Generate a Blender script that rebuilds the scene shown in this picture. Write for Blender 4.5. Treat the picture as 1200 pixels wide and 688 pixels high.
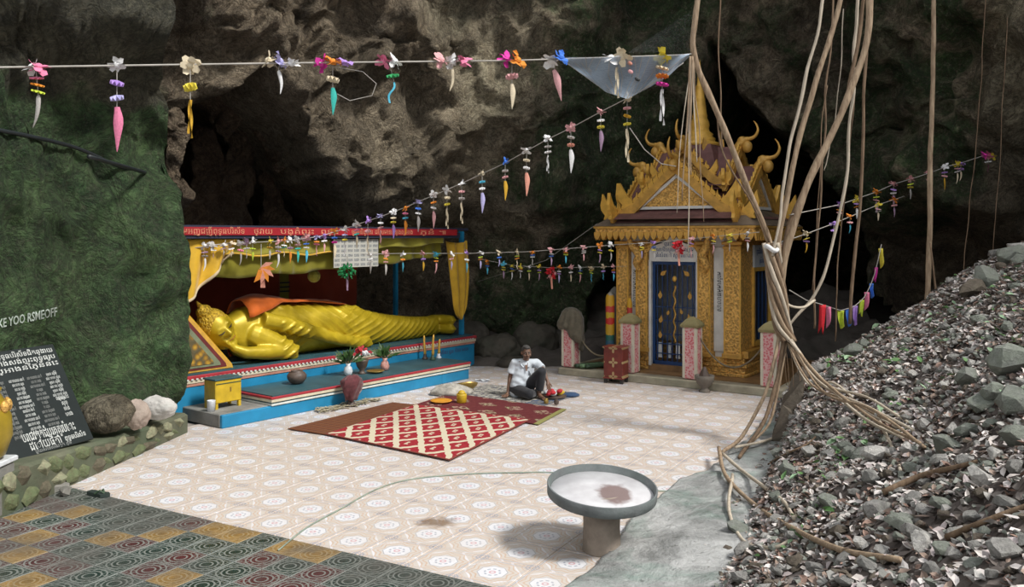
import bpy, bmesh, math, random
import numpy as np
from mathutils import Vector, Matrix, noise, Euler
from mathutils.bvhtree import BVHTree

for o in list(bpy.data.objects):
    bpy.data.objects.remove(o)
scene = bpy.context.scene
col = scene.collection
RND = random.Random(7)
PI = math.pi

# ------------------------------------------------------------------ camera
F, H, HY = 1000.0, 2.6, 277.0            # focal length in pixels of the 1200 px frame, eye height, horizon row
cam_d = bpy.data.cameras.new('camera')
cam = bpy.data.objects.new('camera', cam_d)
col.objects.link(cam)
cam.location = (0, 0, H)
cam.rotation_euler = (PI / 2, 0, 0)
cam_d.sensor_width = 36.0
cam_d.lens = 36.0 * F / 1200.0
cam_d.shift_y = -(344.0 - HY) / 1200.0
cam_d.clip_end = 200
scene.camera = cam

# ------------------------------------------------------------------ light
world = bpy.data.worlds.new('overcast_sky')
scene.world = world
world.use_nodes = True
bg = world.node_tree.nodes['Background']
bg.inputs[0].default_value = (0.95, 0.975, 1.0, 1)
bg.inputs[1].default_value = 0.98

sun_d = bpy.data.lights.new('daylight', 'SUN')
sun = bpy.data.objects.new('daylight', sun_d)
col.objects.link(sun)
sun_d.energy = 3.6
sun_d.angle = math.radians(11)
sun_d.color = (1.0, 0.965, 0.91)
sun.rotation_euler = Vector((0.74, -0.46, 0.98)).to_track_quat('Z', 'Y').to_euler()

vs = scene.view_settings
vs.view_transform = 'Standard'
vs.look = 'None'
vs.exposure = 0.25
vs.gamma = 1.0
vs.use_curve_mapping = False


def ground(px, py, z=0.0):
    Y = F * (H - z) / (py - HY)
    return Vector(((px - 600) / F * Y, Y, z))


def at(px, py, Y):
    return Vector(((px - 600) / F * Y, Y, H - (py - HY) / F * Y))


def lerp(a, b, t):
    return a + (b - a) * t


def sstep(a, b, x):
    t = min(1.0, max(0.0, (x - a) / (b - a)))
    return t * t * (3 - 2 * t)


def interp(tab, x):
    if x <= tab[0][0]:
        return tab[0][1]
    for (x0, y0), (x1, y1) in zip(tab, tab[1:]):
        if x <= x1:
            return y0 + (y1 - y0) * (x - x0) / (x1 - x0)
    return tab[-1][1]


def catmull(pts, n):
    pts = [Vector(p) for p in pts]
    out = []
    P = [2 * pts[0] - pts[1]] + pts + [2 * pts[-1] - pts[-2]]
    for i in range(1, len(P) - 2):
        p0, p1, p2, p3 = P[i - 1], P[i], P[i + 1], P[i + 2]
        for k in range(n):
            t = k / n
            out.append(0.5 * ((2 * p1) + (p2 - p0) * t + (2 * p0 - 5 * p1 + 4 * p2 - p3) * t * t
                              + (3 * p1 - p0 - 3 * p2 + p3) * t ** 3))
    out.append(pts[-1])
    return out


# ------------------------------------------------------------------ mesh helper
class MB:
    def __init__(self, M=None):
        self.v, self.f, self.uv = [], [], {}
        self.M = M or Matrix()

    def add(self, vs, fs, M=None):
        M = self.M @ M if M is not None else self.M
        n = len(self.v)
        self.v += [M @ Vector(p) for p in vs]
        self.f += [tuple(i + n for i in f) for f in fs]
        return self

    def box(self, c, s, M=None, bev=0.0, taper=(1, 1)):
        x, y, z = s[0] / 2, s[1] / 2, s[2] / 2
        if bev <= 0:
            vs, fs = [], [(0, 3, 2, 1), (4, 5, 6, 7), (0, 1, 5, 4), (1, 2, 6, 5), (2, 3, 7, 6), (3, 0, 4, 7)]
            for k, (tx, ty) in ((-1, (1, 1)), (1, taper)):
                vs += [(c[0] - x * tx, c[1] - y * ty, c[2] + k * z), (c[0] + x * tx, c[1] - y * ty, c[2] + k * z),
                       (c[0] + x * tx, c[1] + y * ty, c[2] + k * z), (c[0] - x * tx, c[1] + y * ty, c[2] + k * z)]
            return self.add(vs, fs, M)
        b = bev
        rings = []
        for zz, ins in ((-z, b), (-z + b, 0), (z - b, 0), (z, b)):
            xx, yy = x - ins, y - ins
            rings.append([(c[0] + px, c[1] + py, c[2] + zz) for px, py in
                          ((-xx + b, -yy), (xx - b, -yy), (xx, -yy + b), (xx, yy - b), (xx - b, yy), (-xx + b, yy), (-xx, yy - b), (-xx, -yy + b))])
        return self.loft(rings, True, M)

    def loft(self, rings, caps=True, M=None, closed=True):
        n = len(rings[0])
        vs = [p for r in rings for p in r]
        fs = []
        for i in range(len(rings) - 1):
            for j in range(n if closed else n - 1):
                a, b = i * n + j, i * n + (j + 1) % n
                fs.append((a, b, b + n, a + n))
        if caps:
            fs.append(tuple(range(n - 1, -1, -1)))
            fs.append(tuple(range((len(rings) - 1) * n, len(rings) * n)))
        return self.add(vs, fs, M)

    def tube(self, pts, rad, n=8, M=None, flat=1.0, caps=True):
        pts = [Vector(p) for p in pts]
        if not hasattr(rad, '__len__'):
            rad = [rad] * len(pts)
        rings = []
        up = None
        for i, p in enumerate(pts):
            t = (pts[min(i + 1, len(pts) - 1)] - pts[max(i - 1, 0)])
            t = t.normalized() if t.length > 1e-9 else Vector((0, 0, 1))
            if up is None:
                up = Vector((0, 0, 1)) if abs(t.z) < 0.9 else Vector((1, 0, 0))
            up = (up - t * up.dot(t))
            up = up.normalized() if up.length > 1e-6 else t.orthogonal().normalized()
            s = t.cross(up)
            rings.append([p + (s * math.cos(2 * PI * k / n) + up * math.sin(2 * PI * k / n) * flat) * rad[i] for k in range(n)])
        return self.loft(rings, caps, M)

    def capsule(self, pts, rad, n=12, M=None):
        """a tube with rounded ends through the given joints"""
        pts = [Vector(p) for p in pts]
        d0 = (pts[0] - pts[1]).normalized()
        d1 = (pts[-1] - pts[-2]).normalized()
        P, R = [], []
        for a in (80, 55, 28):
            r = math.radians(a)
            P.append(pts[0] + d0 * rad[0] * math.sin(r)); R.append(rad[0] * math.cos(r))
        P += pts; R += list(rad)
        for a in (28, 55, 80):
            r = math.radians(a)
            P.append(pts[-1] + d1 * rad[-1] * math.sin(r)); R.append(rad[-1] * math.cos(r))
        return self.tube(P, R, n, M)

    def ell(self, c, r, M=None, n=14, m=9):
        rings = []
        for i in range(m + 1):
            a = -PI / 2 + PI * (i + 0.02) / (m + 0.04)
            rings.append([(c[0] + r[0] * math.cos(a) * math.cos(2 * PI * k / n), c[1] + r[1] * math.cos(a) * math.sin(2 * PI * k / n),
                           c[2] + r[2] * math.sin(a)) for k in range(n)])
        return self.loft(rings, True, M)

    def lathe(self, prof, n=20, M=None, c=(0, 0, 0)):
        rings = [[(c[0] + r * math.cos(2 * PI * k / n), c[1] + r * math.sin(2 * PI * k / n), c[2] + z) for k in range(n)] for r, z in prof]
        return self.loft(rings, True, M)

    def prism(self, poly, y0, y1, M=None):
        """polygon in x,z (counter-clockwise seen from -y) extruded along y"""
        n = len(poly)
        vs = [(x, y0, z) for x, z in poly] + [(x, y1, z) for x, z in poly]
        fs = [tuple(range(n)), tuple(range(2 * n - 1, n - 1, -1))]
        fs += [((i + 1) % n, i, i + n, (i + 1) % n + n) for i in range(n)]
        return self.add(vs, fs, M)

    def grid(self, nu, nv, fn, M=None):
        """sheet with fn(u, v) -> point, uv kept"""
        M = self.M @ M if M is not None else self.M
        n0 = len(self.v)
        for j in range(nv + 1):
            for i in range(nu + 1):
                self.v.append(M @ Vector(fn(i / nu, j / nv)))
                self.uv[len(self.v) - 1] = (i / nu, j / nv)
        for j in range(nv):
            for i in range(nu):
                a = n0 + j * (nu + 1) + i
                self.f.append((a, a + 1, a + nu + 2, a + nu + 1))
        return self

    def mesh(self, name, mat, smooth=False):
        me = bpy.data.meshes.new(name)
        me.from_pydata([tuple(p) for p in self.v], [], self.f)
        if self.uv:
            uvl = me.uv_layers.new(name='UVMap')
            idx = np.empty(len(me.loops), dtype=np.int32)
            me.loops.foreach_get('vertex_index', idx)
            arr = np.zeros((len(self.v), 2), dtype=np.float32)
            for k, q in self.uv.items():
                arr[k] = q
            uvl.data.foreach_set('uv', arr[idx].ravel())
        me.materials.append(mat)
        if smooth:
            me.polygons.foreach_set('use_smooth', [True] * len(me.polygons))
        return me

    def build(self, name, mat, parent=None, smooth=False, solid=0.0):
        o = put(name, self.mesh(name, mat, smooth), parent)
        if solid:
            md = o.modifiers.new('thickness', 'SOLIDIFY')
            md.thickness = solid
        return o


def put(name, data, parent=None, loc=None, rot=None, scale=None):
    o = bpy.data.objects.new(name, data)
    col.objects.link(o)
    if parent is not None:
        o.parent = parent
    if loc is not None:
        o.location = loc
    if rot is not None:
        o.rotation_euler = rot
    if scale is not None:
        o.scale = scale if hasattr(scale, '__len__') else (scale,) * 3
    return o


def tag(o, label, cat=None, group=None, kind=None):
    o['label'] = label
    if cat:
        o['category'] = cat
    if group:
        o['group'] = group
    if kind:
        o['kind'] = kind
    return o


def struct(o, label=None):
    o['kind'] = 'structure'
    if label:
        o['label'] = label
    return o


def thing(name, label, cat, loc=(0, 0, 0), rz=0.0, group=None):
    o = put(name, None, None, loc, (0, 0, rz))
    o.empty_display_size = 0.1
    return tag(o, label, cat, group)


def remeshed(mb, name, mat, voxel, smooth=4, factor=0.5):
    me = mb.mesh(name, mat)
    o = bpy.data.objects.new('tmp', me)
    col.objects.link(o)
    r = o.modifiers.new('r', 'REMESH'); r.mode = 'VOXEL'; r.voxel_size = voxel
    if smooth:
        s = o.modifiers.new('s', 'SMOOTH'); s.iterations = smooth; s.factor = factor
    dg = bpy.context.evaluated_depsgraph_get()
    out = bpy.data.meshes.new_from_object(o.evaluated_get(dg))
    out.name = name
    out.materials.clear(); out.materials.append(mat)
    out.polygons.foreach_set('use_smooth', [True] * len(out.polygons))
    bpy.data.objects.remove(o)
    return out


def text(name, body, size, mat, parent, M, extrude=0.002, align='CENTER', width=None, space=1.0):
    cu = bpy.data.curves.new(name, 'FONT')
    cu.body = body
    cu.size = size
    cu.align_x = align
    cu.align_y = 'CENTER'
    cu.extrude = extrude
    cu.resolution_u = 2
    cu.space_line = space
    cu.materials.append(mat)
    tmp = bpy.data.objects.new('tmp', cu)
    col.objects.link(tmp)
    dg = bpy.context.evaluated_depsgraph_get()
    me = bpy.data.meshes.new_from_object(tmp.evaluated_get(dg))
    me.name = name
    bpy.data.objects.remove(tmp)
    if width and len(me.vertices):
        xs = [v.co.x for v in me.vertices]
        k = width / max(1e-4, max(xs) - min(xs))
        M = M @ Matrix.Diagonal((k, 1, 1, 1))
    me.transform(M)
    o = put(name, me, parent)
    o['kind'] = 'stuff'
    return o


def facing(loc, xdir, zdir=(0, 0, 1)):
    """matrix for text lying in the plane of xdir and zdir"""
    x = Vector(xdir).normalized(); y = Vector(zdir).normalized(); z = x.cross(y)
    M = Matrix((x, y, z)).transposed().to_4x4()
    M.translation = loc
    return M


# ------------------------------------------------------------------ node helper
class NT:
    def __init__(self, name, rough=0.7, metal=0.0, spec=0.5):
        self.mat = bpy.data.materials.new(name)
        self.mat.use_nodes = True
        self.t = self.mat.node_tree
        self.b = self.t.nodes['Principled BSDF']
        self.b.inputs['Roughness'].default_value = rough
        self.b.inputs['Metallic'].default_value = metal
        self.b.inputs['Specular IOR Level'].default_value = spec

    def n(self, kind, **kw):
        nd = self.t.nodes.new(kind)
        for k, v in kw.items():
            setattr(nd, k, v)
        return nd

    def link(self, val, sock):
        if isinstance(val, (int, float)):
            sock.default_value = val
        elif isinstance(val, (tuple, list)):
            sock.default_value = tuple(val) + ((1,) if len(val) == 3 and sock.type == 'RGBA' else ())
        else:
            self.t.links.new(val, sock)

    def m(self, op, a, b=0.0, c=0.0, clamp=False):
        nd = self.n('ShaderNodeMath', operation=op, use_clamp=clamp)
        self.link(a, nd.inputs[0]); self.link(b, nd.inputs[1]); self.link(c, nd.inputs[2])
        return nd.outputs[0]

    def coord(self, out='Object'):
        return self.n('ShaderNodeTexCoord').outputs[out]

    def pos(self):
        return self.n('ShaderNodeNewGeometry').outputs['Position']

    def sep(self, v):
        nd = self.n('ShaderNodeSeparateXYZ'); self.link(v, nd.inputs[0])
        return nd.outputs

    def noise(self, vec, scale, detail=4, rough=0.55, dist=0.0):
        nd = self.n('ShaderNodeTexNoise')
        self.link(vec, nd.inputs['Vector'])
        nd.inputs['Scale'].default_value = scale; nd.inputs['Detail'].default_value = detail
        nd.inputs['Roughness'].default_value = rough; nd.inputs['Distortion'].default_value = dist
        return nd.outputs['Fac']

    def voro(self, vec, scale, feature='F1', out='Distance'):
        nd = self.n('ShaderNodeTexVoronoi', feature=feature)
        self.link(vec, nd.inputs['Vector']); nd.inputs['Scale'].default_value = scale
        return nd.outputs[out]

    def ramp(self, fac, stops, mode='LINEAR'):
        nd = self.n('ShaderNodeValToRGB')
        self.link(fac, nd.inputs[0])
        cr = nd.color_ramp; cr.interpolation = mode
        while len(cr.elements) < len(stops):
            cr.elements.new(0.5)
        for e, (p, c) in zip(cr.elements, stops):
            e.position = p
            e.color = tuple(c) + (1,) if hasattr(c, '__len__') else (c, c, c, 1)
        return nd.outputs[0]

    def mix(self, fac, a, b, mode='MIX'):
        nd = self.n('ShaderNodeMix', data_type='RGBA', blend_type=mode)
        self.link(fac, nd.inputs[0]); self.link(a, nd.inputs[6]); self.link(b, nd.inputs[7])
        return nd.outputs[2]

    def attr(self, name):
        return self.n('ShaderNodeAttribute', attribute_name=name).outputs['Fac']

    def band(self, x, lo, hi):
        """1 where lo < x < hi"""
        return self.m('MULTIPLY', self.m('GREATER_THAN', x, lo), self.m('LESS_THAN', x, hi))

    def scalev(self, v, s):
        nd = self.n('ShaderNodeMapping'); self.link(v, nd.inputs['Vector']); nd.inputs['Scale'].default_value = s
        return nd.outputs[0]

    def color(self, c):
        self.link(c, self.b.inputs['Base Color']); return self

    def rough(self, r):
        self.link(r, self.b.inputs['Roughness']); return self

    def bump(self, h, strength=0.5, dist=0.02):
        nd = self.n('ShaderNodeBump')
        nd.inputs['Strength'].default_value = strength; nd.inputs['Distance'].default_value = dist
        self.link(h, nd.inputs['Height'])
        self.link(nd.outputs[0], self.b.inputs['Normal']); return self


def paint(name, c, rough=0.6, metal=0.0, var=0.25, scale=6.0, bump=0.0, bscale=40.0, space='Object', sub=None):
    """a plain coating with uneven tone and some relief"""
    n = NT(name, rough, metal)
    v = n.coord(space)
    f = n.noise(v, scale, 5, 0.6)
    dark = tuple(k * (1 - var) for k in c); lite = tuple(min(1, k * (1 + var)) for k in c)
    n.color(n.ramp(f, [(0.3, dark), (0.7, lite)]))
    if bump:
        n.bump(n.noise(v, bscale, 4, 0.6), bump, 0.01)
    if sub:
        n.b.inputs['Transmission Weight'].default_value = 0
    return n.mat
# ------------------------------------------------------------------ materials of the setting
def rock_material(name, dark, mid, lite, moss_lo, moss_hi, fl=0.9):
    n = NT(name, 0.85, 0, 0.3)
    v = n.coord('Object')
    f = n.noise(v, 1.1, 9, 0.62, 0.6)
    c = n.ramp(f, [(0.28, dark), (0.5, mid), (0.72, lite)])
    tanf = n.m('MULTIPLY', n.attr('tan'), n.ramp(n.noise(v, 1.9, 6, 0.6), [(0.22, 0.4), (0.45, 1.0)]))
    c = n.mix(tanf, c, n.ramp(n.noise(v, 3.0, 6, 0.65), [(0.3, (0.30, 0.25, 0.16)), (0.7, (0.70, 0.63, 0.45))]))
    mf = n.noise(v, 0.9, 8, 0.65, 0.4)
    mf = n.m('ADD', mf, n.m('SUBTRACT', n.m('MULTIPLY', n.attr('moss'), 0.8), 0.5))
    mf = n.ramp(mf, [(0.46, 0.0), (0.62, 1.0)])
    moss = n.ramp(n.noise(v, 2.1, 9, 0.66, 0.5), [(0.3, moss_lo), (0.72, moss_hi)])
    c = n.mix(mf, c, moss)
    pit = n.noise(v, 2.6, 8, 0.7, 1.2)
    c = n.mix(n.ramp(pit, [(0.30, 0.7), (0.42, 0.0)]), c, tuple(k * 0.5 for k in dark))
    r1 = n.m('ABSOLUTE', n.m('SUBTRACT', n.noise(v, 1.7, 10, 0.66, 1.4), 0.5))
    r2 = n.m('ABSOLUTE', n.m('SUBTRACT', n.noise(v, 5.5, 9, 0.68, 1.1), 0.5))
    c = n.mix(n.ramp(r1, [(0.0, 0.6), (0.03, 0.0)]), c, tuple(k * 0.6 for k in dark))
    c = n.mix(n.ramp(r2, [(0.0, 0.6), (0.05, 0.0)]), c, dark)
    fleck = n.noise(v, 13, 7, 0.72)
    c = n.mix(n.ramp(fleck, [(0.52, 0.0), (0.70, fl)]), c, n.mix(0.45, c, lite))
    broad = n.noise(v, 0.42, 4, 0.6)
    c = n.mix(1.0, c, n.ramp(broad, [(0.32, (0.55, 0.55, 0.55)), (0.66, (1.25, 1.25, 1.25))]), 'MULTIPLY')
    n.color(c)
    h = n.m('ADD', n.noise(v, 2.4, 12, 0.72, 0.8), n.m('MULTIPLY', n.noise(v, 11, 8, 0.7, 0.5), 0.3))
    h = n.m('ADD', h, n.m('MULTIPLY', n.ramp(r1, [(0.0, 0.0), (0.09, 1.0)]), 0.4))
    h = n.m('ADD', h, n.m('MULTIPLY', n.ramp(r2, [(0.0, 0.0), (0.10, 1.0)]), 0.2))
    n.bump(h, 1.0, 0.24)
    return n.mat


M_ROCK = rock_material('cave_rock', (0.085, 0.066, 0.047), (0.41, 0.325, 0.225), (0.68, 0.57, 0.41), (0.030, 0.062, 0.028), (0.135, 0.215, 0.085))
M_GREEN = rock_material('mossy_rock', (0.040, 0.042, 0.030), (0.14, 0.13, 0.095), (0.28, 0.27, 0.18), (0.034, 0.085, 0.036), (0.20, 0.33, 0.13))
M_BROWNROCK = rock_material('brown_flowstone', (0.08, 0.052, 0.036), (0.27, 0.175, 0.115), (0.45, 0.32, 0.21), (0.05, 0.03, 0.02), (0.10, 0.07, 0.05))


def concrete(name, c, green=0.3):
    n = NT(name, 0.8, 0, 0.3)
    v = n.coord('Object')
    f = n.noise(v, 2.2, 9, 0.65)
    cc = n.ramp(f, [(0.3, tuple(k * 0.5 for k in c)), (0.7, tuple(min(1, k * 1.2) for k in c))])
    g = n.ramp(n.noise(v, 1.4, 6, 0.6, 0.5), [(0.45, 0.0), (0.68, green * 2)])
    cc = n.mix(g, cc, (c[0] * 0.62, c[1] * 0.78, c[2] * 0.70))
    n.color(cc)
    n.bump(n.noise(v, 12, 8, 0.7), 0.5, 0.03)
    return n.mat


def apron_mat():
    n = NT('weathered_concrete', 0.75, 0, 0.3)
    v = n.coord('Object')
    f = n.noise(v, 1.9, 11, 0.7, 0.6)
    c = n.ramp(f, [(0.28, (0.13, 0.135, 0.13)), (0.46, (0.33, 0.335, 0.33)), (0.60, (0.50, 0.505, 0.50)), (0.78, (0.62, 0.62, 0.61))])
    g = n.ramp(n.noise(v, 1.1, 7, 0.65, 0.8), [(0.47, 0.0), (0.62, 0.75)])
    c = n.mix(g, c, n.ramp(f, [(0.3, (0.10, 0.15, 0.125)), (0.7, (0.33, 0.43, 0.385))]))
    c = n.mix(n.ramp(n.noise(v, 14, 6, 0.7), [(0.30, 0.6), (0.42, 0.0)]), c, (0.07, 0.07, 0.065))
    n.color(c)
    n.bump(n.m('ADD', n.noise(v, 5, 10, 0.7), n.m('MULTIPLY', f, 1.2)), 0.9, 0.07)
    return n.mat


M_CONC = apron_mat()
M_CONC_GREY = concrete('grey_concrete', (0.24, 0.235, 0.22), 0.2)
M_GROUT = concrete('grout', (0.36, 0.32, 0.28), 0.1)
M_SOIL = concrete('earth', (0.10, 0.085, 0.075), 0.15)


# ------------------------------------------------------------------ cave sheet
def sdist(poly, x, y):
    """signed distance to polygon, positive inside"""
    inside, d = False, 1e9
    n = len(poly)
    for i in range(n):
        x0, y0 = poly[i]; x1, y1 = poly[(i + 1) % n]
        if (y0 > y) != (y1 > y) and x < (x1 - x0) * (y - y0) / (y1 - y0) + x0:
            inside = not inside
        ex, ey = x1 - x0, y1 - y0
        t = max(0, min(1, ((x - x0) * ex + (y - y0) * ey) / (ex * ex + ey * ey)))
        d = min(d, math.hypot(x - x0 - t * ex, y - y0 - t * ey))
    return d if inside else -d


# outlines of the cave mouths, measured on the rock face (elevation degrees x100 style plan coordinates)
GROTTO = [(196, 150), (225, 112), (290, 105), (335, 140), (352, 175), (372, 215), (408, 262), (430, 340), (190, 340), (186, 220)]
VOID = [(846, 55), (868, 118), (925, 158), (978, 228), (1000, 285), (1006, 335), (1034, 420), (1000, 520), (690, 520), (700, 330), (735, 270), (800, 150)]
UNDERCUT = [(1004, 300), (1010, 262), (1060, 270), (1110, 252), (1160, 218), (1205, 190), (1330, 180), (1330, 520), (1030, 520)]


def fbm(p, o=4):
    return noise.fractal(p, 0.9, 2.1, o, noise_basis='PERLIN_ORIGINAL')


def make_cave():
    plan = [(-13, -3), (-12.5, 3), (-10.8, 8.5), (-8.2, 12.6), (-5.6, 16.4), (-2.6, 19.2), (0.8, 19.3), (3.6, 20.2), (6.6, 19.6), (9.2, 17.0), (11.0, 13.2), (12.6, 9.0), (13.6, 3.0), (13.8, -3)]
    NU = 36
    curve = catmull([(x, y, 0) for x, y in plan], NU)
    L = len(curve)
    cen = Vector((0.6, 9.5, 0))
    prof = []
    for k in range(130):
        prof.append((-0.4 + 9.0 * k / 129, 0.0))
    for k in range(1, 41):
        a = k / 40
        prof.append((8.6 + 2.6 * a, a))
    V, tan_a, moss_a = [], [], []
    for j, (z, ce) in enumerate(prof):
        for i, c in enumerate(curve):
            inward = (cen - c)
            dist = inward.length
            iw = inward.normalized()
            w = i / (L - 1)
            # how far the rock leans in; unseen overhead part shaped to steer the daylight
            side = interp([(0, 0.2), (0.15, 0.6), (0.3, 1.0), (0.6, 1.0), (0.72, 1.0), (0.79, 0.75), (0.85, 0.1), (1, 0.0)], w)
            back = interp([(0.34, 1.0), (0.41, 0.3), (0.57, 0.3), (0.63, 0.8), (0.68, 1.0)], w)
            side *= back
            lean = side * (0.9 * sstep(2.2, 4.2, z) + 1.7 * sstep(4.2, 8.6, z) + (interp([(0.3, 0.26), (0.56, 0.26), (0.64, 0.44)], w) * dist) * ce)
            base = c + iw * lean
            Y = max(1.0, base.y)
            px, py = 600 + F * base.x / Y, HY - F * (z - H) / Y
            p = Vector((base.x, base.y, z))
            vis = base.y > 5
            push = 0.0
            if vis:
                jit = 14 * noise.noise(p * 0.9) + 7 * noise.noise(p * 2.3)
                g = sdist(GROTTO, px + jit, py + jit * 0.7)
                push += 7.0 * sstep(-5, 20, g)
                g2 = sdist(VOID, px + jit, py + jit)
                push += 22.0 * sstep(-4, 16, g2)
                g3 = sdist(UNDERCUT, px + jit, py + jit * 0.6)
                push += 1.7 * sstep(-8, 30, g3) * (1 - sstep(-8, 34, g2))
                # the big central boulder face
                bl = sstep(360, 470, px) * (1 - sstep(690, 800, px)) * sstep(2.0, 3.6, z)
                push -= 0.9 * bl
            big = fbm(p * 0.32, 3) * 1.1 + fbm(p * 0.95 + Vector((7, 1, 3)), 4) * 0.42 + abs(fbm(p * 2.1 + Vector((1, 9, 2)), 4)) * 0.26
            big += fbm(Vector((p.x * 4.2, p.y * 4.2, p.z * 4.2)), 3) * 0.07
            if vis and base.y > 8:
                wp = p + Vector((fbm(p * 0.8, 2), fbm(p * 0.8 + Vector((9, 0, 0)), 2), 0)) * 0.6
                d1 = noise.voronoi(wp * 0.62)[0]
                d2 = noise.voronoi(wp * 1.7)[0]
                big += 0.75 * (d1[0] - 0.45) + 0.22 * (d2[0] - 0.45)
            amp = 1.0 if ce == 0 else 1.0
            q = p - iw * (push + big * amp)
            q.z = z + 0.35 * fbm(p * 0.8 + Vector((3, 3, 9)), 3)
            V.append(q)
            t = 0.0
            for (gx, gy, rx, ry, a) in ((572, 110, 50, 70, 1.2), (525, 25, 42, 36, 1.1), (625, 30, 80, 40, 0.6), (1195, 90, 38, 160, 1.4), (560, 240, 120, 60, 0.3), (470, 180, 140, 110, 0.35), (640, 100, 30, 70, 0.5)):  # bare tan rock; far right strip coloured paler to stand for daylight on it
                t = max(t, a * math.exp(-((px - gx) / rx) ** 2 - ((py - gy) / ry) ** 2)) if vis else t
            tan_a.append(min(1, t))
            mo = 0.45
            if vis:
                mo = interp([(-400, 0.9), (120, 0.85), (260, 0.35), (430, 0.34), (540, 0.62), (600, 0.85), (690, 0.92), (760, 0.85), (880, 0.62), (1000, 0.72), (1150, 0.8), (1400, 0.6)], px)
                mo -= 0.75 * t
                mo -= 0.6 * sstep(0, 30, sdist(GROTTO, px, py)) + 0.7 * sstep(0, 30, sdist(UNDERCUT, px, py))
            moss_a.append(mo)
    fs = []
    for j in range(len(prof) - 1):
        for i in range(L - 1):
            a = j * L + i
            fs.append((a, a + L, a + L + 1, a + 1))
    me = bpy.data.meshes.new('wall_back')
    me.from_pydata([tuple(p) for p in V], [], fs)
    me.materials.append(M_ROCK)
    me.polygons.foreach_set('use_smooth', [True] * len(fs))
    for nm, arr in (('tan', tan_a), ('moss', moss_a)):
        at_ = me.attributes.new(nm, 'FLOAT', 'POINT')
        at_.data.foreach_set('value', arr)
    o = put('wall_back', me)
    struct(o, 'brown and green cave rock face behind the shrines')
    return o


cave = make_cave()


def blob(name, mat, c, r, amp, freq, sub=5, moss=0.6, tan=0.0, seed=0, power=1.0, label=None, fn=None):
    bm = bmesh.new()
    bmesh.ops.create_icosphere(bm, subdivisions=sub, radius=1.0)
    mo, ta = [], []
    for v in bm.verts:
        d = v.co.copy()
        p = Vector((d.x * r[0], d.y * r[1], d.z * r[2]))
        q = (p + Vector(c)) * freq + Vector((seed, seed * 2, 0))
        k = 1 + amp * (fbm(q, 5) + 0.4 * abs(fbm(q * 2.7, 4)))
        v.co = p * k + Vector(c)
        if fn:
            v.co = fn(v.co)
        mo.append(moss(v.co) if callable(moss) else moss); ta.append(tan)
    me = bpy.data.meshes.new(name)
    bm.to_mesh(me); bm.free()
    for nm, arr in (('tan', ta), ('moss', mo)):
        a_ = me.attributes.new(nm, 'FLOAT', 'POINT')
        a_.data.foreach_set('value', arr)
    me.materials.append(mat)
    me.polygons.foreach_set('use_smooth', [True] * len(me.polygons))
    o = put(name, me)
    return o


def shape_left(p):
    p = p.copy()
    lim = interp([(7.5, -5.5), (8.6, -5.22), (9.5, -5.02), (10.3, -4.78), (10.9, -4.45), (11.3, -4.25), (12.2, -4.9), (13.5, -6.5)], p.y)
    lim -= 0.42 * sstep(0.3, 1.6, p.z) * (1 - sstep(10.2, 11.1, p.y)) - 0.04
    lim -= interp([(1.5, 0), (2.2, 0.04), (3.0, 0.16), (3.8, 0.26), (4.5, 0.26), (5.2, -0.3), (8, -0.9)], p.z)
    p.y -= 1.1 * sstep(4.25, 5.2, p.z)
    lim -= 0.42 * (1 - sstep(0.12, 0.42, p.z)) * sstep(9.8, 10.6, p.y)
    lim += 0.16 * fbm(p * 0.9 + Vector((4, 4, 4)), 4) + 0.05 * fbm(p * 3.1, 3)
    over = p.x - lim
    if over > -0.5:
        p.x = lim - 0.5 * math.exp(-(over + 0.5) / 0.5)
    calm = 1 - 0.85 * math.exp(-((p.y - 9.4) / 0.9) ** 2 - ((p.z - 1.75) / 0.55) ** 2)
    p += Vector((0.7, -0.9, 0)) * calm * (0.42 * fbm(p * 0.55 + Vector((2, 0, 1)), 3) + 0.16 * fbm(p * 1.5, 4) + 0.05 * fbm(p * 5, 4))
    return p


rockL = blob('wall_left', M_GREEN, (-7.2, 10.75, 1.6), (3.9, 1.9, 7.5), 0.08, 0.55, 7, lambda p: 0.90 - 0.9 * sstep(4.1, 4.9, p.z + 0.4 * noise.noise(p)), 0.0, 3, fn=shape_left)
struct(rockL, 'huge rounded rock covered in dark green moss')

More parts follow.
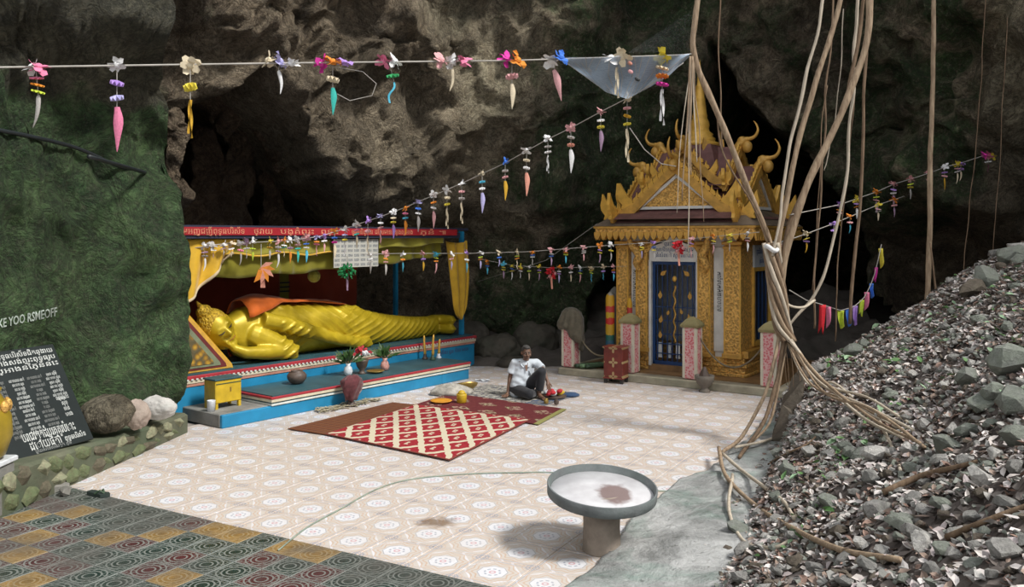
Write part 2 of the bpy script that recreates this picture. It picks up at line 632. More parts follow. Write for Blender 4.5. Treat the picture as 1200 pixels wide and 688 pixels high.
# flowstone columns and arch inside the grotto
for k, (pts, rad, mt, moss, tan) in enumerate((
        ([at(205, 130, 13.9), at(209, 165, 13.9), at(203, 200, 13.95), at(211, 222, 13.9), at(200, 250, 14.0)], [0.13, 0.16, 0.09, 0.15, 0.10], M_BROWNROCK, 0.1, 0.35),
        ([at(300, 118, 18.2), at(318, 150, 18.0), at(330, 180, 17.9), at(333, 206, 17.8)], [0.5, 0.42, 0.34, 0.12], M_BROWNROCK, 0.1, 0.12),
        ([at(285, 140, 18.4), at(282, 190, 18.3), at(262, 240, 18.0), at(258, 290, 18.0)], [0.34, 0.3, 0.5, 0.7], M_BROWNROCK, 0.1, 0.1),
        ([at(238, 150, 17.6), at(246, 200, 17.6), at(236, 240, 17.5), at(235, 290, 17.5)], [0.3, 0.24, 0.42, 0.6], M_BROWNROCK, 0.1, 0.05),
        ([at(318, 200, 18.8), at(320, 240, 18.8), at(322, 290, 18.8)], [0.16, 0.26, 0.4], M_BROWNROCK, 0.1, 0.05),
        ([at(250, 108, 17.4), at(268, 130, 17.4), at(272, 150, 17.4), at(274, 160, 17.4)], [0.45, 0.3, 0.14, 0.03], M_BROWNROCK, 0.1, 0.12),
)):
    mb = MB()
    cp = catmull(pts, 14)
    rr = [interp([(i / (len(rad) - 1), r) for i, r in enumerate(rad)], j / (len(cp) - 1)) for j in range(len(cp))]
    mb.tube(cp, rr, 40)
    for i, p in enumerate(mb.v):
        nrm = Vector((0, 0, 0))
        mb.v[i] = p + Vector((fbm(p * 1.6), fbm(p * 1.6 + Vector((5, 0, 0))), fbm(p * 1.6 + Vector((0, 5, 0))))) * 0.18 \
            + Vector((fbm(p * 4.5), fbm(p * 4.5 + Vector((5, 0, 0))), 0)) * 0.06
    o = mb.build('stalactite_column', mt, cave, True)
    for nm, val in (('tan', tan), ('moss', moss)):
        a_ = o.data.attributes.new(nm, 'FLOAT', 'POINT')
        a_.data.foreach_set('value', [val] * len(o.data.vertices))

# ------------------------------------------------------------------ floor
GA = math.radians(-29.5)
GU = Vector((math.cos(GA), math.sin(GA), 0))
GV = Vector((-math.sin(GA), math.cos(GA), 0))
TL, TD = 0.46, 0.30
G0 = ground(321.8, 587.8)                       # centre of one flowered tile

fl = MB()
fl.box((3, 22, -0.07), (60, 56, 0.1))
floor = struct(fl.build('floor', M_GROUT), 'tiled cave floor')


def tile_light():
    n = NT('flowered_tile', 0.32)
    uv = n.sep(n.coord('UV'))
    x = n.m('SUBTRACT', uv[0], 0.5); y = n.m('SUBTRACT', uv[1], 0.5)
    ax, ay = n.m('ABSOLUTE', x), n.m('ABSOLUTE', y)
    r = n.m('SQRT', n.m('ADD', n.m('MULTIPLY', x, x), n.m('MULTIPLY', y, y)))
    ang = n.m('ARCTAN2', y, x)
    octd = n.m('MAXIMUM', n.m('MAXIMUM', ax, ay), n.m('MULTIPLY', n.m('ADD', ax, ay), 0.7071))
    p = n.pos()
    blotch = n.noise(p, 1.3, 6, 0.6)
    fine = n.noise(p, 26, 4, 0.6)
    cream, white, orange, blue = (0.57, 0.53, 0.495), (0.68, 0.68, 0.71), (0.52, 0.34, 0.22), (0.24, 0.27, 0.35)
    # scalloped orange lace around the octagon
    sc = n.m('ADD', octd, n.m('MULTIPLY', n.m('COSINE', n.m('MULTIPLY', ang, 8)), 0.022))
    c = cream
    diag = n.m('MULTIPLY', n.m('ADD', ax, ay), 1.0)
    c = n.mix(n.band(diag, 0.56, 0.62), c, white)
    c = n.mix(n.m('MULTIPLY', n.band(n.m('FRACT', n.m('MULTIPLY', n.m('ADD', x, y), 11)), 0.1, 0.4), n.m('MULTIPLY', n.band(diag, 0.48, 0.9), 0.18)), c, orange)
    c = n.mix(n.m('MULTIPLY', n.band(sc, 0.295, 0.325), 0.7), c, orange)
    c = n.mix(n.m('MULTIPLY', n.band(sc, 0.38, 0.405), 0.7), c, orange)
    c = n.mix(n.band(octd, 0.0, 0.235), c, white)
    c = n.mix(n.m('MULTIPLY', n.band(octd, 0.235, 0.25), 0.6), c, blue)
    c = n.mix(n.m('MULTIPLY', n.band(r, 0.115, 0.15), n.m('MULTIPLY', n.m('GREATER_THAN', n.m('SINE', n.m('MULTIPLY', ang, 8)), -0.2), 0.75)), c, blue)
    c = n.mix(n.m('MULTIPLY', n.band(r, 0.03, 0.062), 0.6), c, (0.50, 0.16, 0.20))
    # fine lines along the tile edges
    for lo, hi, k_, cc in ((0.40, 0.415, 0.65, orange), (0.432, 0.455, 0.55, blue), (0.472, 0.487, 0.65, orange)):
        c = n.mix(n.m('MULTIPLY', n.band(ay, lo, hi), k_), c, cc)
        c = n.mix(n.m('MULTIPLY', n.band(ax, lo, hi), k_ * 0.5), c, cc)
    # lace medallion where four corners meet
    cx, cy = n.m('SUBTRACT', 0.5, ax), n.m('SUBTRACT', 0.5, ay)
    rc = n.m('SQRT', n.m('ADD', n.m('MULTIPLY', cx, cx), n.m('MULTIPLY', cy, cy)))
    c = n.mix(n.m('MULTIPLY', n.band(rc, 0.10, 0.125), 0.6), c, blue)
    c = n.mix(n.m('MULTIPLY', n.band(rc, 0.04, 0.07), 0.6), c, blue)
    c = n.mix(n.m('MULTIPLY', n.band(rc, 0.17, 0.19), 0.5), c, orange)
    c = n.mix(n.ramp(n.m('ADD', n.m('MULTIPLY', blotch, 0.8), n.m('MULTIPLY', fine, 0.25)), [(0.45, 0.0), (0.8, 0.55)]), c, (0.42, 0.36, 0.30))
    # a burnt brown stain of its own shape
    px, py, pz = n.sep(p)[0:3]
    s0 = ground(512, 612)
    dd = n.m('SQRT', n.m('ADD', n.m('POWER', n.m('ABSOLUTE', n.m('SUBTRACT', px, s0.x)), 2), n.m('POWER', n.m('MULTIPLY', n.m('ABSOLUTE', n.m('SUBTRACT', py, s0.y)), 1.2), 2)))
    st = n.ramp(n.m('ADD', dd, n.m('MULTIPLY', n.noise(p, 9, 4), 0.34)), [(0.26, 0.75), (0.38, 0.0)])
    c = n.mix(st, c, (0.15, 0.085, 0.04))
    n.color(c)
    n.rough(n.ramp(blotch, [(0.3, 0.28), (0.7, 0.6)]))
    n.bump(fine, 0.12, 0.004)
    return n.mat


def tile_dark(name, base, line):
    n = NT(name, 0.36)
    uv = n.sep(n.coord('UV'))
    x = n.m('SUBTRACT', uv[0], 0.5); y = n.m('SUBTRACT', uv[1], 0.5)
    ax, ay = n.m('ABSOLUTE', x), n.m('ABSOLUTE', y)
    r = n.m('SQRT', n.m('ADD', n.m('MULTIPLY', x, x), n.m('MULTIPLY', y, y)))
    p = n.pos()
    rings = n.m('GREATER_THAN', n.m('SINE', n.m('MULTIPLY', r, 48)), 0.45)
    rings = n.m('MULTIPLY', rings, n.band(r, 0.09, 0.47))
    cross = n.m('MAXIMUM', n.m('LESS_THAN', n.m('ABSOLUTE', n.m('SUBTRACT', n.m('FRACT', n.m('MULTIPLY', uv[0], 5)), 0.5)), 0.09),
                n.m('LESS_THAN', n.m('ABSOLUTE', n.m('SUBTRACT', n.m('FRACT', n.m('MULTIPLY', uv[1], 5)), 0.5)), 0.09))
    cross = n.m('MULTIPLY', cross, n.m('GREATER_THAN', r, 0.30))
    edge = n.m('GREATER_THAN', n.m('MAXIMUM', ax, ay), 0.462)
    pat = n.m('MAXIMUM', n.m('MAXIMUM', rings, n.m('MULTIPLY', cross, 0.7)), edge)
    var = n.noise(p, 7, 5, 0.65)
    b = n.ramp(var, [(0.3, tuple(k * 0.6 for k in base)), (0.7, tuple(k * 1.3 for k in base))])
    c = n.mix(n.m('MULTIPLY', pat, 0.75), b, line)
    dust = n.ramp(n.noise(p, 0.75, 6, 0.6), [(0.42, 0.0), (0.62, 0.85)])
    c = n.mix(dust, c, n.ramp(n.noise(p, 30, 4), [(0.3, (0.050, 0.045, 0.038)), (0.7, (0.105, 0.098, 0.085))]))
    n.color(c)
    n.rough(n.ramp(n.noise(p, 0.75, 6, 0.6), [(0.42, 0.3), (0.62, 0.75)]))
    n.bump(pat, 0.25, 0.004)
    return n.mat


M_TL = tile_light()
LINE = (0.25, 0.27, 0.25)
M_TD = [tile_dark('dark_green_tile', (0.012, 0.030, 0.026), LINE), tile_dark('maroon_tile', (0.070, 0.016, 0.020), LINE), tile_dark('ochre_tile', (0.25, 0.145, 0.040), (0.36, 0.27, 0.15))]


def tile_mesh(name, size, mat):
    mb = MB()
    s, b, t = size / 2 - 0.0025, 0.004, 0.018
    vs = [(-s, -s, -t), (s, -s, -t), (s, s, -t), (-s, s, -t), (-s, -s, -b), (s, -s, -b), (s, s, -b), (-s, s, -b),
          (-s + b, -s + b, 0), (s - b, -s + b, 0), (s - b, s - b, 0), (-s + b, s - b, 0)]
    fs = [(0, 1, 5, 4), (1, 2, 6, 5), (2, 3, 7, 6), (3, 0, 4, 7), (4, 5, 9, 8), (5, 6, 10, 9), (6, 7, 11, 10), (7, 4, 8, 11), (8, 9, 10, 11)]
    mb.add(vs, fs)
    for i, v in enumerate(vs):
        mb.uv[i] = (v[0] / size + 0.5, v[1] / size + 0.5)
    return mb.mesh(name, mat)


def inpoly(poly, x, y):
    r = False
    for i in range(len(poly)):
        x0, y0 = poly[i]; x1, y1 = poly[i - 1]
        if (y0 > y) != (y1 > y) and x < (x1 - x0) * (y - y0) / (y1 - y0) + x0:
            r = not r
    return r


me_tl = tile_mesh('floor_tile', TL, M_TL)
me_td = [tile_mesh('patterned_tile', TD, m) for m in M_TD]
LIGHT_AREA = [(-5.2, 8.9), (-4.5, 11.4), (-4.3, 11.7), (-0.95, 15.9), (-1.9, 17.4), (1.4, 18.0), (1.1, 16.3), (4.5, 13.9), (4.3, 12.6), (3.6, 11.2), (2.4, 9.3), (1.55, 7.7), (0.9, 6.6), (1.3, 5.2), (0.2, 5.6)]
tr = random.Random(3)
for j in range(-1, 26):
    for i in range(-12, 22):
        c = G0 + GU * (i * TL) + GV * (j * TL)
        if inpoly(LIGHT_AREA, c.x, c.y):
            put('floor_tile', me_tl, floor, (c.x, c.y, tr.uniform(-0.0015, 0.0015)), (tr.uniform(-0.003, 0.003), tr.uniform(-0.003, 0.003), GA + PI / 2 * tr.randrange(4)))
DARK_AREA = [(-6.6, 10.6), (-4.8, 9.2), (1.6, 5.6), (0.9, 4.9), (-4.2, 5.2), (-6.6, 6.6)]
base_v = -1.5 * TL
for j in range(0, 13):
    for i in range(-26, 16):
        c = G0 + GU * ((i + 0.35) * TD) + GV * (base_v - (j + 0.5) * TD)
        if inpoly(DARK_AREA, c.x, c.y) and (c - Vector((0, 0, 0))).y > 5.35 and c.x / c.y < 0.16 and c.x / c.y > -0.68:
            k = tr.choices((0, 1, 2), (5.5, 3.4, 1.7))[0]
            put('patterned_tile', me_td[k], floor, (c.x, c.y, tr.uniform(-0.002, 0.001)), (tr.uniform(-0.006, 0.006), tr.uniform(-0.006, 0.006), GA + PI / 2 * tr.randrange(4)))

# ------------------------------------------------------------------ rubble slope
BASE = [(-2, -2.5), (1, -1.1), (6.33, 1.42), (8.05, 2.2), (10, 3.12), (11.66, 3.72), (13, 4.1), (16, 5.2)]
FARP = [(0, 0), (0.12, 0.34), (0.3, 0.62), (0.55, 0.82), (1.0, 1.02), (1.8, 1.5), (2.5, 1.98), (3.3, 2.42), (5.5, 3.3)]


def rubble_z(X, Y):
    dx = X - interp(BASE, Y)
    if dx <= 0:
        return -0.12
    near = 0.62 * dx
    far = interp(FARP, dx)
    z = lerp(near, far, sstep(7.0, 11.0, Y))
    z *= 1 - 0.75 * sstep(12.0, 14.6, Y)
    return z


def rubble_bump(X, Y):
    p = Vector((X, Y, 0))
    return 0.10 * fbm(p * 1.1, 3) + 0.05 * fbm(p * 3.7, 3)


def rub(X, Y):
    return rubble_z(X, Y) + rubble_bump(X, Y) * sstep(0, 0.4, X - interp(BASE, Y))


mb = MB()
mb.grid(170, 200, lambda u, v: (interp(BASE, 0.6 + 14.6 * v) - 0.05 + (9.6) * u ** 1.15, 0.6 + 14.6 * v,
                                rub(interp(BASE, 0.6 + 14.6 * v) - 0.05 + 9.6 * u ** 1.15, 0.6 + 14.6 * v)))


def litter_ground():
    n = NT('leafy_ground', 0.9, 0, 0.2)
    v = n.coord('Object')
    c = n.ramp(n.voro(v, 17, 'F1', 'Color'), [(0.1, (0.035, 0.028, 0.024)), (0.5, (0.105, 0.085, 0.078)), (0.9, (0.20, 0.175, 0.16))])
    n.color(n.mix(n.ramp(n.noise(v, 3, 5), [(0.4, 0.0), (0.7, 0.5)]), c, (0.06, 0.05, 0.042)))
    n.bump(n.voro(v, 17), 0.8, 0.05)
    return n.mat


M_LITTER = litter_ground()
slope = struct(mb.build('rubble_slope', M_LITTER, None, True), 'slope of broken stone and dry leaves')


def on_rubble(px, py):
    """where the sight line through a photo pixel meets the slope"""
    best = None
    Y = 2.5
    while Y < 15:
        p = at(px, py, Y)
        if p.z <= max(rub(p.x, p.y), 0.0):
            return Vector((p.x, p.y, max(0.0, rub(p.x, p.y))))
        Y += 0.03
    return None


# concrete apron between the tiles and the slope
LEFT = [(5.2, -0.20), (6.33, 0.46), (6.9, 0.80), (7.5, 0.98), (8.05, 1.27), (8.8, 1.68), (9.5, 2.22), (10.4, 2.78), (11.6, 3.40), (12.4, 3.9)]


def apron(u, v):
    Y = 5.2 + 7.2 * v
    xl = interp(LEFT, Y) + 0.06 * noise.noise(Vector((0, Y * 2.1, 4))) + 0.03 * noise.noise(Vector((3, Y * 6.1, 4)))
    xr = interp(BASE, Y) + 0.45
    x = lerp(xl, xr, u)
    z = 0.055 + 0.10 * u + 0.03 * fbm(Vector((x, Y, 0)) * 1.3, 3) + 0.012 * fbm(Vector((x, Y, 0)) * 5, 3)
    if u == 0:
        z = -0.02
        x -= 0.012
    return (x, Y, z)


mb = MB()
mb.grid(44, 170, lambda u, v: apron(0 if u == 0 else max(0.0001, (u - 1 / 44) / (1 - 1 / 44)), v))
struct(mb.build('concrete_apron', M_CONC, None, True), 'pale green stained concrete apron beside the tiles')

# rear earth behind the tiles
mb = MB()
mb.grid(60, 30, lambda u, v: (-3.5 + 12 * u, 16.6 + 5.0 * v, 0.02 + 1.1 * v * v + 0.45 * abs(fbm(Vector((12 * u, 5 * v, 2)) * 0.9, 4)) * sstep(0.0, 0.3, v) - 0.25 * sstep(0.12, 0, v)))
struct(mb.build('earth_bank', M_SOIL, None, True), 'dark earth at the foot of the cave wall')

# ------------------------------------------------------------------ stone ledge on the left
LA, LB = ground(70, 578), ground(224, 507)
ld = (LB - LA).normalized(); ln = Vector((ld.y, -ld.x, 0))       # ln points to the room
LLEN = (LB - LA).length
mb = MB()
ME = Matrix((ld, -ln, Vector((0, 0, 1)))).transposed().to_4x4(); ME.translation = LA - ld * 2.4
LTOT = LLEN + 2.4


def ledge_h(x):
    return lerp(0.40, 0.26, sstep(1.5, LTOT, x))


mb.M = ME
rings = []
for k in range(41):
    x = LTOT * k / 40
    h = ledge_h(x)
    rings.append([(x, 0.05, -0.02), (x, 0.05, h - 0.03), (x, 0.10, h), (x, 0.9, h + 0.01), (x, 0.9, -0.02)])
mb.loft(rings)
M_LEDGE = concrete('mossy_mortar', (0.135, 0.14, 0.095), 0.5)
ledge = struct(mb.build('stone_ledge', M_LEDGE), 'low ledge of mossy mortared stones')
M_LSTONE = [concrete('ledge_stone_green', (0.17, 0.19, 0.10), 0.5), concrete('ledge_stone_pale', (0.33, 0.32, 0.21), 0.35), concrete('ledge_stone_brown', (0.15, 0.13, 0.09), 0.3)]


def hull_mesh(name, mat, npts, seed, sx=1, sy=1, sz=1):
    r = random.Random(seed)
    bm = bmesh.new()
    for k in range(npts):
        d = Vector((r.gauss(0, 1), r.gauss(0, 1), r.gauss(0, 1))).normalized() * r.uniform(0.82, 1.0)
        bm.verts.new((d.x * sx, d.y * sy, d.z * sz))
    bmesh.ops.convex_hull(bm, input=bm.verts[:])
    for v in [v for v in bm.verts if not v.link_faces]:
        bm.verts.remove(v)
    bmesh.ops.recalc_face_normals(bm, faces=bm.faces[:])
    me = bpy.data.meshes.new(name)
    bm.to_mesh(me); bm.free()
    me.materials.append(mat)
    return me


stone_lib = [hull_mesh('ledge_stone', M_LSTONE[k % 3], 16, 50 + k) for k in range(9)]
lr = random.Random(12)
x = 0.25
while x < LTOT - 0.1:
    h = ledge_h(x)
    rows = 2 if h > 0.3 else 2
    for r_ in range(rows):
        w = lr.uniform(0.12, 0.19)
        z = h * (0.25 + 0.5 * r_) + lr.uniform(-0.02, 0.02)
        o = put('ledge_stone', lr.choice(stone_lib), ledge)
        o.matrix_local = ME @ Matrix.Translation((x + lr.uniform(-0.05, 0.05), 0.07, z)) @ Euler((0, lr.uniform(-0.3, 0.3), 0)).to_matrix().to_4x4() @ Matrix.Diagonal((w, 0.075, h * 0.27, 1))
    x += lr.uniform(0.19, 0.25)
# ------------------------------------------------------------------ shared object materials
def carved_gold(name, c=(0.56, 0.325, 0.085), scale=26):
    n = NT(name, 0.5, 0.25)
    v = n.coord('Object')
    d = n.voro(v, scale, 'SMOOTH_F1')
    w = n.noise(v, scale * 0.6, 4, 0.6, 1.5)
    h = n.m('ADD', n.m('MULTIPLY', d, 0.8), w)
    n.color(n.ramp(h, [(0.45, tuple(k * 0.6 for k in c)), (0.8, c), (1.0, tuple(min(1, k * 1.5) for k in c))]))
    n.bump(h, 1.0, 0.03)
    return n.mat


M_CARVED = carved_gold('carved_gold')
M_GOLD = paint('gold_paint', (0.52, 0.29, 0.06), 0.45, 0.2, 0.3, 7, 0.5, 30)
M_GOLDL = paint('bright_gold_paint', (0.64, 0.37, 0.065), 0.45, 0.2, 0.2, 8, 0.2, 30)
M_WHITE = paint('white_paint', (0.60, 0.60, 0.58), 0.6, 0, 0.15, 5)
M_ROOFT = paint('maroon_roof', (0.13, 0.055, 0.05), 0.7, 0, 0.4, 5, 0.5, 22)
M_SKIRT = paint('weathered_roof', (0.13, 0.095, 0.065), 0.75, 0, 0.5, 3.2, 0.6, 22)
M_BLUEGATE = paint('deep_blue_paint', (0.008, 0.042, 0.14), 0.4, 0, 0.2)
M_INK = paint('blue_lettering', (0.06, 0.09, 0.20), 0.6, 0, 0.1)
M_BLACKINK = paint('black_lettering', (0.03, 0.03, 0.035), 0.6, 0, 0.1)
M_GLASS = NT('dark_window_glass', 0.08).color((0.012, 0.016, 0.020)).mat
M_DARKWALL = paint('dark_interior', (0.03, 0.028, 0.026), 0.8, 0, 0.2)
M_STEPT = paint('brown_floor_tile', (0.20, 0.115, 0.05), 0.5, 0, 0.35, 4)
M_SLAB = concrete('terrace_concrete', (0.40, 0.36, 0.27), 0.15)
M_GREYSIGN = paint('grey_sign', (0.40, 0.43, 0.46), 0.6, 0, 0.12)

PA0 = Vector((0.867, 16.05, 0)); PROT = math.radians(-34.2)
PM = Matrix.Translation(PA0) @ Matrix.Rotation(PROT, 4, 'Z')


def PW(t, b, z=0.0):
    return PM @ Vector((t, b, z))


# terrace
tz = 0.14
terr = put('shrine_terrace', None, None, PA0, (0, 0, PROT))
struct(terr, 'low concrete terrace under the golden shrine')
MB().box((2.1, 1.85, tz / 2 - 0.005), (4.2, 3.7, tz - 0.01), bev=0.012).build('terrace_slab', M_SLAB, terr)
MB().box((2.1, 1.95, tz - 0.004), (3.9, 3.3, 0.012)).build('terrace_paving', M_STEPT, terr)

pag = thing('golden_shrine', 'golden shrine with carved pillars, horned roof and tall spire beside the hanging roots', 'shrine', PA0, PROT)
x0, x1, y0, y1 = 0.85, 3.26, 0.83, 2.70
# plinth of stepped mouldings
for z_0, z_1, out in ((tz, 0.20, 0.10), (0.20, 0.30, 0.06), (0.30, 0.36, 0.09), (0.36, 0.46, 0.04)):
    for (a, b) in ((x0 - out, 1.50), (2.49, x1 + out)):
        MB().box(((a + b) / 2, (y0 + y1) / 2, (z_0 + z_1) / 2), (b - a, y1 - y0 + 2 * out, z_1 - z_0), bev=0.012).build('plinth_moulding', M_CARVED, pag)
MB().box((2.0, 1.6, 0.19), (1.0, 1.7, 0.1)).build('threshold', M_STEPT, pag)
# walls round a real room
zt = 2.62
for (cx, cy, sx, sy, z_0, z_1) in ((1.20, y0 + 0.09, 0.66, 0.10, 0.46, zt), (2.81, y0 + 0.09, 0.66, 0.10, 0.46, zt), (2.0, y0 + 0.09, 1.0, 0.10, 2.50, zt),
                                   (x0 + 0.05, (y0 + y1) / 2, 0.10, y1 - y0 - 0.1, 0.46, zt), ((x0 + x1) / 2, y1 - 0.05, x1 - x0, 0.10, 0.46, zt)):
    MB().box((cx, cy, (z_0 + z_1) / 2), (sx, sy, z_1 - z_0)).build('wall_panel', M_WHITE, pag)
# right side wall with window
for (cy, sy, z_0, z_1) in ((1.13, 0.5, 0.46, zt), (2.55, 0.22, 0.46, zt), (1.91, 1.06, 0.46, 0.66), (1.91, 1.06, 2.0, zt)):
    MB().box((x1 - 0.07, cy, (z_0 + z_1) / 2), (0.10, sy, z_1 - z_0)).build('wall_panel', M_CARVED, pag)
MB().box((x1 - 0.06, 1.91, 1.33), (0.03, 1.06, 1.34)).build('window_glass', M_GLASS, pag)
fr = MB()
for (cy, cz, sy, sz) in ((1.40, 1.33, 0.07, 1.42), (2.42, 1.33, 0.07, 1.42), (1.91, 2.0, 1.1, 0.07), (1.91, 0.66, 1.1, 0.08)):
    fr.box((x1 - 0.02, cy, cz), (0.09, sy, sz))
fr.build('window_frame', M_GOLDL, pag)
fr = MB()
for k in range(4):
    fr.box((x1 - 0.035, 1.60 + 0.21 * k, 1.33), (0.02, 0.022, 1.28))
fr.build('window_bars', M_BLUEGATE, pag)
sg = MB().box((x1 + 0.005, 1.91, 2.24), (0.04, 1.02, 0.40)).build('side_sign', M_GREYSIGN, pag)
for k, tx in enumerate(('ព្រះវិហារ សំណាក់', 'ភ្នំ សម្បៅ')):
    text('sign_lettering', tx, 0.13, M_INK, sg, facing(Vector((x1 + 0.028, 1.91, 2.32 - 0.17 * k)), (0, 1, 0)), width=0.82 - 0.3 * k)
ledg = MB()
ledg.box((x1 + 0.03, 1.75, 0.56), (0.16, 1.9, 0.06)).box((x1 + 0.05, 1.75, 0.50), (0.12, 1.9, 0.06))
ledg.build('window_ledge', M_GOLD, pag)


def pillar(xa, xb, out=0.06):
    w = xb - xa; cx = (xa + xb) / 2
    p = MB().box((cx, y0 + 0.05 - out / 2, (0.46 + 2.45) / 2), (w, 0.16 + out, 1.99), bev=0.012).build('pillar', M_CARVED, pag)
    e = MB()
    for s in (-1, 1):
        e.box((cx + s * (w / 2 - 0.012), y0 - 0.035 - out, 1.45), (0.022, 0.02, 1.9))
    e.build('pillar_edging', M_GOLDL, p)
    c = MB()
    c.box((cx, y0 + 0.03 - out / 2, 2.48), (w + 0.06, 0.22 + out, 0.06), bev=0.01).box((cx, y0 + 0.03 - out / 2, 2.40), (w + 0.03, 0.19 + out, 0.05), bev=0.01)
    c.build('pillar_capital', M_GOLD, p)
    MB().box((cx, y0 + 0.03 - out / 2, 0.50), (w + 0.05, 0.21 + out, 0.09), bev=0.012).build('pillar_base', M_GOLD, p)


pillar(0.85, 1.10); pillar(1.27, 1.50, 0.10); pillar(2.48, 2.72, 0.10); pillar(2.95, 3.26)
for s, xx in enumerate((1.185, 2.835)):
    ws = MB().box((xx, y0 + 0.025, 1.48), (0.15 if s == 0 else 0.21, 0.05, 1.85), bev=0.006).build('white_strip', M_WHITE, pag)
    tx = 'សូមអានមុន\n' if s == 0 else ''
    text('strip_lettering', 'សាលាធម្មាស្រម', 0.12, M_BLACKINK, ws, facing(Vector((xx, y0 - 0.003, 1.62)), (0, 0, 1), (-1, 0, 0)), width=0.7)
# capital brackets on the right of the door
br = MB()
for s, xx in ((-1, 1.36), (1, 2.62)):
    cp = catmull([(xx, y0 - 0.13, 1.95), (xx + s * 0.05, y0 - 0.2, 2.1), (xx - s * 0.02, y0 - 0.22, 2.25), (xx + s * 0.10, y0 - 0.3, 2.45), (xx + s * 0.12, y0 - 0.36, 2.56)], 5)
    b = MB().tube(cp, [0.03 + 0.05 * math.sin(PI * k / (len(cp) - 1)) for k in range(len(cp))], 8).build('eave_bracket', M_CARVED, pag, True)
# door frame, arch and sign
dx0, dx1 = 1.55, 2.44
f = MB()
f.box((dx0 - 0.015, y0 - 0.02, 1.19), (0.05, 0.14, 1.95)).box((dx1 + 0.015, y0 - 0.02, 1.19), (0.05, 0.14, 1.95))
f.build('door_frame', M_WHITE, pag)
arch = [(dx0 - 0.03, 2.14), (dx1 + 0.03, 2.14), (dx1 + 0.03, 2.36), (dx1 - 0.10, 2.44), (dx1 - 0.26, 2.49), (2.09, 2.56), (1.995, 2.62), (1.90, 2.56), (dx0 + 0.26, 2.49), (dx0 + 0.10, 2.44), (dx0 - 0.03, 2.36)]
asg = MB().prism(arch, y0 - 0.09, y0 - 0.02).build('arch_sign', M_WHITE, pag)
for k, (tx, w) in enumerate((('ព្រះវិហារ', 0.34), ('សំណាក់វិបស្សនា ធម្មាស្រម', 0.78), ('ភ្នំសំពៅ សូមគោរព', 0.78))):
    text('sign_lettering', tx, 0.10, M_INK, asg, facing(Vector((1.995, y0 - 0.094, 2.46 - 0.105 * k)), (1, 0, 0)), width=w)
# golden arch moulding with a flame at the crown
ar = MB()
pts = catmull([(dx0 - 0.10, y0 - 0.12, 2.30), (dx0 + 0.06, y0 - 0.12, 2.48), (1.85, y0 - 0.12, 2.60), (1.995, y0 - 0.12, 2.72), (2.14, y0 - 0.12, 2.60), (dx1 - 0.06, y0 - 0.12, 2.48), (dx1 + 0.10, y0 - 0.12, 2.30)], 6)
ar.tube(pts, 0.045, 8)
ar.build('arch_moulding', M_CARVED, pag, True)
# gate with bars and gilt ornaments
gate = MB().box((dx0 + 0.03, y0, 1.19), (0.06, 0.05, 1.90)).box((dx1 - 0.03, y0, 1.19), (0.06, 0.05, 1.90)).box((1.995, y0, 2.11), (0.89, 0.05, 0.06)).box((1.995, y0, 0.27), (0.89, 0.05, 0.07)) \
    .build('gate', M_BLUEGATE, pag)
for k in range(8):
    MB().box((dx0 + 0.10 + 0.098 * k, y0, 1.19), (0.016, 0.018, 1.84)).build('gate_bar', M_BLUEGATE, gate)
for z in (0.44, 0.62, 0.80, 1.05, 1.30):
    MB().box((1.995, y0 + 0.012, z), (0.86, 0.016, 0.018)).build('gate_rail', M_BLUEGATE, gate)
for k in range(5):
    MB().box((dx0 + 0.14 + 0.175 * k, y0 + 0.03, 0.50), (0.08, 0.01, 0.28)).build('gate_plate', M_GREYSIGN if k % 2 else M_WHITE, gate)
tw = [(1.995 + 0.018 * math.cos(a * 1.1), y0 - 0.02 + 0.02 * math.sin(a * 1.1), 0.66 + 0.043 * a) for a in range(25)]
MB().tube(tw, 0.017, 6).build('gilt_spiral', M_GOLD, gate, True)
MB().ell((1.995, y0 - 0.02, 1.82), (0.045, 0.03, 0.055)).build('gilt_knob', M_GOLDL, gate, True)
leafpoly = [(0, 0), (0.05, 0.05), (0.055, 0.10), (0.02, 0.16), (0, 0.22), (-0.02, 0.16), (-0.055, 0.10), (-0.05, 0.05)]
me_leaf = MB().prism(leafpoly, -0.012, 0.012).mesh('gilt_leaf', M_GOLD)
for (lx, lz, sc, rt) in ((1.71, 1.45, 1.0, 0), (1.71, 1.0, 1.0, 0.2), (1.71, 0.72, 0.9, 0), (2.29, 1.45, 1.0, 0), (2.29, 1.05, 1.0, -0.2), (2.29, 0.72, 0.9, 0), (1.85, 1.15, 0.7, 0.3), (2.14, 1.18, 0.7, -0.3), (1.72, 1.88, 1.0, 0.9), (2.28, 1.88, 1.0, -0.9)):
    put('gilt_leaf', me_leaf, gate, (lx, y0 - 0.015, lz), (0, rt, 0), sc * 0.72)
# ceiling closing the room
MB().box(((x0 + x1) / 2, (y0 + y1) / 2, zt + 0.03), (x1 - x0, y1 - y0, 0.06)).build('ceiling_slab', M_DARKWALL, pag)

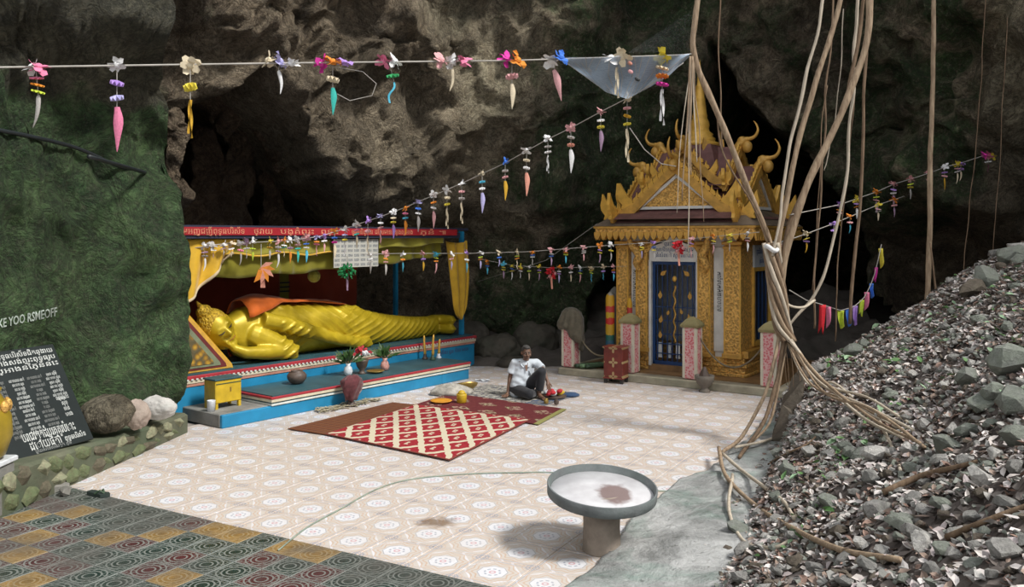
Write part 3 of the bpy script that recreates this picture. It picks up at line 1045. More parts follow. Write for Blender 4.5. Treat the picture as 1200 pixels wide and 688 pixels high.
# ------------------------------------------------------------------ roof
CX, CY = 2.1, 1.76
EW, ED = 1.52, 1.38           # half size of the eave along front / side
MB().box((CX, CY, 2.69), (2 * EW, 2 * ED, 0.12), bev=0.01).build('eave_beam', M_CARVED, pag)
MB().box((CX, CY, 2.765), (2 * EW + 0.05, 2 * ED + 0.05, 0.045), bev=0.008).build('eave_cornice', M_GOLD, pag)
petal = [(0, -0.15), (0.035, -0.11), (0.055, -0.06), (0.06, 0.0), (-0.06, 0.0), (-0.055, -0.06), (-0.035, -0.11)]
me_pet = MB().prism(petal, -0.02, 0.012).mesh('eave_petal', M_GOLD)
for side, (hw, hd) in enumerate(((EW, ED), (ED, EW), (EW, ED), (ED, EW))):
    Rm = Matrix.Translation((CX, CY, 0)) @ Matrix.Rotation(side * PI / 2, 4, 'Z')
    n = int(2 * hw / 0.125)
    for k in range(n):
        o = put('eave_petal', me_pet, pag)
        o.matrix_local = Rm @ Matrix.Translation((-hw + (k + 0.5) * 2 * hw / n, -hd - 0.005, 2.68))
# skirt roof
sk = MB()
a, b = (EW + 0.03, ED + 0.03), (1.10, 0.98)
sk.loft([[(CX - a[0], CY - a[1], 2.79), (CX + a[0], CY - a[1], 2.79), (CX + a[0], CY + a[1], 2.79), (CX - a[0], CY + a[1], 2.79)],
         [(CX - b[0], CY - b[1], 3.10), (CX + b[0], CY - b[1], 3.10), (CX + b[0], CY + b[1], 3.10), (CX - b[0], CY + b[1], 3.10)]])
sk.build('skirt_roof', M_SKIRT, pag)

flame = [(-0.045, 0), (0.045, 0), (0.055, 0.06), (0.02, 0.12), (0.035, 0.20), (-0.01, 0.14), (-0.05, 0.08)]
me_flame = MB().prism(flame, -0.018, 0.018).mesh('flame_crest', M_GOLDL)
# leaf shaped naga finial leaning outwards
naga = [(-0.10, 0.0), (0.10, 0.0), (0.16, 0.10), (0.13, 0.17), (0.06, 0.22), (0.0, 0.30), (-0.06, 0.38), (-0.13, 0.50), (-0.145, 0.38), (-0.17, 0.28), (-0.15, 0.18), (-0.11, 0.13), (-0.07, 0.08)]


def gable(k, g, hw, zb, za, flare, big):
    """one roof wing: k quarter turns, g distance of the gable from the centre"""
    Rm = Matrix.Translation((CX, CY, 0)) @ Matrix.Rotation(k * PI / 2, 4, 'Z')
    # concave slope from eave to ridge (x, z) on the right half
    dz = za - zb
    prof = [(hw + flare, zb - 0.05 * dz), (hw + 0.35 * flare, zb + 0.07 * dz), (hw * 0.82, zb + 0.24 * dz), (hw * 0.5, zb + 0.54 * dz), (hw * 0.2, zb + 0.83 * dz), (0, za)]
    th = 0.05
    outer = [(x, z) for x, z in prof] + [(-x, z) for x, z in prof[-2::-1]]
    inner = [(x * 0.97, z - th * 1.3) for x, z in outer]
    poly = outer + inner[::-1]
    # roof planes: build as strips
    mbr = MB(Rm)
    n = len(outer)
    rings = [[(x, y, z) for x, z in outer] for y in (-g + 0.05, 0.0)] 
    vs = rings[0] + rings[1] + [(x, -g + 0.05, z) for x, z in inner] + [(x, 0.0, z) for x, z in inner]
    fs = []
    for i in range(n - 1):
        fs += [(i, i + 1, n + i + 1, n + i), (2 * n + i + 1, 2 * n + i, 3 * n + i, 3 * n + i + 1), (i + 1, i, 2 * n + i, 2 * n + i + 1)]
    mbr.add(vs, fs)
    mbr.build('roof_wing', M_ROOFT, pag)
    # ribs on the tiles
    # bargeboards
    bw = 0.12 if big else 0.11
    for s in (1, -1):
        top = [(s * x, z + 0.02) for x, z in prof]
        bot = [(s * (x * 0.93 - 0.0), z - bw * (1.0 if i < 2 else 1.25)) for i, (x, z) in enumerate(prof)]
        bot[-1] = (0, prof[-1][1] - bw * 1.4)
        py = top + bot[::-1]
        if s == 1:
            py = py[::-1]
        mbb = MB(Rm)
        nn = len(top)
        for i in range(nn - 1):
            q = [top[i], top[i + 1], bot[i + 1], bot[i]]
            if s == -1:
                q = q[::-1]
            mbb.prism(q[::-1], -g - 0.03, -g + 0.06)
        bb = mbb.build('bargeboard', M_GOLD, pag)
        # flames along the upper edge
        segs = [(Vector((x, 0, z)), Vector((X, 0, Z))) for (x, z), (X, Z) in zip(top, top[1:])]
        total = sum((b_ - a_).length for a_, b_ in segs)
        cnt = int(total / (0.13 if big else 0.15))
        for q in range(1, cnt):
            d = total * q / cnt
            for a_, b_ in segs:
                l = (b_ - a_).length
                if d <= l:
                    break
                d -= l
            p = a_.lerp(b_, d / l)
            ang = math.atan2((b_ - a_).z, (b_ - a_).x)
            o = put('flame_crest', me_flame, bb)
            o.matrix_local = Rm @ Matrix.Translation((p.x, -g + 0.01, p.z - 0.01)) @ Matrix.Rotation(s * -0.35, 4, 'Y') @ Matrix.Diagonal((s * 0.9, 1, 0.95 if big else 0.75, 1))
        # leaf finials at the foot and the bend
        for (fx, fz, sc) in ((prof[0][0] - 0.04, prof[0][1] + 0.0, 0.98 if big else 0.6), (prof[1][0] - 0.17, prof[1][1] + 0.08, 0.98 if big else 0.6)):
            o = MB(Rm @ Matrix.Translation((s * fx, -g + 0.01, fz)) @ Matrix.Diagonal((-s * sc, 1, sc, 1))).prism(naga, -0.03, 0.03).build('naga_finial', M_GOLDL, pag)
    # pediment
    pe = [(hw * 0.70, zb + 0.17 * dz), (0, zb + 0.78 * dz), (-hw * 0.70, zb + 0.17 * dz)]
    MB(Rm).prism(pe[::-1], -g + 0.06, -g + 0.12).build('pediment', M_CARVED, pag)
    if big:
        mw = MB(Rm)
        e = 0.028
        P = [Vector((x, 0, z)) for x, z in pe]
        for i in range(3):
            a_, b_ = P[i], P[(i + 1) % 3]
            d = (b_ - a_); L_ = d.length
            ang = math.atan2(d.z, d.x)
            mw.box((L_ / 2, 0, 0), (L_ + 0.03, 0.05, 0.05), Matrix.Translation((a_.x, -g + 0.045, a_.z)) @ Matrix.Rotation(-ang, 4, 'Y'))
        mw.build('pediment_border', M_WHITE, pag)
    # horned finial at the ridge end
    sc = 1.0 if big else 0.95
    T = Rm @ Matrix.Translation((0, -g, za)) @ Matrix.Scale(sc, 4)
    c = MB(T)
    c.ell((0, -0.13, -0.02), (0.085, 0.10, 0.12))
    c.ell((0, -0.03, 0.10), (0.07, 0.10, 0.09))
    c.capsule([(0, 0.1, -0.05), (0, 0.0, 0.06), (0, -0.12, 0.13)], [0.07, 0.075, 0.05], 10)
    hp = catmull([(0, -0.05, 0.13), (0, -0.17, 0.13), (0, -0.28, 0.17), (0, -0.34, 0.28), (0, -0.31, 0.40), (0, -0.26, 0.47)], 6)
    c.tube(hp, [0.045 * (1 - 0.85 * i / (len(hp) - 1)) + 0.004 for i in range(len(hp))], 8)
    c.build('horn_finial', M_GOLD, pag, True)


for k in range(4):
    gable(k, 1.14 if k % 2 == 0 else 1.18, 1.04, 2.96, 3.90, 0.36, True)
for k in range(4):
    gable(k, 0.80, 0.66, 3.55, 4.28, 0.2, False)
# roof core and spire
MB().loft([[(CX - s, CY - s, z), (CX + s, CY - s, z), (CX + s, CY + s, z), (CX - s, CY + s, z)] for s, z in ((0.55, 3.1), (0.55, 3.7), (0.42, 4.15), (0.34, 4.32))]).build('roof_core', M_ROOFT, pag)
prof = [(0.30, 4.28), (0.36, 4.33), (0.36, 4.38), (0.28, 4.41), (0.30, 4.46), (0.24, 4.50), (0.25, 4.55), (0.185, 4.60), (0.17, 4.66), (0.185, 4.72), (0.165, 4.80), (0.135, 4.86), (0.145, 4.90), (0.13, 4.93), (0.12, 5.05), (0.10, 5.2), (0.105, 5.22), (0.09, 5.25), (0.075, 5.45), (0.08, 5.47), (0.055, 5.5), (0.04, 5.7), (0.02, 5.85), (0.004, 5.98)]
MB().lathe(prof, 20, c=(CX, CY, 0)).build('spire', M_GOLDL, pag, True)
for k in range(4):
    a = PI / 4 + k * PI / 2
    o = MB(Matrix.Translation((CX + 0.42 * math.cos(a), CY + 0.42 * math.sin(a), 4.05)) @ Matrix.Rotation(a + PI / 2, 4, 'Z') @ Matrix.Scale(0.8, 4)).prism(naga, -0.03, 0.03).build('naga_finial', M_GOLD, pag)

# ------------------------------------------------------------------ pink posts
def pinkpost():
    n = NT('pink_patterned_paint', 0.6)
    v = n.coord('Object')
    d = n.voro(v, 26)
    n.color(n.ramp(d, [(0.25, (0.55, 0.10, 0.12)), (0.45, (0.62, 0.27, 0.28)), (0.7, (0.66, 0.42, 0.40))]))
    return n.mat


M_PINK = pinkpost()
M_POSTCAP = concrete('mossy_post_cap', (0.27, 0.23, 0.11), 0.3)
M_CREAM = paint('cream_paint', (0.60, 0.55, 0.44), 0.6, 0, 0.12)
post_lab = ['pink patterned post with a sack cloth thrown over its top', 'pink patterned post behind the red wooden box', 'pink patterned post in front of the blue gate', 'pink patterned post at the terrace corner by the hanging roots']
POSTS = []
for k, t in enumerate((0.15, 1.39, 2.58, 3.94)):
    b = 0.22
    p = thing('terrace_post', post_lab[k], 'post', PW(t, b, tz), PROT, 'pink posts along the terrace edge')
    POSTS.append(PW(t, b, tz))
    w = 0.25
    shf = MB().box((0, 0, 0.45), (w, w, 0.90), bev=0.015).build('shaft', M_PINK, p)
    for sx, sy in ((1, -1), (-1, -1), (1, 1)):
        MB().box((sx * (w / 2 - 0.018), sy * (w / 2 - 0.018), 0.45), (0.045, 0.045, 0.86)).build('corner_strip', M_CREAM, shf)
    cp = MB()
    cp.loft([[(-h, -h, z), (h, -h, z), (h, h, z), (-h, h, z)] for h, z in ((0.155, 0.89), (0.16, 0.93), (0.15, 0.95), (0.09, 1.02), (0.02, 1.07))])
    cp.build('cap', M_POSTCAP, p)
# sagging chains between posts
M_ROPE = paint('old_rope', (0.16, 0.13, 0.085), 0.8, 0, 0.3, 30)
for k in (0, 2):
    a, b = POSTS[k] + Vector((0.1, 0, 0.68)), POSTS[k + 1] + Vector((-0.1, 0, 0.66))
    if k == 2:
        a, b = POSTS[k] + Vector((0.12, 0.0, 0.72)), POSTS[k + 1] + Vector((-0.13, 0.05, 0.62))
    pts = [a.lerp(b, u) + Vector((0, 0, -0.42 * 4 * u * (1 - u))) for u in [i / 20 for i in range(21)]]
    o = MB().tube(pts, 0.016, 8).build('sagging_rope', M_ROPE, None, True)
    tag(o, ('brown rope sagging from the sack covered post to the next post', '', 'brown rope sagging from the gate post to the corner post')[k], 'rope', 'ropes between the terrace posts')
# ------------------------------------------------------------------ reclining statue shelter
M_BLUE = paint('sky_blue_paint', (0.012, 0.20, 0.38), 0.5, 0, 0.15, 3)
M_TEAL = paint('dark_teal_paint', (0.028, 0.085, 0.105), 0.5, 0, 0.25, 3)
M_RED = paint('red_paint', (0.33, 0.025, 0.035), 0.55, 0, 0.2, 5)
M_STRIPE_C = paint('cream_stripe_paint', (0.56, 0.51, 0.38), 0.6, 0, 0.15)
M_STRIPE_P = paint('faded_pink_paint', (0.42, 0.20, 0.15), 0.6, 0, 0.2)
M_STRIPE_W = paint('white_stripe_paint', (0.55, 0.57, 0.54), 0.6, 0, 0.15)
M_SIGNRED = paint('sign_red', (0.30, 0.012, 0.02), 0.5, 0, 0.15)
M_SALMON = paint('salmon_lettering', (0.56, 0.22, 0.13), 0.6, 0, 0.15)
M_NAVY = paint('navy_beam', (0.018, 0.022, 0.045), 0.6, 0, 0.2)


def cloth(name, c, rough=0.8, var=0.2, scale=3.0, weave=160, sheen=0.2):
    n = NT(name, rough, 0, 0.25)
    v = n.coord('Object')
    f = n.noise(v, scale, 5, 0.6)
    n.color(n.ramp(f, [(0.3, tuple(k * (1 - var) for k in c)), (0.7, tuple(min(1, k * (1 + var)) for k in c))]))
    n.bump(n.noise(v, weave, 2, 0.5), 0.15, 0.003)
    n.b.inputs['Sheen Weight'].default_value = sheen
    return n.mat


M_YCLOTH = cloth('golden_cloth', (0.55, 0.33, 0.025), 0.55)
M_OLIVE = cloth('olive_cloth', (0.17, 0.155, 0.012), 0.6)
M_OLIVEL = cloth('light_olive_cloth', (0.27, 0.25, 0.035), 0.6)
M_MAROONC = cloth('maroon_cloth', (0.30, 0.05, 0.028), 0.85)
M_ORANGEC = cloth('orange_cloth', (0.52, 0.105, 0.008), 0.7)
M_FRINGE = cloth('pale_fringe', (0.50, 0.40, 0.25), 0.8)
M_STATUE = NT('gilded_statue', 0.40, 0.25)
_v = M_STATUE.coord('Object')
M_STATUE.color(M_STATUE.ramp(M_STATUE.noise(_v, 2.5, 6, 0.6), [(0.3, (0.34, 0.25, 0.010)), (0.7, (0.57, 0.42, 0.022))]))
M_STATUE.bump(M_STATUE.noise(_v, 24, 4, 0.6), 0.10, 0.01)
M_STATUE.rough(M_STATUE.ramp(M_STATUE.noise(_v, 7, 4, 0.6), [(0.3, 0.34), (0.7, 0.5)]))
M_STATUE = M_STATUE.mat

SA = Vector((-3.9, 11.504, 0)); SROT = math.atan2(0.793, 0.609)
SM = Matrix.Translation(SA) @ Matrix.Rotation(SROT, 4, 'Z')


def SW(s, q, z=0.0):
    return SM @ Vector((s, q, z))


plat = thing('statue_platform', 'blue stepped platform with red and cream stripes under the golden reclining statue', 'platform', SA, SROT)
# concrete step in front, blue faced
MB().box((2.2, 0.5, 0.09), (5.86 - 1.46, 0.98, 0.18), bev=0.01).build('lower_block', M_BLUE, plat).location.x = 0.0
MB().box((2.565 + 2.2, 0.5, 0.09), (0.73, 0.98, 0.175), bev=0.01).build('lower_block', M_BLUE, plat)
MB().box((0.40, 0.52, 0.095), (0.82, 0.92, 0.185), bev=0.012).build('concrete_step', M_CONC_GREY, plat)
# lower tier slab with stripes


def stripes(s0, s1, q0, z0, bands, d, end=True):
    z = z0
    for (h, mt, out, nm) in bands:
        c = MB().box(((s0 + s1) / 2, q0 + d / 2 - out, z + h / 2), (s1 - s0 + 2 * out, d, h), bev=min(0.006, h * 0.3))
        c.build(nm, mt, plat)
        z += h
    return z


stripes(0.80, 5.13, 0.0, 0.182, ((0.030, M_STRIPE_W, 0.010, 'white_stripe'), (0.020, M_TEAL, 0.0, 'teal_stripe'), (0.045, M_STRIPE_C, 0.014, 'cream_stripe'), (0.034, M_RED, 0.022, 'red_stripe')), 0.93)
MB().box((2.965, 0.47, 0.318), (4.30, 0.92, 0.016)).build('lower_top', M_TEAL, plat)
# upper tier
ub = MB().box((3.05, 2.15, 0.225), (6.7, 2.4, 0.45), bev=0.01).build('upper_block', M_BLUE, plat)
stripes(-0.3, 6.4, 0.95, 0.45, ((0.045, M_STRIPE_P, 0.012, 'pink_stripe'), (0.055, M_STRIPE_C, 0.022, 'cream_stripe'), (0.055, M_RED, 0.034, 'red_stripe')), 2.4)
MB().box((3.05, 2.15, 0.615), (6.66, 2.38, 0.03)).build('upper_top', M_TEAL, plat)
# small scalloped studs along the red edge
me_st = MB().box((0, 0, 0), (0.035, 0.012, 0.022)).mesh('edge_stud', M_STRIPE_W)
for k in range(88):
    put('edge_stud', me_st, ub, (-0.26 + 0.0755 * k, 0.912, 0.556))
text('scribble', 'ឧទ្ទិស ជូន បិតា មាតា', 0.10, M_INK, ub, facing(Vector((5.75, 0.944, 0.36)), (1, 0, 0)), width=0.9)
ZP = 0.632

# canopy: sign board, beam, posts, roof
can = thing('canopy', 'flat canopy with red lettered sign board on blue posts over the statue', 'canopy', SA, SROT)
MB().box((2.72, 1.9, 2.735), (6.5, 2.3, 0.05)).build('roof_board', M_NAVY, can)
MB().box((2.68, 0.78, 2.62), (6.1, 0.06, 0.10)).build('beam', M_NAVY, can)
sbd = MB().box((2.62, 0.745, 2.675), (6.0, 0.03, 0.115)).build('sign_board', M_SIGNRED, can)
for tx, a, b in (('សូមអញ្ជើញពុទ្ធបរិស័ទ', -0.25, 0.85), ('ថ្វាយ', 1.02, 1.35), ('បង្គំព្រះ', 1.5, 2.15), ('ពុទ្ធ', 2.3, 2.65), ('ចូលនិព្វាន ដែលមានក្នុងល្អាង', 2.95, 4.4), ('ភ្នំ ៕', 4.6, 5.3)):
    text('sign_lettering', tx, 0.115, M_SALMON, sbd, facing(Vector(((a + b) / 2, 0.727, 2.672)), (1, 0, 0)), width=b - a)
for (s, q) in ((6.2, 1.12), (-0.45, 1.1), (-0.45, 2.9), (6.12, 2.9), (2.9, 2.98)):
    if s == 2.9:
        cps = MB().box((3.25, 2.95, 1.66), (0.20, 0.08, 2.05)).build('centre_post', M_OLIVEL, can)
        for z in (1.58, 1.66, 1.74):
            MB().box((3.25, 2.90, z), (0.22, 0.02, 0.025)).build('post_mark', M_NAVY, cps)
    else:
        MB().box((s, q, (ZP + 2.70) / 2), (0.075, 0.075, 2.70 - ZP)).build('post', M_BLUE if s > 0 else M_OLIVE, can)

# backdrop cloths
for nm, a, b, lab in (('l', -0.1, 3.13, 'dark red backdrop cloth hanging behind the statue head and shoulders'), ('r', 3.37, 5.05, 'dark red backdrop cloth hanging behind the statue legs')):
    mb = MB(SM)
    mb.grid(60, 14, lambda u, v: (lerp(a, b, u), 2.92 + 0.025 * math.sin(u * (b - a) * 5 + v * 2) + 0.02 * noise.noise(Vector((u * 7, v * 3, a))), lerp(0.9, 2.32, v) + 0.02 * math.sin(u * 5)))
    tag(mb.build('backdrop_cloth', M_MAROONC, None, True, 0.008), lab, 'cloth', 'red backdrop cloths')

# olive valance in two layers and the side piece
mb = MB(SM)
mb.grid(160, 10, lambda u, v: (lerp(0.2, 5.45, u), 1.0 + 0.03 * math.sin(u * 90 + 2 * math.sin(u * 21)) * (1 - v) + 0.02 * noise.noise(Vector((u * 9, v, 0))),
                              lerp(1.98 + 0.25 * u * u + 0.02 * math.sin(u * 31), 2.58, v)))
tag(mb.build('valance', M_OLIVE, None, True, 0.008), 'olive green cloth valance hanging under the red sign board', 'valance')
mb = MB(SM)
mb.grid(90, 6, lambda u, v: (lerp(0.3, 3.1, u), 0.90 + 0.025 * math.sin(u * 45), lerp(2.30 + 0.05 * math.sin(u * 3 * PI) ** 2, 2.55, v)))
vl = tag(mb.build('swag', M_OLIVEL, None, True, 0.006), 'lighter olive swag with yellow hem draped over the valance', 'cloth')
mb = MB(SM)
mb.tube([(lerp(0.3, 3.1, u), 0.885 + 0.025 * math.sin(u * 45), 2.30 + 0.05 * math.sin(u * 3 * PI) ** 2) for u in [i / 60 for i in range(61)]], 0.016, 6)
mb.build('hem', M_YCLOTH, vl)
mb = MB(SM)
mb.grid(40, 8, lambda u, v: (lerp(3.7, 5.35, u), 0.86 + 0.03 * math.sin(u * 17), lerp(2.38 + 0.08 * u + 0.02 * math.sin(u * 9), 2.60, v)))
tag(mb.build('swag', M_OLIVEL, None, True, 0.006), 'crumpled pale olive cloth pinned beneath the sign board end', 'cloth')

# curtains
mb = MB(SM)


def cur_l(u, v):
    L_ = interp([(0, 0.95), (0.3, 0.80), (0.7, 0.45), (1, 0.20)], u)
    s_ = lerp(-0.15, 0.84, u) - 0.10 * v * u
    return (s_, 0.86 + 0.05 * math.sin(u * 14 + v * 2) * (0.4 + v), 2.56 - v * L_)


mb.grid(50, 24, cur_l)
cl = tag(mb.build('curtain', M_YCLOTH, None, True, 0.006), 'golden curtain drawn aside beside the mossy rock and statue head', 'curtain', 'golden curtains of the shelter')
fr = MB(SM)
fr.tube([cur_l(u, 1.0) for u in [i / 30 for i in range(31)]], 0.022, 6)
fr.build('fringe', M_FRINGE, cl, True)
mb = MB(SM)
mb.tube([(-0.12, 0.84, 1.42), (-0.13, 0.82, 1.3), (-0.11, 0.83, 1.1), (-0.12, 0.83, 0.95)], [0.03, 0.05, 0.045, 0.02], 8)
mb.build('tie', M_ORANGEC, cl, True)
mb = MB(SM)


def cur_r(u, v):
    w = interp([(0, 0.33), (0.5, 0.28), (0.85, 0.19), (0.95, 0.13), (1, 0.05)], v)
    s = 5.92 + (u - 0.5) * 2 * w + 0.11 * v
    return (s, 1.0 + 0.035 * math.sin(u * 15 + v) - 0.04 * math.sin(v * PI), 2.52 - 1.52 * v - 0.05 * math.sin(u * PI))


mb.grid(30, 24, cur_r)
tag(mb.build('curtain', M_YCLOTH, None, True, 0.006), 'golden curtain hanging down the blue end post of the canopy', 'curtain', 'golden curtains of the shelter')

# ------------------------------------------------------------------ pillow and statue
pil = thing('statue_pillow', 'wedge pillow with ornate bordered side panel under the statue head', 'pillow', SW(0, 0, ZP), SROT)
pw = [(0.86, 0.0), (0.84, 0.06), (0.12, 0.86), (-0.35, 0.86), (-0.35, 0.0)]
MB().prism([(x, z) for x, z in pw][::-1], 1.02, 2.0).build('cushion', M_YCLOTH, pil)
M_PMAROON = paint('pillow_maroon', (0.13, 0.02, 0.02), 0.6)
M_PGREEN = paint('pillow_sage', (0.17, 0.20, 0.12), 0.6)


def floral():
    n = NT('pillow_floral', 0.5, 0.2)
    v = n.coord('Object')
    d = n.voro(v, 11, 'F1')
    n.color(n.ramp(d, [(0.15, (0.50, 0.30, 0.04)), (0.38, (0.30, 0.17, 0.03)), (0.6, (0.12, 0.10, 0.05))]))
    n.bump(d, 0.5, 0.02)
    return n.mat


M_FLORAL = floral()
cxp, czp = 0.0, 0.26
for k, (sc, mt, nm) in enumerate(((0.97, M_GOLDL, 'outer_border'), (0.86, M_PMAROON, 'maroon_border'), (0.74, M_PGREEN, 'sage_border'), (0.60, M_FLORAL, 'floral_panel'))):
    MB().prism([((x - cxp) * sc + cxp, (z - czp) * sc + czp) for x, z in pw][::-1], 1.02 - 0.008 * (k + 1), 1.03).build(nm, mt, pil)

buddha = thing('reclining_buddha', 'gilded reclining Buddha statue in pleated robe lying on the blue platform', 'statue', SW(0, 0, ZP), SROT)
b = MB()
# trunk and legs: sections along x  (x, y centre, z centre, half depth, half height)
secs = [(1.05, 1.46, 0.50, 0.17, 0.20), (1.25, 1.50, 0.45, 0.26, 0.36), (1.45, 1.55, 0.43, 0.34, 0.43), (1.8, 1.58, 0.43, 0.38, 0.44), (2.3, 1.60, 0.41, 0.37, 0.42), (2.8, 1.60, 0.40, 0.38, 0.40), (3.3, 1.60, 0.37, 0.39, 0.37),
        (3.9, 1.58, 0.31, 0.36, 0.31), (4.5, 1.56, 0.24, 0.31, 0.25), (5.1, 1.54, 0.20, 0.26, 0.205), (5.5, 1.52, 0.19, 0.21, 0.185), (5.75, 1.50, 0.195, 0.19, 0.19)]
NS = 120
tab = [[(s[0], s[i]) for s in secs] for i in range(1, 5)]
rings = []
for k in range(NS + 1):
    x = lerp(1.05, 5.75, k / NS)
    cy, cz, hy, hz = [interp(t_, x) for t_ in tab]
    ring = []
    for j in range(72):
        a = 2 * PI * j / 72
        ca, sa = math.cos(a), math.sin(a)
        ex = 0.8
        yy = math.copysign(abs(ca) ** ex, ca); zz = math.copysign(abs(sa) ** ex, sa)
        ring.append((x, cy + hy * yy, max(0.0, cz + hz * zz)))
    rings.append(ring)
b.loft(rings)
# head, neck, crown
U = Vector((-0.60, 0, 0.80)); FX = Vector((0.80, 0, 0.60)); FN = Vector((0, -1, 0))
HC = Vector((0.80, 1.32, 0.56))


def hp(r, u, f):
    """head space: right, up, forward"""
    return HC + FX * r + U * u + FN * f


HM = Matrix((FX, -FN, U)).transposed().to_4x4(); HM.translation = HC      # x right, y back, z up
b.capsule([hp(0, -0.22, -0.05), (1.2, 1.5, 0.42)], [0.16, 0.2], 14)
b.ell((0, 0, 0), (0.215, 0.235, 0.30), HM, 20, 14)
b.ell((0, -0.02, -0.14), (0.165, 0.20, 0.18), HM, 18, 12)
head_extra = MB()
# face relief
b.capsule([hp(0, 0.06, 0.21), hp(0, -0.06, 0.265)], [0.022, 0.042], 8)      # nose
b.capsule([hp(-0.045, -0.065, 0.235), hp(0.045, -0.065, 0.235)], [0.028, 0.028], 8)
b.capsule([hp(-0.065, -0.15, 0.215), hp(0, -0.143, 0.235), hp(0.065, -0.15, 0.215)], [0.014, 0.022, 0.014], 8)
b.capsule([hp(-0.05, -0.178, 0.208), hp(0, -0.182, 0.224), hp(0.05, -0.178, 0.208)], [0.013, 0.022, 0.013], 8)
b.ell((0, -0.19, -0.255), (0.06, 0.045, 0.045), HM)
for s in (-1, 1):
    b.capsule([hp(s * 0.03, 0.055, 0.225), hp(s * 0.10, 0.075, 0.205), hp(s * 0.165, 0.045, 0.15)], [0.013, 0.017, 0.01], 8)
    b.ell((s * 0.09, -0.185, 0.012), (0.055, 0.035, 0.026), HM)
    b.capsule([hp(s * 0.215, 0.07, 0.0), hp(s * 0.235, -0.04, -0.01), hp(s * 0.215, -0.20, 0.0)], [0.04, 0.035, 0.03], 8)
# right arm folded on the platform below the head
b.capsule([(1.45, 1.3, 0.40), (1.75, 1.16, 0.24), (1.98, 1.09, 0.13)], [0.22, 0.17, 0.12], 14)
b.capsule([(1.98, 1.09, 0.125), (1.5, 1.06, 0.15), (1.12, 1.08, 0.19), (0.95, 1.12, 0.27)], [0.125, 0.115, 0.09, 0.06], 14)
for k in range(4):
    b.capsule([(0.98, 1.10, 0.24 + 0.0 * k), (0.88 - 0.005 * k, 1.10 + 0.045 * k, 0.32), (0.80 - 0.01 * k, 1.12 + 0.045 * k, 0.38)], [0.032, 0.03, 0.022], 8)
# left arm along the upper side, hand on the hip
b.capsule([(1.5, 1.44, 0.74), (2.0, 1.42, 0.72), (2.55, 1.42, 0.64), (3.1, 1.42, 0.62), (3.45, 1.46, 0.64)], [0.17, 0.14, 0.12, 0.10, 0.085], 14)
b.capsule([(3.45, 1.46, 0.68), (3.75, 1.48, 0.65)], [0.075, 0.06], 10)
for k in range(4):
    b.capsule([(3.72, 1.38 + 0.05 * k, 0.62 + 0.012 * k), (3.95, 1.38 + 0.05 * k, 0.58 + 0.01 * k), (4.08 - 0.03 * abs(k - 1.5), 1.385 + 0.05 * k, 0.54 + 0.01 * k)], [0.03, 0.027, 0.02], 8)
# sash running from the shoulder down the front
cp = catmull([(1.50, 1.18, 0.66), (1.9, 1.13, 0.56), (2.4, 1.12, 0.40), (2.9, 1.13, 0.24), (3.4, 1.16, 0.12), (3.8, 1.22, 0.07)], 8)
b.tube(cp, [0.13 * (1 - 0.35 * i / (len(cp) - 1)) for i in range(len(cp))], 12)
# feet, soles upright side by side
for k, zc in enumerate((0.105, 0.285)):
    b.capsule([(5.5, 1.52, zc * 0.9), (5.78, 1.52, zc), (5.90, 1.50, zc + 0.01)], [0.11, 0.125, 0.09], 12)
    b.capsule([(5.93, 1.62, zc + 0.01), (5.97, 1.42, zc + 0.015), (5.97, 1.20, zc + 0.02)], [0.095, 0.105, 0.095], 12)
    for q in range(5):
        b.capsule([(5.90 + 0.03 * q, 1.17, zc + 0.02), (5.89 + 0.03 * q, 1.08 + 0.008 * q, zc + 0.02)], [0.032, 0.024], 6)
me = remeshed(b, 'figure', M_STATUE, 0.019, 3, 0.5)
# robe pleats
N = len(me.vertices)
co = np.empty(N * 3, dtype=np.float32); me.vertices.foreach_get('co', co); co = co.reshape(-1, 3)
no = np.empty(N * 3, dtype=np.float32); me.vertices.foreach_get('normal', no); no = no.reshape(-1, 3)
x, y, z = co[:, 0], co[:, 1], co[:, 2]


def ss(a, b_, v):
    t = np.clip((v - a) / (b_ - a), 0, 1)
    return t * t * (3 - 2 * t)


# pleats fan from the left shoulder across the trunk, then run slantwise over the legs
sash = 0.62 - (x - 1.5) * 0.265
above = ss(0.03, 0.12, z - sash)
ph1 = (z * 1.1 + (x - 1.4) * 0.9) * 2 * math.pi * 5.2
ph2 = (z * 2.2 - (x - 2.9) * 1.25 + 0.3 * np.sin(x * 1.7)) * 2 * math.pi * 3.9
chest = ss(1.62, 2.0, x) * (1 - ss(3.1, 3.7, x))
chest = chest * (1 - 0.92 * np.exp(-((z - (0.72 - 0.05 * (x - 1.5))) / 0.14) ** 2) * (1 - ss(2.9, 3.3, x)) * (y < 1.5))
legs = ss(3.0, 3.6, x) * (1 - ss(5.5, 5.75, x))
sh = lambda p: np.maximum(0, np.sin(p)) ** 1.4
d = 0.024 * sh(ph1) * chest * (0.25 + 0.75 * above) + 0.017 * sh(ph2) * legs
d += 0.030 * sh((z * 2.0 - (x - 1.5) * 1.0) * 2 * math.pi * 3.6) * ss(1.70, 1.85, x) * (1 - ss(2.2, 2.5, x)) * (1 - above)
co += no * d[:, None]
me.vertices.foreach_set('co', co.ravel())
me.update()
put('figure', me, buddha)
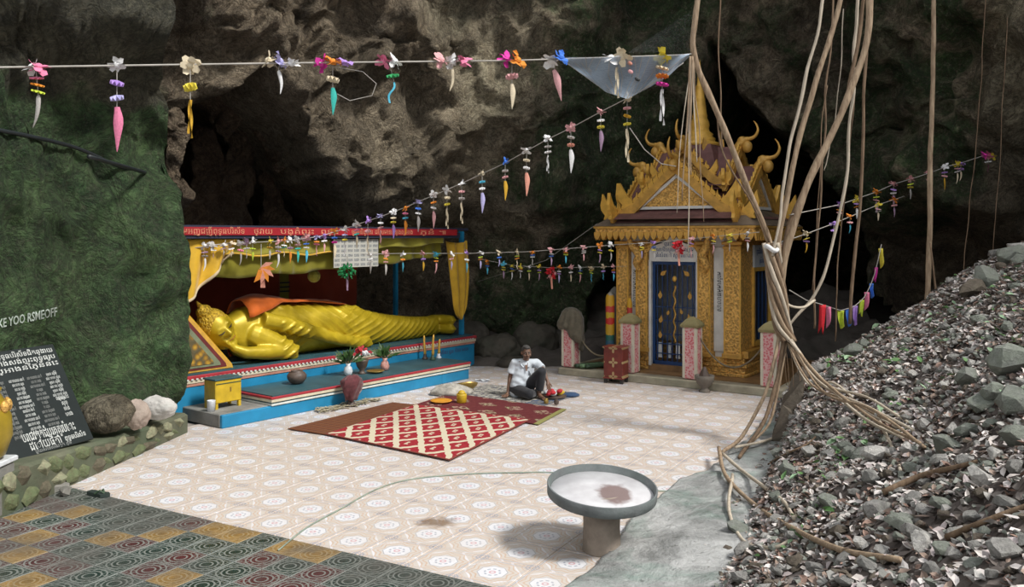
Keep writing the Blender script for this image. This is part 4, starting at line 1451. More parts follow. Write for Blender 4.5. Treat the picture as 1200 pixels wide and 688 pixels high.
# tight curled cap of hair and crown bump
hb = MB()
hb.ell((0, 0.045, 0.075), (0.235, 0.235, 0.285), HM, 22, 14)
hb.ell((0, 0.05, 0.34), (0.12, 0.12, 0.11), HM, 16, 10)
hb.capsule([hp(0, 0.42, -0.05), hp(0, 0.54, -0.05)], [0.05, 0.012], 10)
for i, p in enumerate(hb.v):
    pass
M_HAIRG = carved_gold('curled_gold', (0.40, 0.26, 0.02), 30)
hm = hb.mesh('hair', M_HAIRG, True)
put('hair', hm, buddha)
eyes = MB()
M_EYE = paint('dark_eye_paint', (0.03, 0.02, 0.015), 0.5)
for s in (-1, 1):
    MB().capsule([hp(s * 0.045, 0.005, 0.232), hp(s * 0.09, 0.0, 0.226), hp(s * 0.135, 0.012, 0.198)], [0.006, 0.011, 0.005], 8).build('eye', M_EYE, buddha, True)
MB().capsule([hp(-0.055, -0.163, 0.222), hp(0, -0.163, 0.240), hp(0.055, -0.163, 0.222)], [0.007, 0.008, 0.007], 8).build('lips', M_RED, buddha, True)
# orange shawl over the shoulder
sb = MB()
rings = []
for k in range(31):
    xx = lerp(1.28, 3.45, k / 30)
    cy, cz, hy, hz = [interp(t_, xx) for t_ in tab]
    a0 = interp([(1.36, 0.35), (1.7, 0.42), (2.2, 0.55), (2.8, 0.72), (3.45, 0.85)], xx)
    r = []
    for j in range(21):
        a = lerp(-PI / 2 * 0.62, PI / 2 * (1 + a0 * 0.0) + interp([(1.36, 1.15), (1.7, 0.95), (2.0, 0.62), (2.5, 0.42), (3.45, 0.30)], xx), j / 20)
        wob = 0.02 * noise.noise(Vector((xx * 5, a * 3, 1))) + 0.012 * math.sin(a * 9 + xx * 4)
        rr = 1.12 + wob * 2.2 + 0.16 * (1 - sstep(1.5, 2.6, xx))
        off = 0.05 * (1 - sstep(1.36, 1.7, xx))
        r.append((xx, cy - (hy * rr) * math.copysign(abs(math.cos(PI - a)) ** 0.8, math.cos(PI - a)) * -1.0 if False else cy + hy * rr * math.copysign(abs(math.cos(a)) ** 0.8, math.cos(a)),
                  max(0.05, cz + 0.03 + hz * rr * 1.02 * math.copysign(abs(math.sin(a)) ** 0.8, math.sin(a)))))
    rings.append(r)
sb.loft(rings, False, None, False)
sh_o = put('orange_shawl', sb.mesh('orange_shawl', M_ORANGEC, True), None, SW(0, 0, ZP), (0, 0, SROT))
md = sh_o.modifiers.new('thickness', 'SOLIDIFY'); md.thickness = 0.014
tag(sh_o, 'orange cloth shawl laid over the shoulder of the golden statue', 'shawl')
# ------------------------------------------------------------------ offerings on the platform steps
M_CLAY = paint('dark_clay', (0.085, 0.060, 0.048), 0.55, 0, 0.35, 12, 0.2)
M_PORC = paint('white_porcelain', (0.60, 0.63, 0.66), 0.3, 0, 0.2, 14)
M_PORCP = paint('pink_glazed', (0.50, 0.26, 0.22), 0.4, 0, 0.3, 16)
M_LEAFG = paint('plant_green', (0.030, 0.075, 0.015), 0.6, 0, 0.5, 20)
M_BURG = cloth('burgundy_cloth', (0.115, 0.035, 0.040), 0.9, 0.35, 14)
M_YELLOW = paint('yellow_paint', (0.52, 0.35, 0.02), 0.5, 0, 0.2, 6)
M_BRASS = NT('brass', 0.42, 0.8).color((0.42, 0.29, 0.09)).mat
M_DARKGREEN = paint('dark_green_paint', (0.04, 0.075, 0.04), 0.5)
M_STEEL = paint('old_steel', (0.30, 0.28, 0.26), 0.35, 0.7, 0.3)
M_ORANGEP = paint('orange_plastic', (0.62, 0.28, 0.03), 0.45, 0, 0.15)
M_RIBBON = cloth('red_ribbon', (0.45, 0.02, 0.03), 0.6)

# yellow collection box
bx = thing('collection_box', 'yellow wooden collection box with green lid on the concrete step', 'box', SW(0.35, 0.52, 0.188), SROT)
bb_ = MB().box((0, 0, 0.24), (0.42, 0.28, 0.32), bev=0.01).build('body', M_YELLOW, bx)
for sx in (-1, 1):
    for sy in (-1, 1):
        MB().box((sx * 0.185, sy * 0.115, 0.04), (0.04, 0.04, 0.08)).build('foot', M_YELLOW, bx)
MB().box((0, 0, 0.41), (0.45, 0.31, 0.025), bev=0.006).build('lid', M_TEAL, bx)
MB().box((0.03, -0.142, 0.26), (0.02, 0.01, 0.06)).build('lock', M_BRASS, bb_)
MB().box((0.0, -0.142, 0.35), (0.40, 0.008, 0.012)).build('seam', M_DARKGREEN, bb_)
# white cup beside it
p = SW(0.06, 0.36, 0.188)
o = MB().lathe([(0.04, 0), (0.052, 0.0), (0.056, 0.14), (0.058, 0.15), (0.05, 0.15), (0.046, 0.02)], 18).build('cup', M_PORC, None, True)
o.location = p; tag(o, 'small white cup standing beside the yellow box', 'cup')
# round water jar
p = SW(1.67, 0.55, 0.327)
o = MB().lathe([(0.05, 0), (0.10, 0.02), (0.145, 0.08), (0.15, 0.13), (0.12, 0.175), (0.085, 0.19), (0.095, 0.205), (0.08, 0.20), (0.07, 0.17)], 24).build('jar', M_CLAY, None, True)
o.location = p; tag(o, 'round dark clay jar standing alone on the lower step', 'jar')


def vase(px, py, mt, leaf_mt, lab, prof, h0, leaves=True, red=False, sc=1.0):
    # find place on the lower tier top
    P = ground(px, py, 0.327)
    t = thing('flower_vase', lab, 'vase', P, 0, 'vases on the lower step')
    MB().lathe([(r * sc, z * sc) for r, z in prof], 16).build('vase_body', mt, t, True)
    rr = random.Random(px)
    if leaves:
        lf = MB()
        for k in range(46):
            a = rr.uniform(0, 2 * PI); el = rr.uniform(0.3, 1.4); L_ = rr.uniform(0.12, 0.27)
            d = Vector((math.cos(a) * math.cos(el), math.sin(a) * math.cos(el), math.sin(el)))
            s_ = d.orthogonal().normalized() * 0.028
            b0 = Vector((0, 0, h0 * sc - 0.02)) + d * L_ * 0.35
            m_ = b0 + d * L_ * 0.5
            lf.add([b0, m_ + s_, b0 + d * L_ - Vector((0, 0, 0.02)), m_ - s_], [(0, 1, 2, 3)])
        l_ = lf.build('foliage', leaf_mt, t); l_['kind'] = 'stuff'
        st = MB()
        for k in range(6):
            a = k * 1.05
            st.tube([(0, 0, h0 * sc * 0.5), (0.02 * math.cos(a), 0.02 * math.sin(a), h0 * sc), (0.07 * math.cos(a), 0.07 * math.sin(a), h0 * sc + 0.13)], 0.005, 5)
        o = st.build('stems', leaf_mt, t); o['kind'] = 'stuff'
    if red:
        for k in range(7):
            a = k * 0.9
            MB(Matrix.Translation((0.07 * math.cos(a), 0.07 * math.sin(a), h0 * sc + 0.10 + 0.035 * (k % 3))) @ Matrix.Rotation(a, 4, 'Z') @ Matrix.Rotation(0.6, 4, 'X')) \
                .ell((0, 0, 0), (0.045, 0.03, 0.06), n=7, m=5).build('blossom', M_RIBBON if k % 3 else M_PORC, t)
    return t


VP1 = [(0.03, 0), (0.06, 0.01), (0.075, 0.07), (0.06, 0.13), (0.03, 0.16), (0.045, 0.20), (0.035, 0.195), (0.02, 0.15)]
VP2 = [(0.06, 0), (0.045, 0.02), (0.03, 0.05), (0.07, 0.10), (0.09, 0.17), (0.10, 0.20), (0.085, 0.195), (0.03, 0.11)]
vase(408, 440, M_PORC, M_LEAFG, 'white porcelain vase with a green leafy sprig', VP1, 0.20)
vase(424, 438, M_CLAY, M_LEAFG, 'dark footed vase heaped with red and white blossoms', VP2, 0.20, False, True, 1.2)
vase(451, 434, M_PORCP, M_LEAFG, 'pink glazed vase with a green leafy sprig', VP1, 0.20, sc=1.05)
P = ground(440, 437, 0.327)
o = MB().lathe([(0.03, 0), (0.09, 0.01), (0.15, 0.035), (0.145, 0.04), (0.08, 0.02)], 20).build('dish', M_BRASS, None, True); o.location = P
tag(o, 'shallow brass dish between the vases on the lower step', 'dish')
# gold candle stands
for k, (px, py, h) in enumerate(((498, 421, 0.44), (507, 422, 0.47), (514, 420, 0.36))):
    P = ground(px, py, 0.327)
    t = thing('candle_stand', ['gilt candlestick leaning slightly, farthest from the post', 'tallest gilt candlestick with a green foot', 'short gilt candlestick with a white base'][k], 'candlestick', P, 0, 'gilt candlesticks on the lower step')
    MB().lathe([(0.05, 0), (0.055, 0.02), (0.03, 0.05), (0.03, 0.09)], 12).build('foot', (M_CLAY, M_DARKGREEN, M_PORC)[k], t, True)
    tp = [(0.003 * math.sin(q * 1.3) + (-0.02, 0.015, 0.02)[k] * q / 6, 0, 0.08 + (h - 0.08) * q / 6) for q in range(7)]
    MB().tube(tp, [0.022, 0.027, 0.020, 0.025, 0.019, 0.022, 0.012], 10).build('candle', M_GOLDL, t, True)
# burgundy cloth over an incense stand at the step edge
P = ground(411, 476)
t = thing('draped_stand', 'burgundy cloth bundle draped over a stand in front of the lower step', 'bundle', P, SROT)
mbx = MB()
rings = []
for i, (r, z) in enumerate(((0.03, 0.47), (0.11, 0.45), (0.16, 0.40), (0.165, 0.33), (0.14, 0.25), (0.10, 0.17), (0.085, 0.10))):
    rings.append([((r * (1 + 0.22 * math.sin(5 * a + i))) * math.cos(a) * 1.1, -0.02 + r * (1 + 0.16 * math.sin(5 * a + i)) * math.sin(a) * 0.7, z + 0.02 * math.sin(4 * a)) for a in [2 * PI * k / 24 for k in range(24)]])
mbx.loft(rings)
mbx.build('cloth', M_BURG, t, True)
MB().lathe([(0.09, 0), (0.085, 0.03), (0.05, 0.06), (0.045, 0.20)], 14).build('stand', M_CLAY, t, True)
# straw scraps on the floor along the step
M_STRAW = paint('straw', (0.42, 0.37, 0.24), 0.8, 0, 0.3, 20)
sr = random.Random(9)
mb = MB()
for k in range(150):
    s_ = sr.uniform(1.5, 2.7); q_ = -sr.uniform(0.04, 0.28)
    c = SW(s_, q_, 0.012 + sr.uniform(0, 0.03)); a = sr.uniform(0, PI)
    d = Vector((math.cos(a), math.sin(a), sr.uniform(-0.1, 0.1))) * sr.uniform(0.04, 0.11)
    w = Vector((-d.y, d.x, 0)).normalized() * 0.012
    mb.add([c - d - w, c + d - w, c + d + w, c - d + w], [(0, 1, 2, 3)])
tag(mb.build('straw_scraps', M_STRAW), 'pale straw scraps scattered on the floor below the step', 'straw', kind='stuff')

# paper notice with grey grid hanging before the valance
def gridsheet():
    n = NT('grid_notice', 0.7)
    uv = n.sep(n.coord('UV'))
    gx = n.m('FRACT', n.m('MULTIPLY', uv[0], 7)); gy = n.m('FRACT', n.m('MULTIPLY', n.m('ADD', uv[1], 0.0), 6))
    cell = n.m('MULTIPLY', n.band(gx, 0.12, 0.9), n.band(gy, 0.25, 0.85))
    n.color(n.mix(cell, (0.42, 0.42, 0.38), n.ramp(n.noise(n.coord('UV'), 30, 3), [(0.4, (0.16, 0.17, 0.17)), (0.6, (0.30, 0.31, 0.30))])))
    return n.mat


mb = MB(SM)
mb.grid(8, 6, lambda u, v: (lerp(2.62, 3.62, u), 0.80, lerp(2.08, 2.55, v)))
tag(mb.build('notice_sheet', gridsheet(), None, False, 0.008), 'grey gridded notice sheet hanging below the red sign board', 'notice')
# hanging ornaments under the sign
o = MB(Matrix.Translation(SW(2.62, 1.3, 1.93))).ell((0, 0, 0), (0.11, 0.11, 0.11), n=9, m=7).build('ornament_ball', M_OLIVEL)
tag(o, 'olive foil ball hanging inside the shelter', 'ornament')

# ------------------------------------------------------------------ mats
def quadmat(name, pts, mat, z, th=0.008, nu=30, nv=30, wob=0.004, label='', cat='mat', group=None):
    P = [ground(*p) for p in pts]
    mb = MB()

    def fn(u, v):
        p = P[0].lerp(P[1], u).lerp(P[3].lerp(P[2], u), v)
        return (p.x, p.y, z + th + wob * (noise.noise(p * 3) + 1) * 0.5)
    mb.grid(nu, nv, fn)
    o = mb.build(name, mat, None, False)
    md = o.modifiers.new('thickness', 'SOLIDIFY'); md.thickness = th
    return tag(o, label, cat, group)


def ikat():
    n = NT('red_cream_mat', 0.75, 0, 0.2)
    uv = n.sep(n.coord('UV'))
    # wavy cream lattice over red lozenges
    nx, ny = 5.0, 4.0
    u = n.m('MULTIPLY', uv[0], nx); v = n.m('MULTIPLY', uv[1], ny)
    a = n.m('ABSOLUTE', n.m('SUBTRACT', n.m('FRACT', n.m('ADD', u, v)), 0.5))
    b = n.m('ABSOLUTE', n.m('SUBTRACT', n.m('FRACT', n.m('SUBTRACT', u, v)), 0.5))
    step = n.m('MULTIPLY', n.m('SINE', n.m('MULTIPLY', uv[0], 2 * PI * nx * 4)), 0.02)
    lat = n.m('GREATER_THAN', n.m('ADD', n.m('MAXIMUM', a, n.m('MULTIPLY', b, 0.94)), step), 0.375)
    # inner marks
    cu = n.m('ABSOLUTE', n.m('SUBTRACT', n.m('FRACT', n.m('ADD', u, v)), 0.5))
    mark = n.m('MULTIPLY', n.band(n.m('ADD', a, b), 0.06, 0.22), n.m('GREATER_THAN', n.m('SINE', n.m('MULTIPLY', n.m('ADD', u, n.m('MULTIPLY', v, 0.3)), 2 * PI * 3.0)), 0.15))
    red = n.ramp(n.noise(n.coord('UV'), 60, 3), [(0.3, (0.22, 0.015, 0.022)), (0.7, (0.36, 0.03, 0.04))])
    cream = (0.56, 0.50, 0.37)
    c = n.mix(n.m('MAXIMUM', lat, n.m('MULTIPLY', mark, 0.85)), red, cream)
    # plain red stripe between lozenge rows
    ed = n.m('MAXIMUM', n.m('ABSOLUTE', n.m('SUBTRACT', uv[0], 0.5)), n.m('ABSOLUTE', n.m('SUBTRACT', uv[1], 0.5)))
    c = n.mix(n.m('GREATER_THAN', ed, 0.488), c, (0.20, 0.05, 0.04))
    n.color(c)
    n.bump(n.noise(n.scalev(n.coord('UV'), (200, 8, 1)), 3, 2), 0.2, 0.003)
    return n.mat


def stripemat():
    n = NT('brown_striped_mat', 0.8, 0, 0.2)
    uv = n.sep(n.coord('UV'))
    f = n.m('FRACT', n.m('MULTIPLY', uv[1], 17))
    c = n.ramp(f, [(0.0, (0.15, 0.055, 0.025)), (0.35, (0.11, 0.03, 0.02)), (0.45, (0.24, 0.13, 0.06)), (0.6, (0.09, 0.02, 0.018)), (0.85, (0.20, 0.09, 0.04))], 'CONSTANT')
    n.color(c)
    return n.mat


def maroonmat():
    n = NT('maroon_floral_mat', 0.8, 0, 0.2)
    co = n.coord('UV')
    uv = n.sep(co)
    u = n.m('MULTIPLY', uv[0], 4.5); v = n.m('MULTIPLY', uv[1], 2.4)
    sh = n.m('MULTIPLY', n.m('FLOOR', v), 0.5)
    fx = n.m('SUBTRACT', n.m('FRACT', n.m('ADD', u, sh)), 0.5); fy = n.m('SUBTRACT', n.m('FRACT', v), 0.5)
    d = n.m('ADD', n.m('ABSOLUTE', fx), n.m('MULTIPLY', n.m('ABSOLUTE', fy), 1.1))
    w = n.noise(n.scalev(co, (30, 16, 1)), 1.0, 4, 0.7)
    fig = n.m('MULTIPLY', n.m('LESS_THAN', n.m('ADD', d, n.m('MULTIPLY', w, 0.3)), 0.52), n.m('GREATER_THAN', w, 0.5))
    c = n.mix(fig, n.ramp(w, [(0.3, (0.10, 0.018, 0.022)), (0.7, (0.15, 0.035, 0.035))]), n.ramp(n.noise(co, 9, 2), [(0.4, (0.36, 0.20, 0.17)), (0.6, (0.30, 0.29, 0.17))]))
    c = n.mix(n.m('GREATER_THAN', uv[0], 0.965), c, (0.26, 0.25, 0.09))
    n.color(c)
    return n.mat


def greymat():
    n = NT('faded_patterned_mat', 0.8, 0, 0.2)
    co = n.coord('UV')
    w = n.noise(n.scalev(co, (26, 14, 1)), 1.0, 4, 0.7)
    uv = n.sep(co)
    c = n.ramp(w, [(0.35, (0.10, 0.10, 0.12)), (0.47, (0.30, 0.28, 0.24)), (0.55, (0.40, 0.40, 0.36)), (0.65, (0.17, 0.09, 0.09))], 'CONSTANT')
    c = n.mix(n.m('GREATER_THAN', uv[0], 0.82), c, n.ramp(w, [(0.4, (0.05, 0.09, 0.18)), (0.6, (0.22, 0.20, 0.16))]))
    n.color(c)
    return n.mat


quadmat('faded_mat', ((512, 464), (632, 478), (677, 463), (572, 451)), greymat(), 0.002, label='faded grey patterned mat under the sitting man', group='floor mats')
quadmat('maroon_mat', ((486, 476), (631, 499), (664, 481), (528, 462)), maroonmat(), 0.012, label='maroon floor mat with pale flower figures', group='floor mats')
quadmat('brown_mat', ((337, 504), (388, 512), (498, 477), (460, 473)), stripemat(), 0.012, label='brown striped floor mat beside the red one', group='floor mats')
quadmat('red_mat', ((381, 511), (527, 542), (622, 494), (487, 476)), ikat(), 0.022, label='red and cream lozenge patterned floor mat', group='floor mats')

# things on the mats
t = thing('brass_bowl', 'shiny brass bowl lying beside a grey cloth on the mat', 'bowl', ground(546, 458, 0.02), 0.3)
MB(Matrix.Rotation(-0.35, 4, 'X')).lathe([(0.05, 0.02), (0.13, 0.03), (0.19, 0.07), (0.215, 0.11), (0.205, 0.11), (0.15, 0.06), (0.04, 0.045)], 24).build('bowl_shell', M_BRASS, t, True)
mb = MB()
c0 = ground(529, 461, 0.02)
rings = []
for i, (r, z) in enumerate(((0.30, 0.0), (0.27, 0.05), (0.20, 0.10), (0.10, 0.14), (0.02, 0.15))):
    rings.append([(c0.x + r * 1.15 * math.cos(a) * (1 + 0.13 * math.sin(4 * a + i)), c0.y + r * 0.8 * math.sin(a) * (1 + 0.13 * math.sin(3 * a)), 0.02 + z + 0.015 * math.sin(7 * a)) for a in [2 * PI * k / 28 for k in range(28)]])
mb.loft(rings)
M_GREYC = cloth('grey_white_cloth', (0.34, 0.32, 0.28), 0.85, 0.4, 12)
tag(mb.build('folded_cloth', M_GREYC, None, True), 'crumpled grey cloth heaped by the brass bowl', 'cloth')
t = thing('yellow_pot', 'small bright yellow pot on the maroon mat', 'pot', ground(541, 472, 0.022))
MB().lathe([(0.06, 0), (0.075, 0.01), (0.08, 0.12), (0.075, 0.14), (0.07, 0.14), (0.065, 0.03)], 18).build('pot_body', M_YELLOW, t, True)
MB().lathe([(0.07, 0.13), (0.05, 0.17), (0.03, 0.19), (0.005, 0.195)], 14).build('lid', M_YELLOW, t, True)
o = MB().lathe([(0.05, 0), (0.12, 0.01), (0.17, 0.035), (0.165, 0.04), (0.1, 0.018)], 22).build('plate', M_ORANGEP, None, True); o.location = ground(517, 472, 0.022)
tag(o, 'shallow orange plate lying on the maroon mat', 'plate')
# offerings next to the man
t = thing('offering_tray', 'tray with red and white ribbon flowers beside the sitting man', 'tray', ground(648, 466, 0.012))
MB().lathe([(0.12, 0), (0.2, 0.012), (0.22, 0.035), (0.21, 0.035), (0.12, 0.015)], 20).build('tray_base', M_CLAY, t, True)
rr = random.Random(4)
for k in range(11):
    MB(Matrix.Translation((rr.uniform(-0.13, 0.13), rr.uniform(-0.10, 0.10), 0.06 + rr.uniform(0, 0.04))) @ Euler((rr.uniform(-0.5, 0.5), rr.uniform(-0.5, 0.5), 0)).to_matrix().to_4x4()) \
        .ell((0, 0, 0), (0.055, 0.045, 0.035), n=7, m=5).build('ribbon_flower', (M_RIBBON, M_RIBBON, M_PORC)[k % 3], t)
M_BLUEC = cloth('blue_cloth', (0.025, 0.055, 0.12), 0.8)
c0 = ground(667, 464, 0.01)
mb = MB(Matrix.Translation(c0))
mb.loft([[(r * 1.2 * math.cos(a) * (1 + 0.12 * math.sin(3 * a)), r * 0.8 * math.sin(a), z) for a in [2 * PI * k / 20 for k in range(20)]] for r, z in ((0.14, 0), (0.13, 0.03), (0.08, 0.055), (0.01, 0.06))])
tag(mb.build('folded_cloth', M_BLUEC, None, True), 'small folded dark blue cloth on the mat corner', 'cloth')
for k, (px, py, lab, mt) in enumerate(((652, 474, 'tiny dark jar on the maroon mat edge', M_CLAY), (640, 473, 'tiny dull brass cup on the maroon mat edge', M_BRASS), (657, 464, 'small yellow fruit beside the ribbon tray', M_YELLOW))):
    if k < 2:
        o = MB().lathe([(0.025, 0), (0.036, 0.008), (0.04, 0.05), (0.026, 0.07), (0.03, 0.08), (0.02, 0.075)], 14).build(('jar', 'cup')[k], mt, None, True)
        o.location = ground(px, py, 0.014)
        tag(o, lab, ('jar', 'cup')[k])
    else:
        t = thing('mango', lab, 'fruit', ground(px, py, 0.012))
        MB(Matrix.Rotation(0.4, 4, 'Z')).ell((0, 0, 0.05), (0.075, 0.05, 0.05)).build('flesh', mt, t, True)
        MB().tube([(0.07, 0.03, 0.055), (0.09, 0.038, 0.065)], 0.006, 6).build('stem', M_CLAY, t)
# scraps of white paper
for k, (px, py) in enumerate(((562, 446), (569, 446.5))):
    c = ground(px, py, 0.004)
    o = MB(Matrix.Translation(c) @ Matrix.Rotation(0.4 * k, 4, 'Z')).grid(4, 3, lambda u, v: ((u - 0.5) * 0.16, (v - 0.5) * 0.12, 0.006 + 0.02 * math.sin(u * 3 + v * 2) ** 2)).build('paper_scrap', M_PORC, None, False, 0.002)
    tag(o, ('white paper scrap on the tiles nearest the blue step corner', 'white paper scrap on the tiles nearest the sitting man')[k], 'paper', 'paper scraps')

# ------------------------------------------------------------------ terrace objects
M_SACK = cloth('sack_cloth', (0.115, 0.10, 0.072), 0.95, 0.3, 10)
P = POSTS[0]
mb = MB(Matrix.Translation(P))
rings = []
for i, (r, z) in enumerate(((0.02, 1.11), (0.10, 1.09), (0.17, 1.02), (0.205, 0.90), (0.22, 0.78), (0.23, 0.66), (0.20, 0.52))):
    ring = []
    for k in range(40):
        a = 2 * PI * k / 40
        # right hand side falls lower than the front left
        drop = 0.22 * max(0, i - 3) / 3 * math.cos(a - 0.2)
        f_ = 1 + 0.15 * math.sin(9 * a + i * 0.6 + math.sin(3 * a)) * min(1, i / 3) + 0.05 * math.sin(4 * a)
        ring.append((r * f_ * math.cos(a), r * f_ * math.sin(a), z - drop + 0.03 * math.sin(5 * a) * (i > 4)))
    rings.append(ring)
mb.loft(rings, False)
tag(mb.build('sack_cloth', M_SACK, None, True, 0.012), 'coarse brown sack cloth thrown over the end post', 'sack')


def rainbow():
    n = NT('striped_banner', 0.6)
    v = n.sep(n.coord('Object'))
    w = n.m('ADD', n.m('MULTIPLY', v[2], 1.0), n.m('MULTIPLY', n.noise(n.coord('Object'), 9, 3), 0.10))
    n.color(n.ramp(n.m('DIVIDE', w, 1.4), [(0.0, (0.03, 0.10, 0.16)), (0.38, (0.02, 0.12, 0.09)), (0.46, (0.55, 0.32, 0.02)), (0.60, (0.55, 0.03, 0.02)), (0.68, (0.55, 0.35, 0.02)), (0.76, (0.52, 0.05, 0.04)), (0.84, (0.60, 0.33, 0.02)), (1.0, (0.35, 0.33, 0.28))], 'CONSTANT'))
    return n.mat


M_RAINBOW = rainbow()
t = thing('banner_pole', 'cylindrical banner pole banded yellow, red and green beside the sack covered post', 'banner', PW(0.72, 0.72, tz))
MB().lathe([(0.11, 0), (0.10, 0.03), (0.085, 0.06), (0.085, 1.28), (0.07, 1.34), (0.02, 1.40)], 18).build('wrapping', M_RAINBOW, t, True)
MB().lathe([(0.12, 0), (0.13, 0.02), (0.11, 0.05), (0.09, 0.06)], 18).build('base', M_PORCP, t, True)
t = thing('banner_pole', 'short yellow and red banner tip rising behind the second pink post', 'banner', PW(1.18, 0.62, tz))
MB().lathe([(0.05, 0), (0.05, 1.2), (0.035, 1.27), (0.01, 1.32)], 14).build('wrapping', M_RAINBOW, t, True)
t = thing('grey_post', 'plain dark grey post standing behind the striped banner', 'post', PW(0.60, 1.15, tz), PROT)
MB().box((0, 0, 0.68), (0.13, 0.13, 1.36), bev=0.01).build('shaft', M_CONC_GREY, t)
MB().lathe([(0.10, 1.34), (0.11, 1.38), (0.06, 1.44), (0.01, 1.48)], 10).build('top', M_CONC_GREY, t)
# rolled green mats
for k in range(3):
    a, b_ = PW(0.34 + 0.10 * k, 0.06 + 0.02 * k, tz + 0.045), PW(0.60 + 0.13 * k, 0.58 + 0.02 * k, tz + 0.045)
    mb = MB()
    pts = [a.lerp(b_, u / 8) for u in range(9)]
    mb.tube(pts, 0.05, 14, flat=0.75)
    o = mb.build('rolled_mat', (M_DARKGREEN, paint('green_white_mat', (0.16, 0.26, 0.14), 0.7, 0, 0.7, 18), M_DARKGREEN)[k], None, True)
    tag(o, ['dark green rolled mat at the terrace edge', 'pale green flecked rolled mat between two dark ones', 'dark green rolled mat nearest the shrine wall'][k], 'mat', 'rolled mats on the terrace')

# red wooden box on small feet
def redbox():
    n = NT('red_gilt_box', 0.5)
    v = n.coord('Object')
    s = n.sep(v)
    fx = n.m('SUBTRACT', n.m('FRACT', n.m('ADD', n.m('MULTIPLY', s[0], 4.2), 0.5)), 0.5)
    fz = n.m('SUBTRACT', n.m('FRACT', n.m('MULTIPLY', s[2], 4.0)), 0.5)
    r = n.m('SQRT', n.m('ADD', n.m('MULTIPLY', fx, fx), n.m('MULTIPLY', fz, fz)))
    an = n.m('ARCTAN2', fz, fx)
    pet = n.m('LESS_THAN', r, n.m('ADD', 0.22, n.m('MULTIPLY', n.m('COSINE', n.m('MULTIPLY', an, 4)), 0.13)))
    pet = n.m('MULTIPLY', pet, n.m('GREATER_THAN', r, 0.06))
    n.color(n.mix(pet, n.ramp(n.noise(v, 8, 4), [(0.3, (0.11, 0.018, 0.012)), (0.7, (0.19, 0.03, 0.02))]), (0.38, 0.27, 0.13)))
    return n.mat


P = PW(1.30, -0.16, 0)
t = thing('offertory_box', 'red wooden box with pale flower ornaments standing before the terrace', 'box', P, PROT + 0.12)
M_RB = redbox()
MB().box((0, 0, 0.37), (0.36, 0.30, 0.52), bev=0.01).build('body', M_RB, t)
MB().box((0, 0, 0.64), (0.40, 0.34, 0.025), bev=0.006).build('lid', M_RB, t)
MB().box((0, 0, 0.095), (0.38, 0.32, 0.03), bev=0.006).build('skirting', M_RB, t)
for sx in (-1, 1):
    for sy in (-1, 1):
        MB().box((sx * 0.15, sy * 0.12, 0.04), (0.05, 0.05, 0.08)).build('foot', M_DARKWALL, t)
# stone urn before the terrace
P = PW(2.95, -0.16, 0)
t = thing('stone_urn', 'grey stone urn with a plant stub in front of the terrace', 'urn', P)
M_URN = concrete('urn_stone', (0.22, 0.19, 0.16), 0.2)
MB().lathe([(0.09, 0), (0.10, 0.02), (0.06, 0.05), (0.06, 0.08), (0.12, 0.14), (0.16, 0.22), (0.165, 0.28), (0.15, 0.28), (0.13, 0.22), (0.02, 0.2)], 20).build('bowl', M_URN, t, True)
MB().lathe([(0.11, 0.20), (0.09, 0.27), (0.05, 0.36), (0.02, 0.42)], 9).build('plant_stub', M_CLAY, t)

# ------------------------------------------------------------------ round basin on a column
M_BCONC = concrete('basin_concrete', (0.36, 0.30, 0.25), 0.1)
M_BWHITE = NT('basin_bottom', 0.35)
_v = M_BWHITE.coord('Object')
_st = M_BWHITE.ramp(M_BWHITE.m('ADD', M_BWHITE.n('ShaderNodeVectorMath', operation='LENGTH').outputs['Value'], 0), [(0, 0), (1, 1)])
_sx = M_BWHITE.sep(_v)
_d = M_BWHITE.m('SQRT', M_BWHITE.m('ADD', M_BWHITE.m('POWER', M_BWHITE.m('ABSOLUTE', M_BWHITE.m('SUBTRACT', _sx[0], 0.10)), 2), M_BWHITE.m('POWER', M_BWHITE.m('MULTIPLY', M_BWHITE.m('ABSOLUTE', M_BWHITE.m('ADD', _sx[1], 0.03)), 0.75), 2)))
_f = M_BWHITE.ramp(M_BWHITE.m('ADD', _d, M_BWHITE.m('MULTIPLY', M_BWHITE.noise(_v, 8, 4), 0.16)), [(0.19, 0.85), (0.24, 0.0)])
M_BWHITE.color(M_BWHITE.mix(_f, M_BWHITE.ramp(M_BWHITE.noise(_v, 5, 6), [(0.3, (0.46, 0.45, 0.47)), (0.7, (0.64, 0.64, 0.66))]), (0.16, 0.095, 0.085)))
M_BWHITE = M_BWHITE.mat
P = ground(705, 645)
t = thing('round_basin', 'round shallow concrete basin on a stubby column standing on the tiles', 'basin', (P.x, P.y, 0))
MB().lathe([(0.155, 0), (0.16, 0.01), (0.152, 0.2), (0.155, 0.47)], 28).build('column', M_BCONC, t, True)
TM = Matrix.Translation((0, 0, 0.452)) @ Matrix.Rotation(math.radians(6.5), 4, 'X') @ Matrix.Rotation(math.radians(2.5), 4, 'Y')
M_RIM = concrete('rim_steel', (0.165, 0.18, 0.185), 0.4)
R = 0.452
rim = MB(TM).lathe([(0.1, 0.0), (R - 0.01, 0.0), (R, 0.01), (R + 0.004, 0.092), (R - 0.002, 0.097), (R - 0.012, 0.094), (R - 0.018, 0.035), (R - 0.04, 0.03)], 64)
rim.build('rim', M_RIM, t, True)
MB(TM).lathe([(R - 0.02, 0.012), (R - 0.028, 0.038), (0.2, 0.034), (0.002, 0.033)], 48).build('bottom', M_BWHITE, t, True)

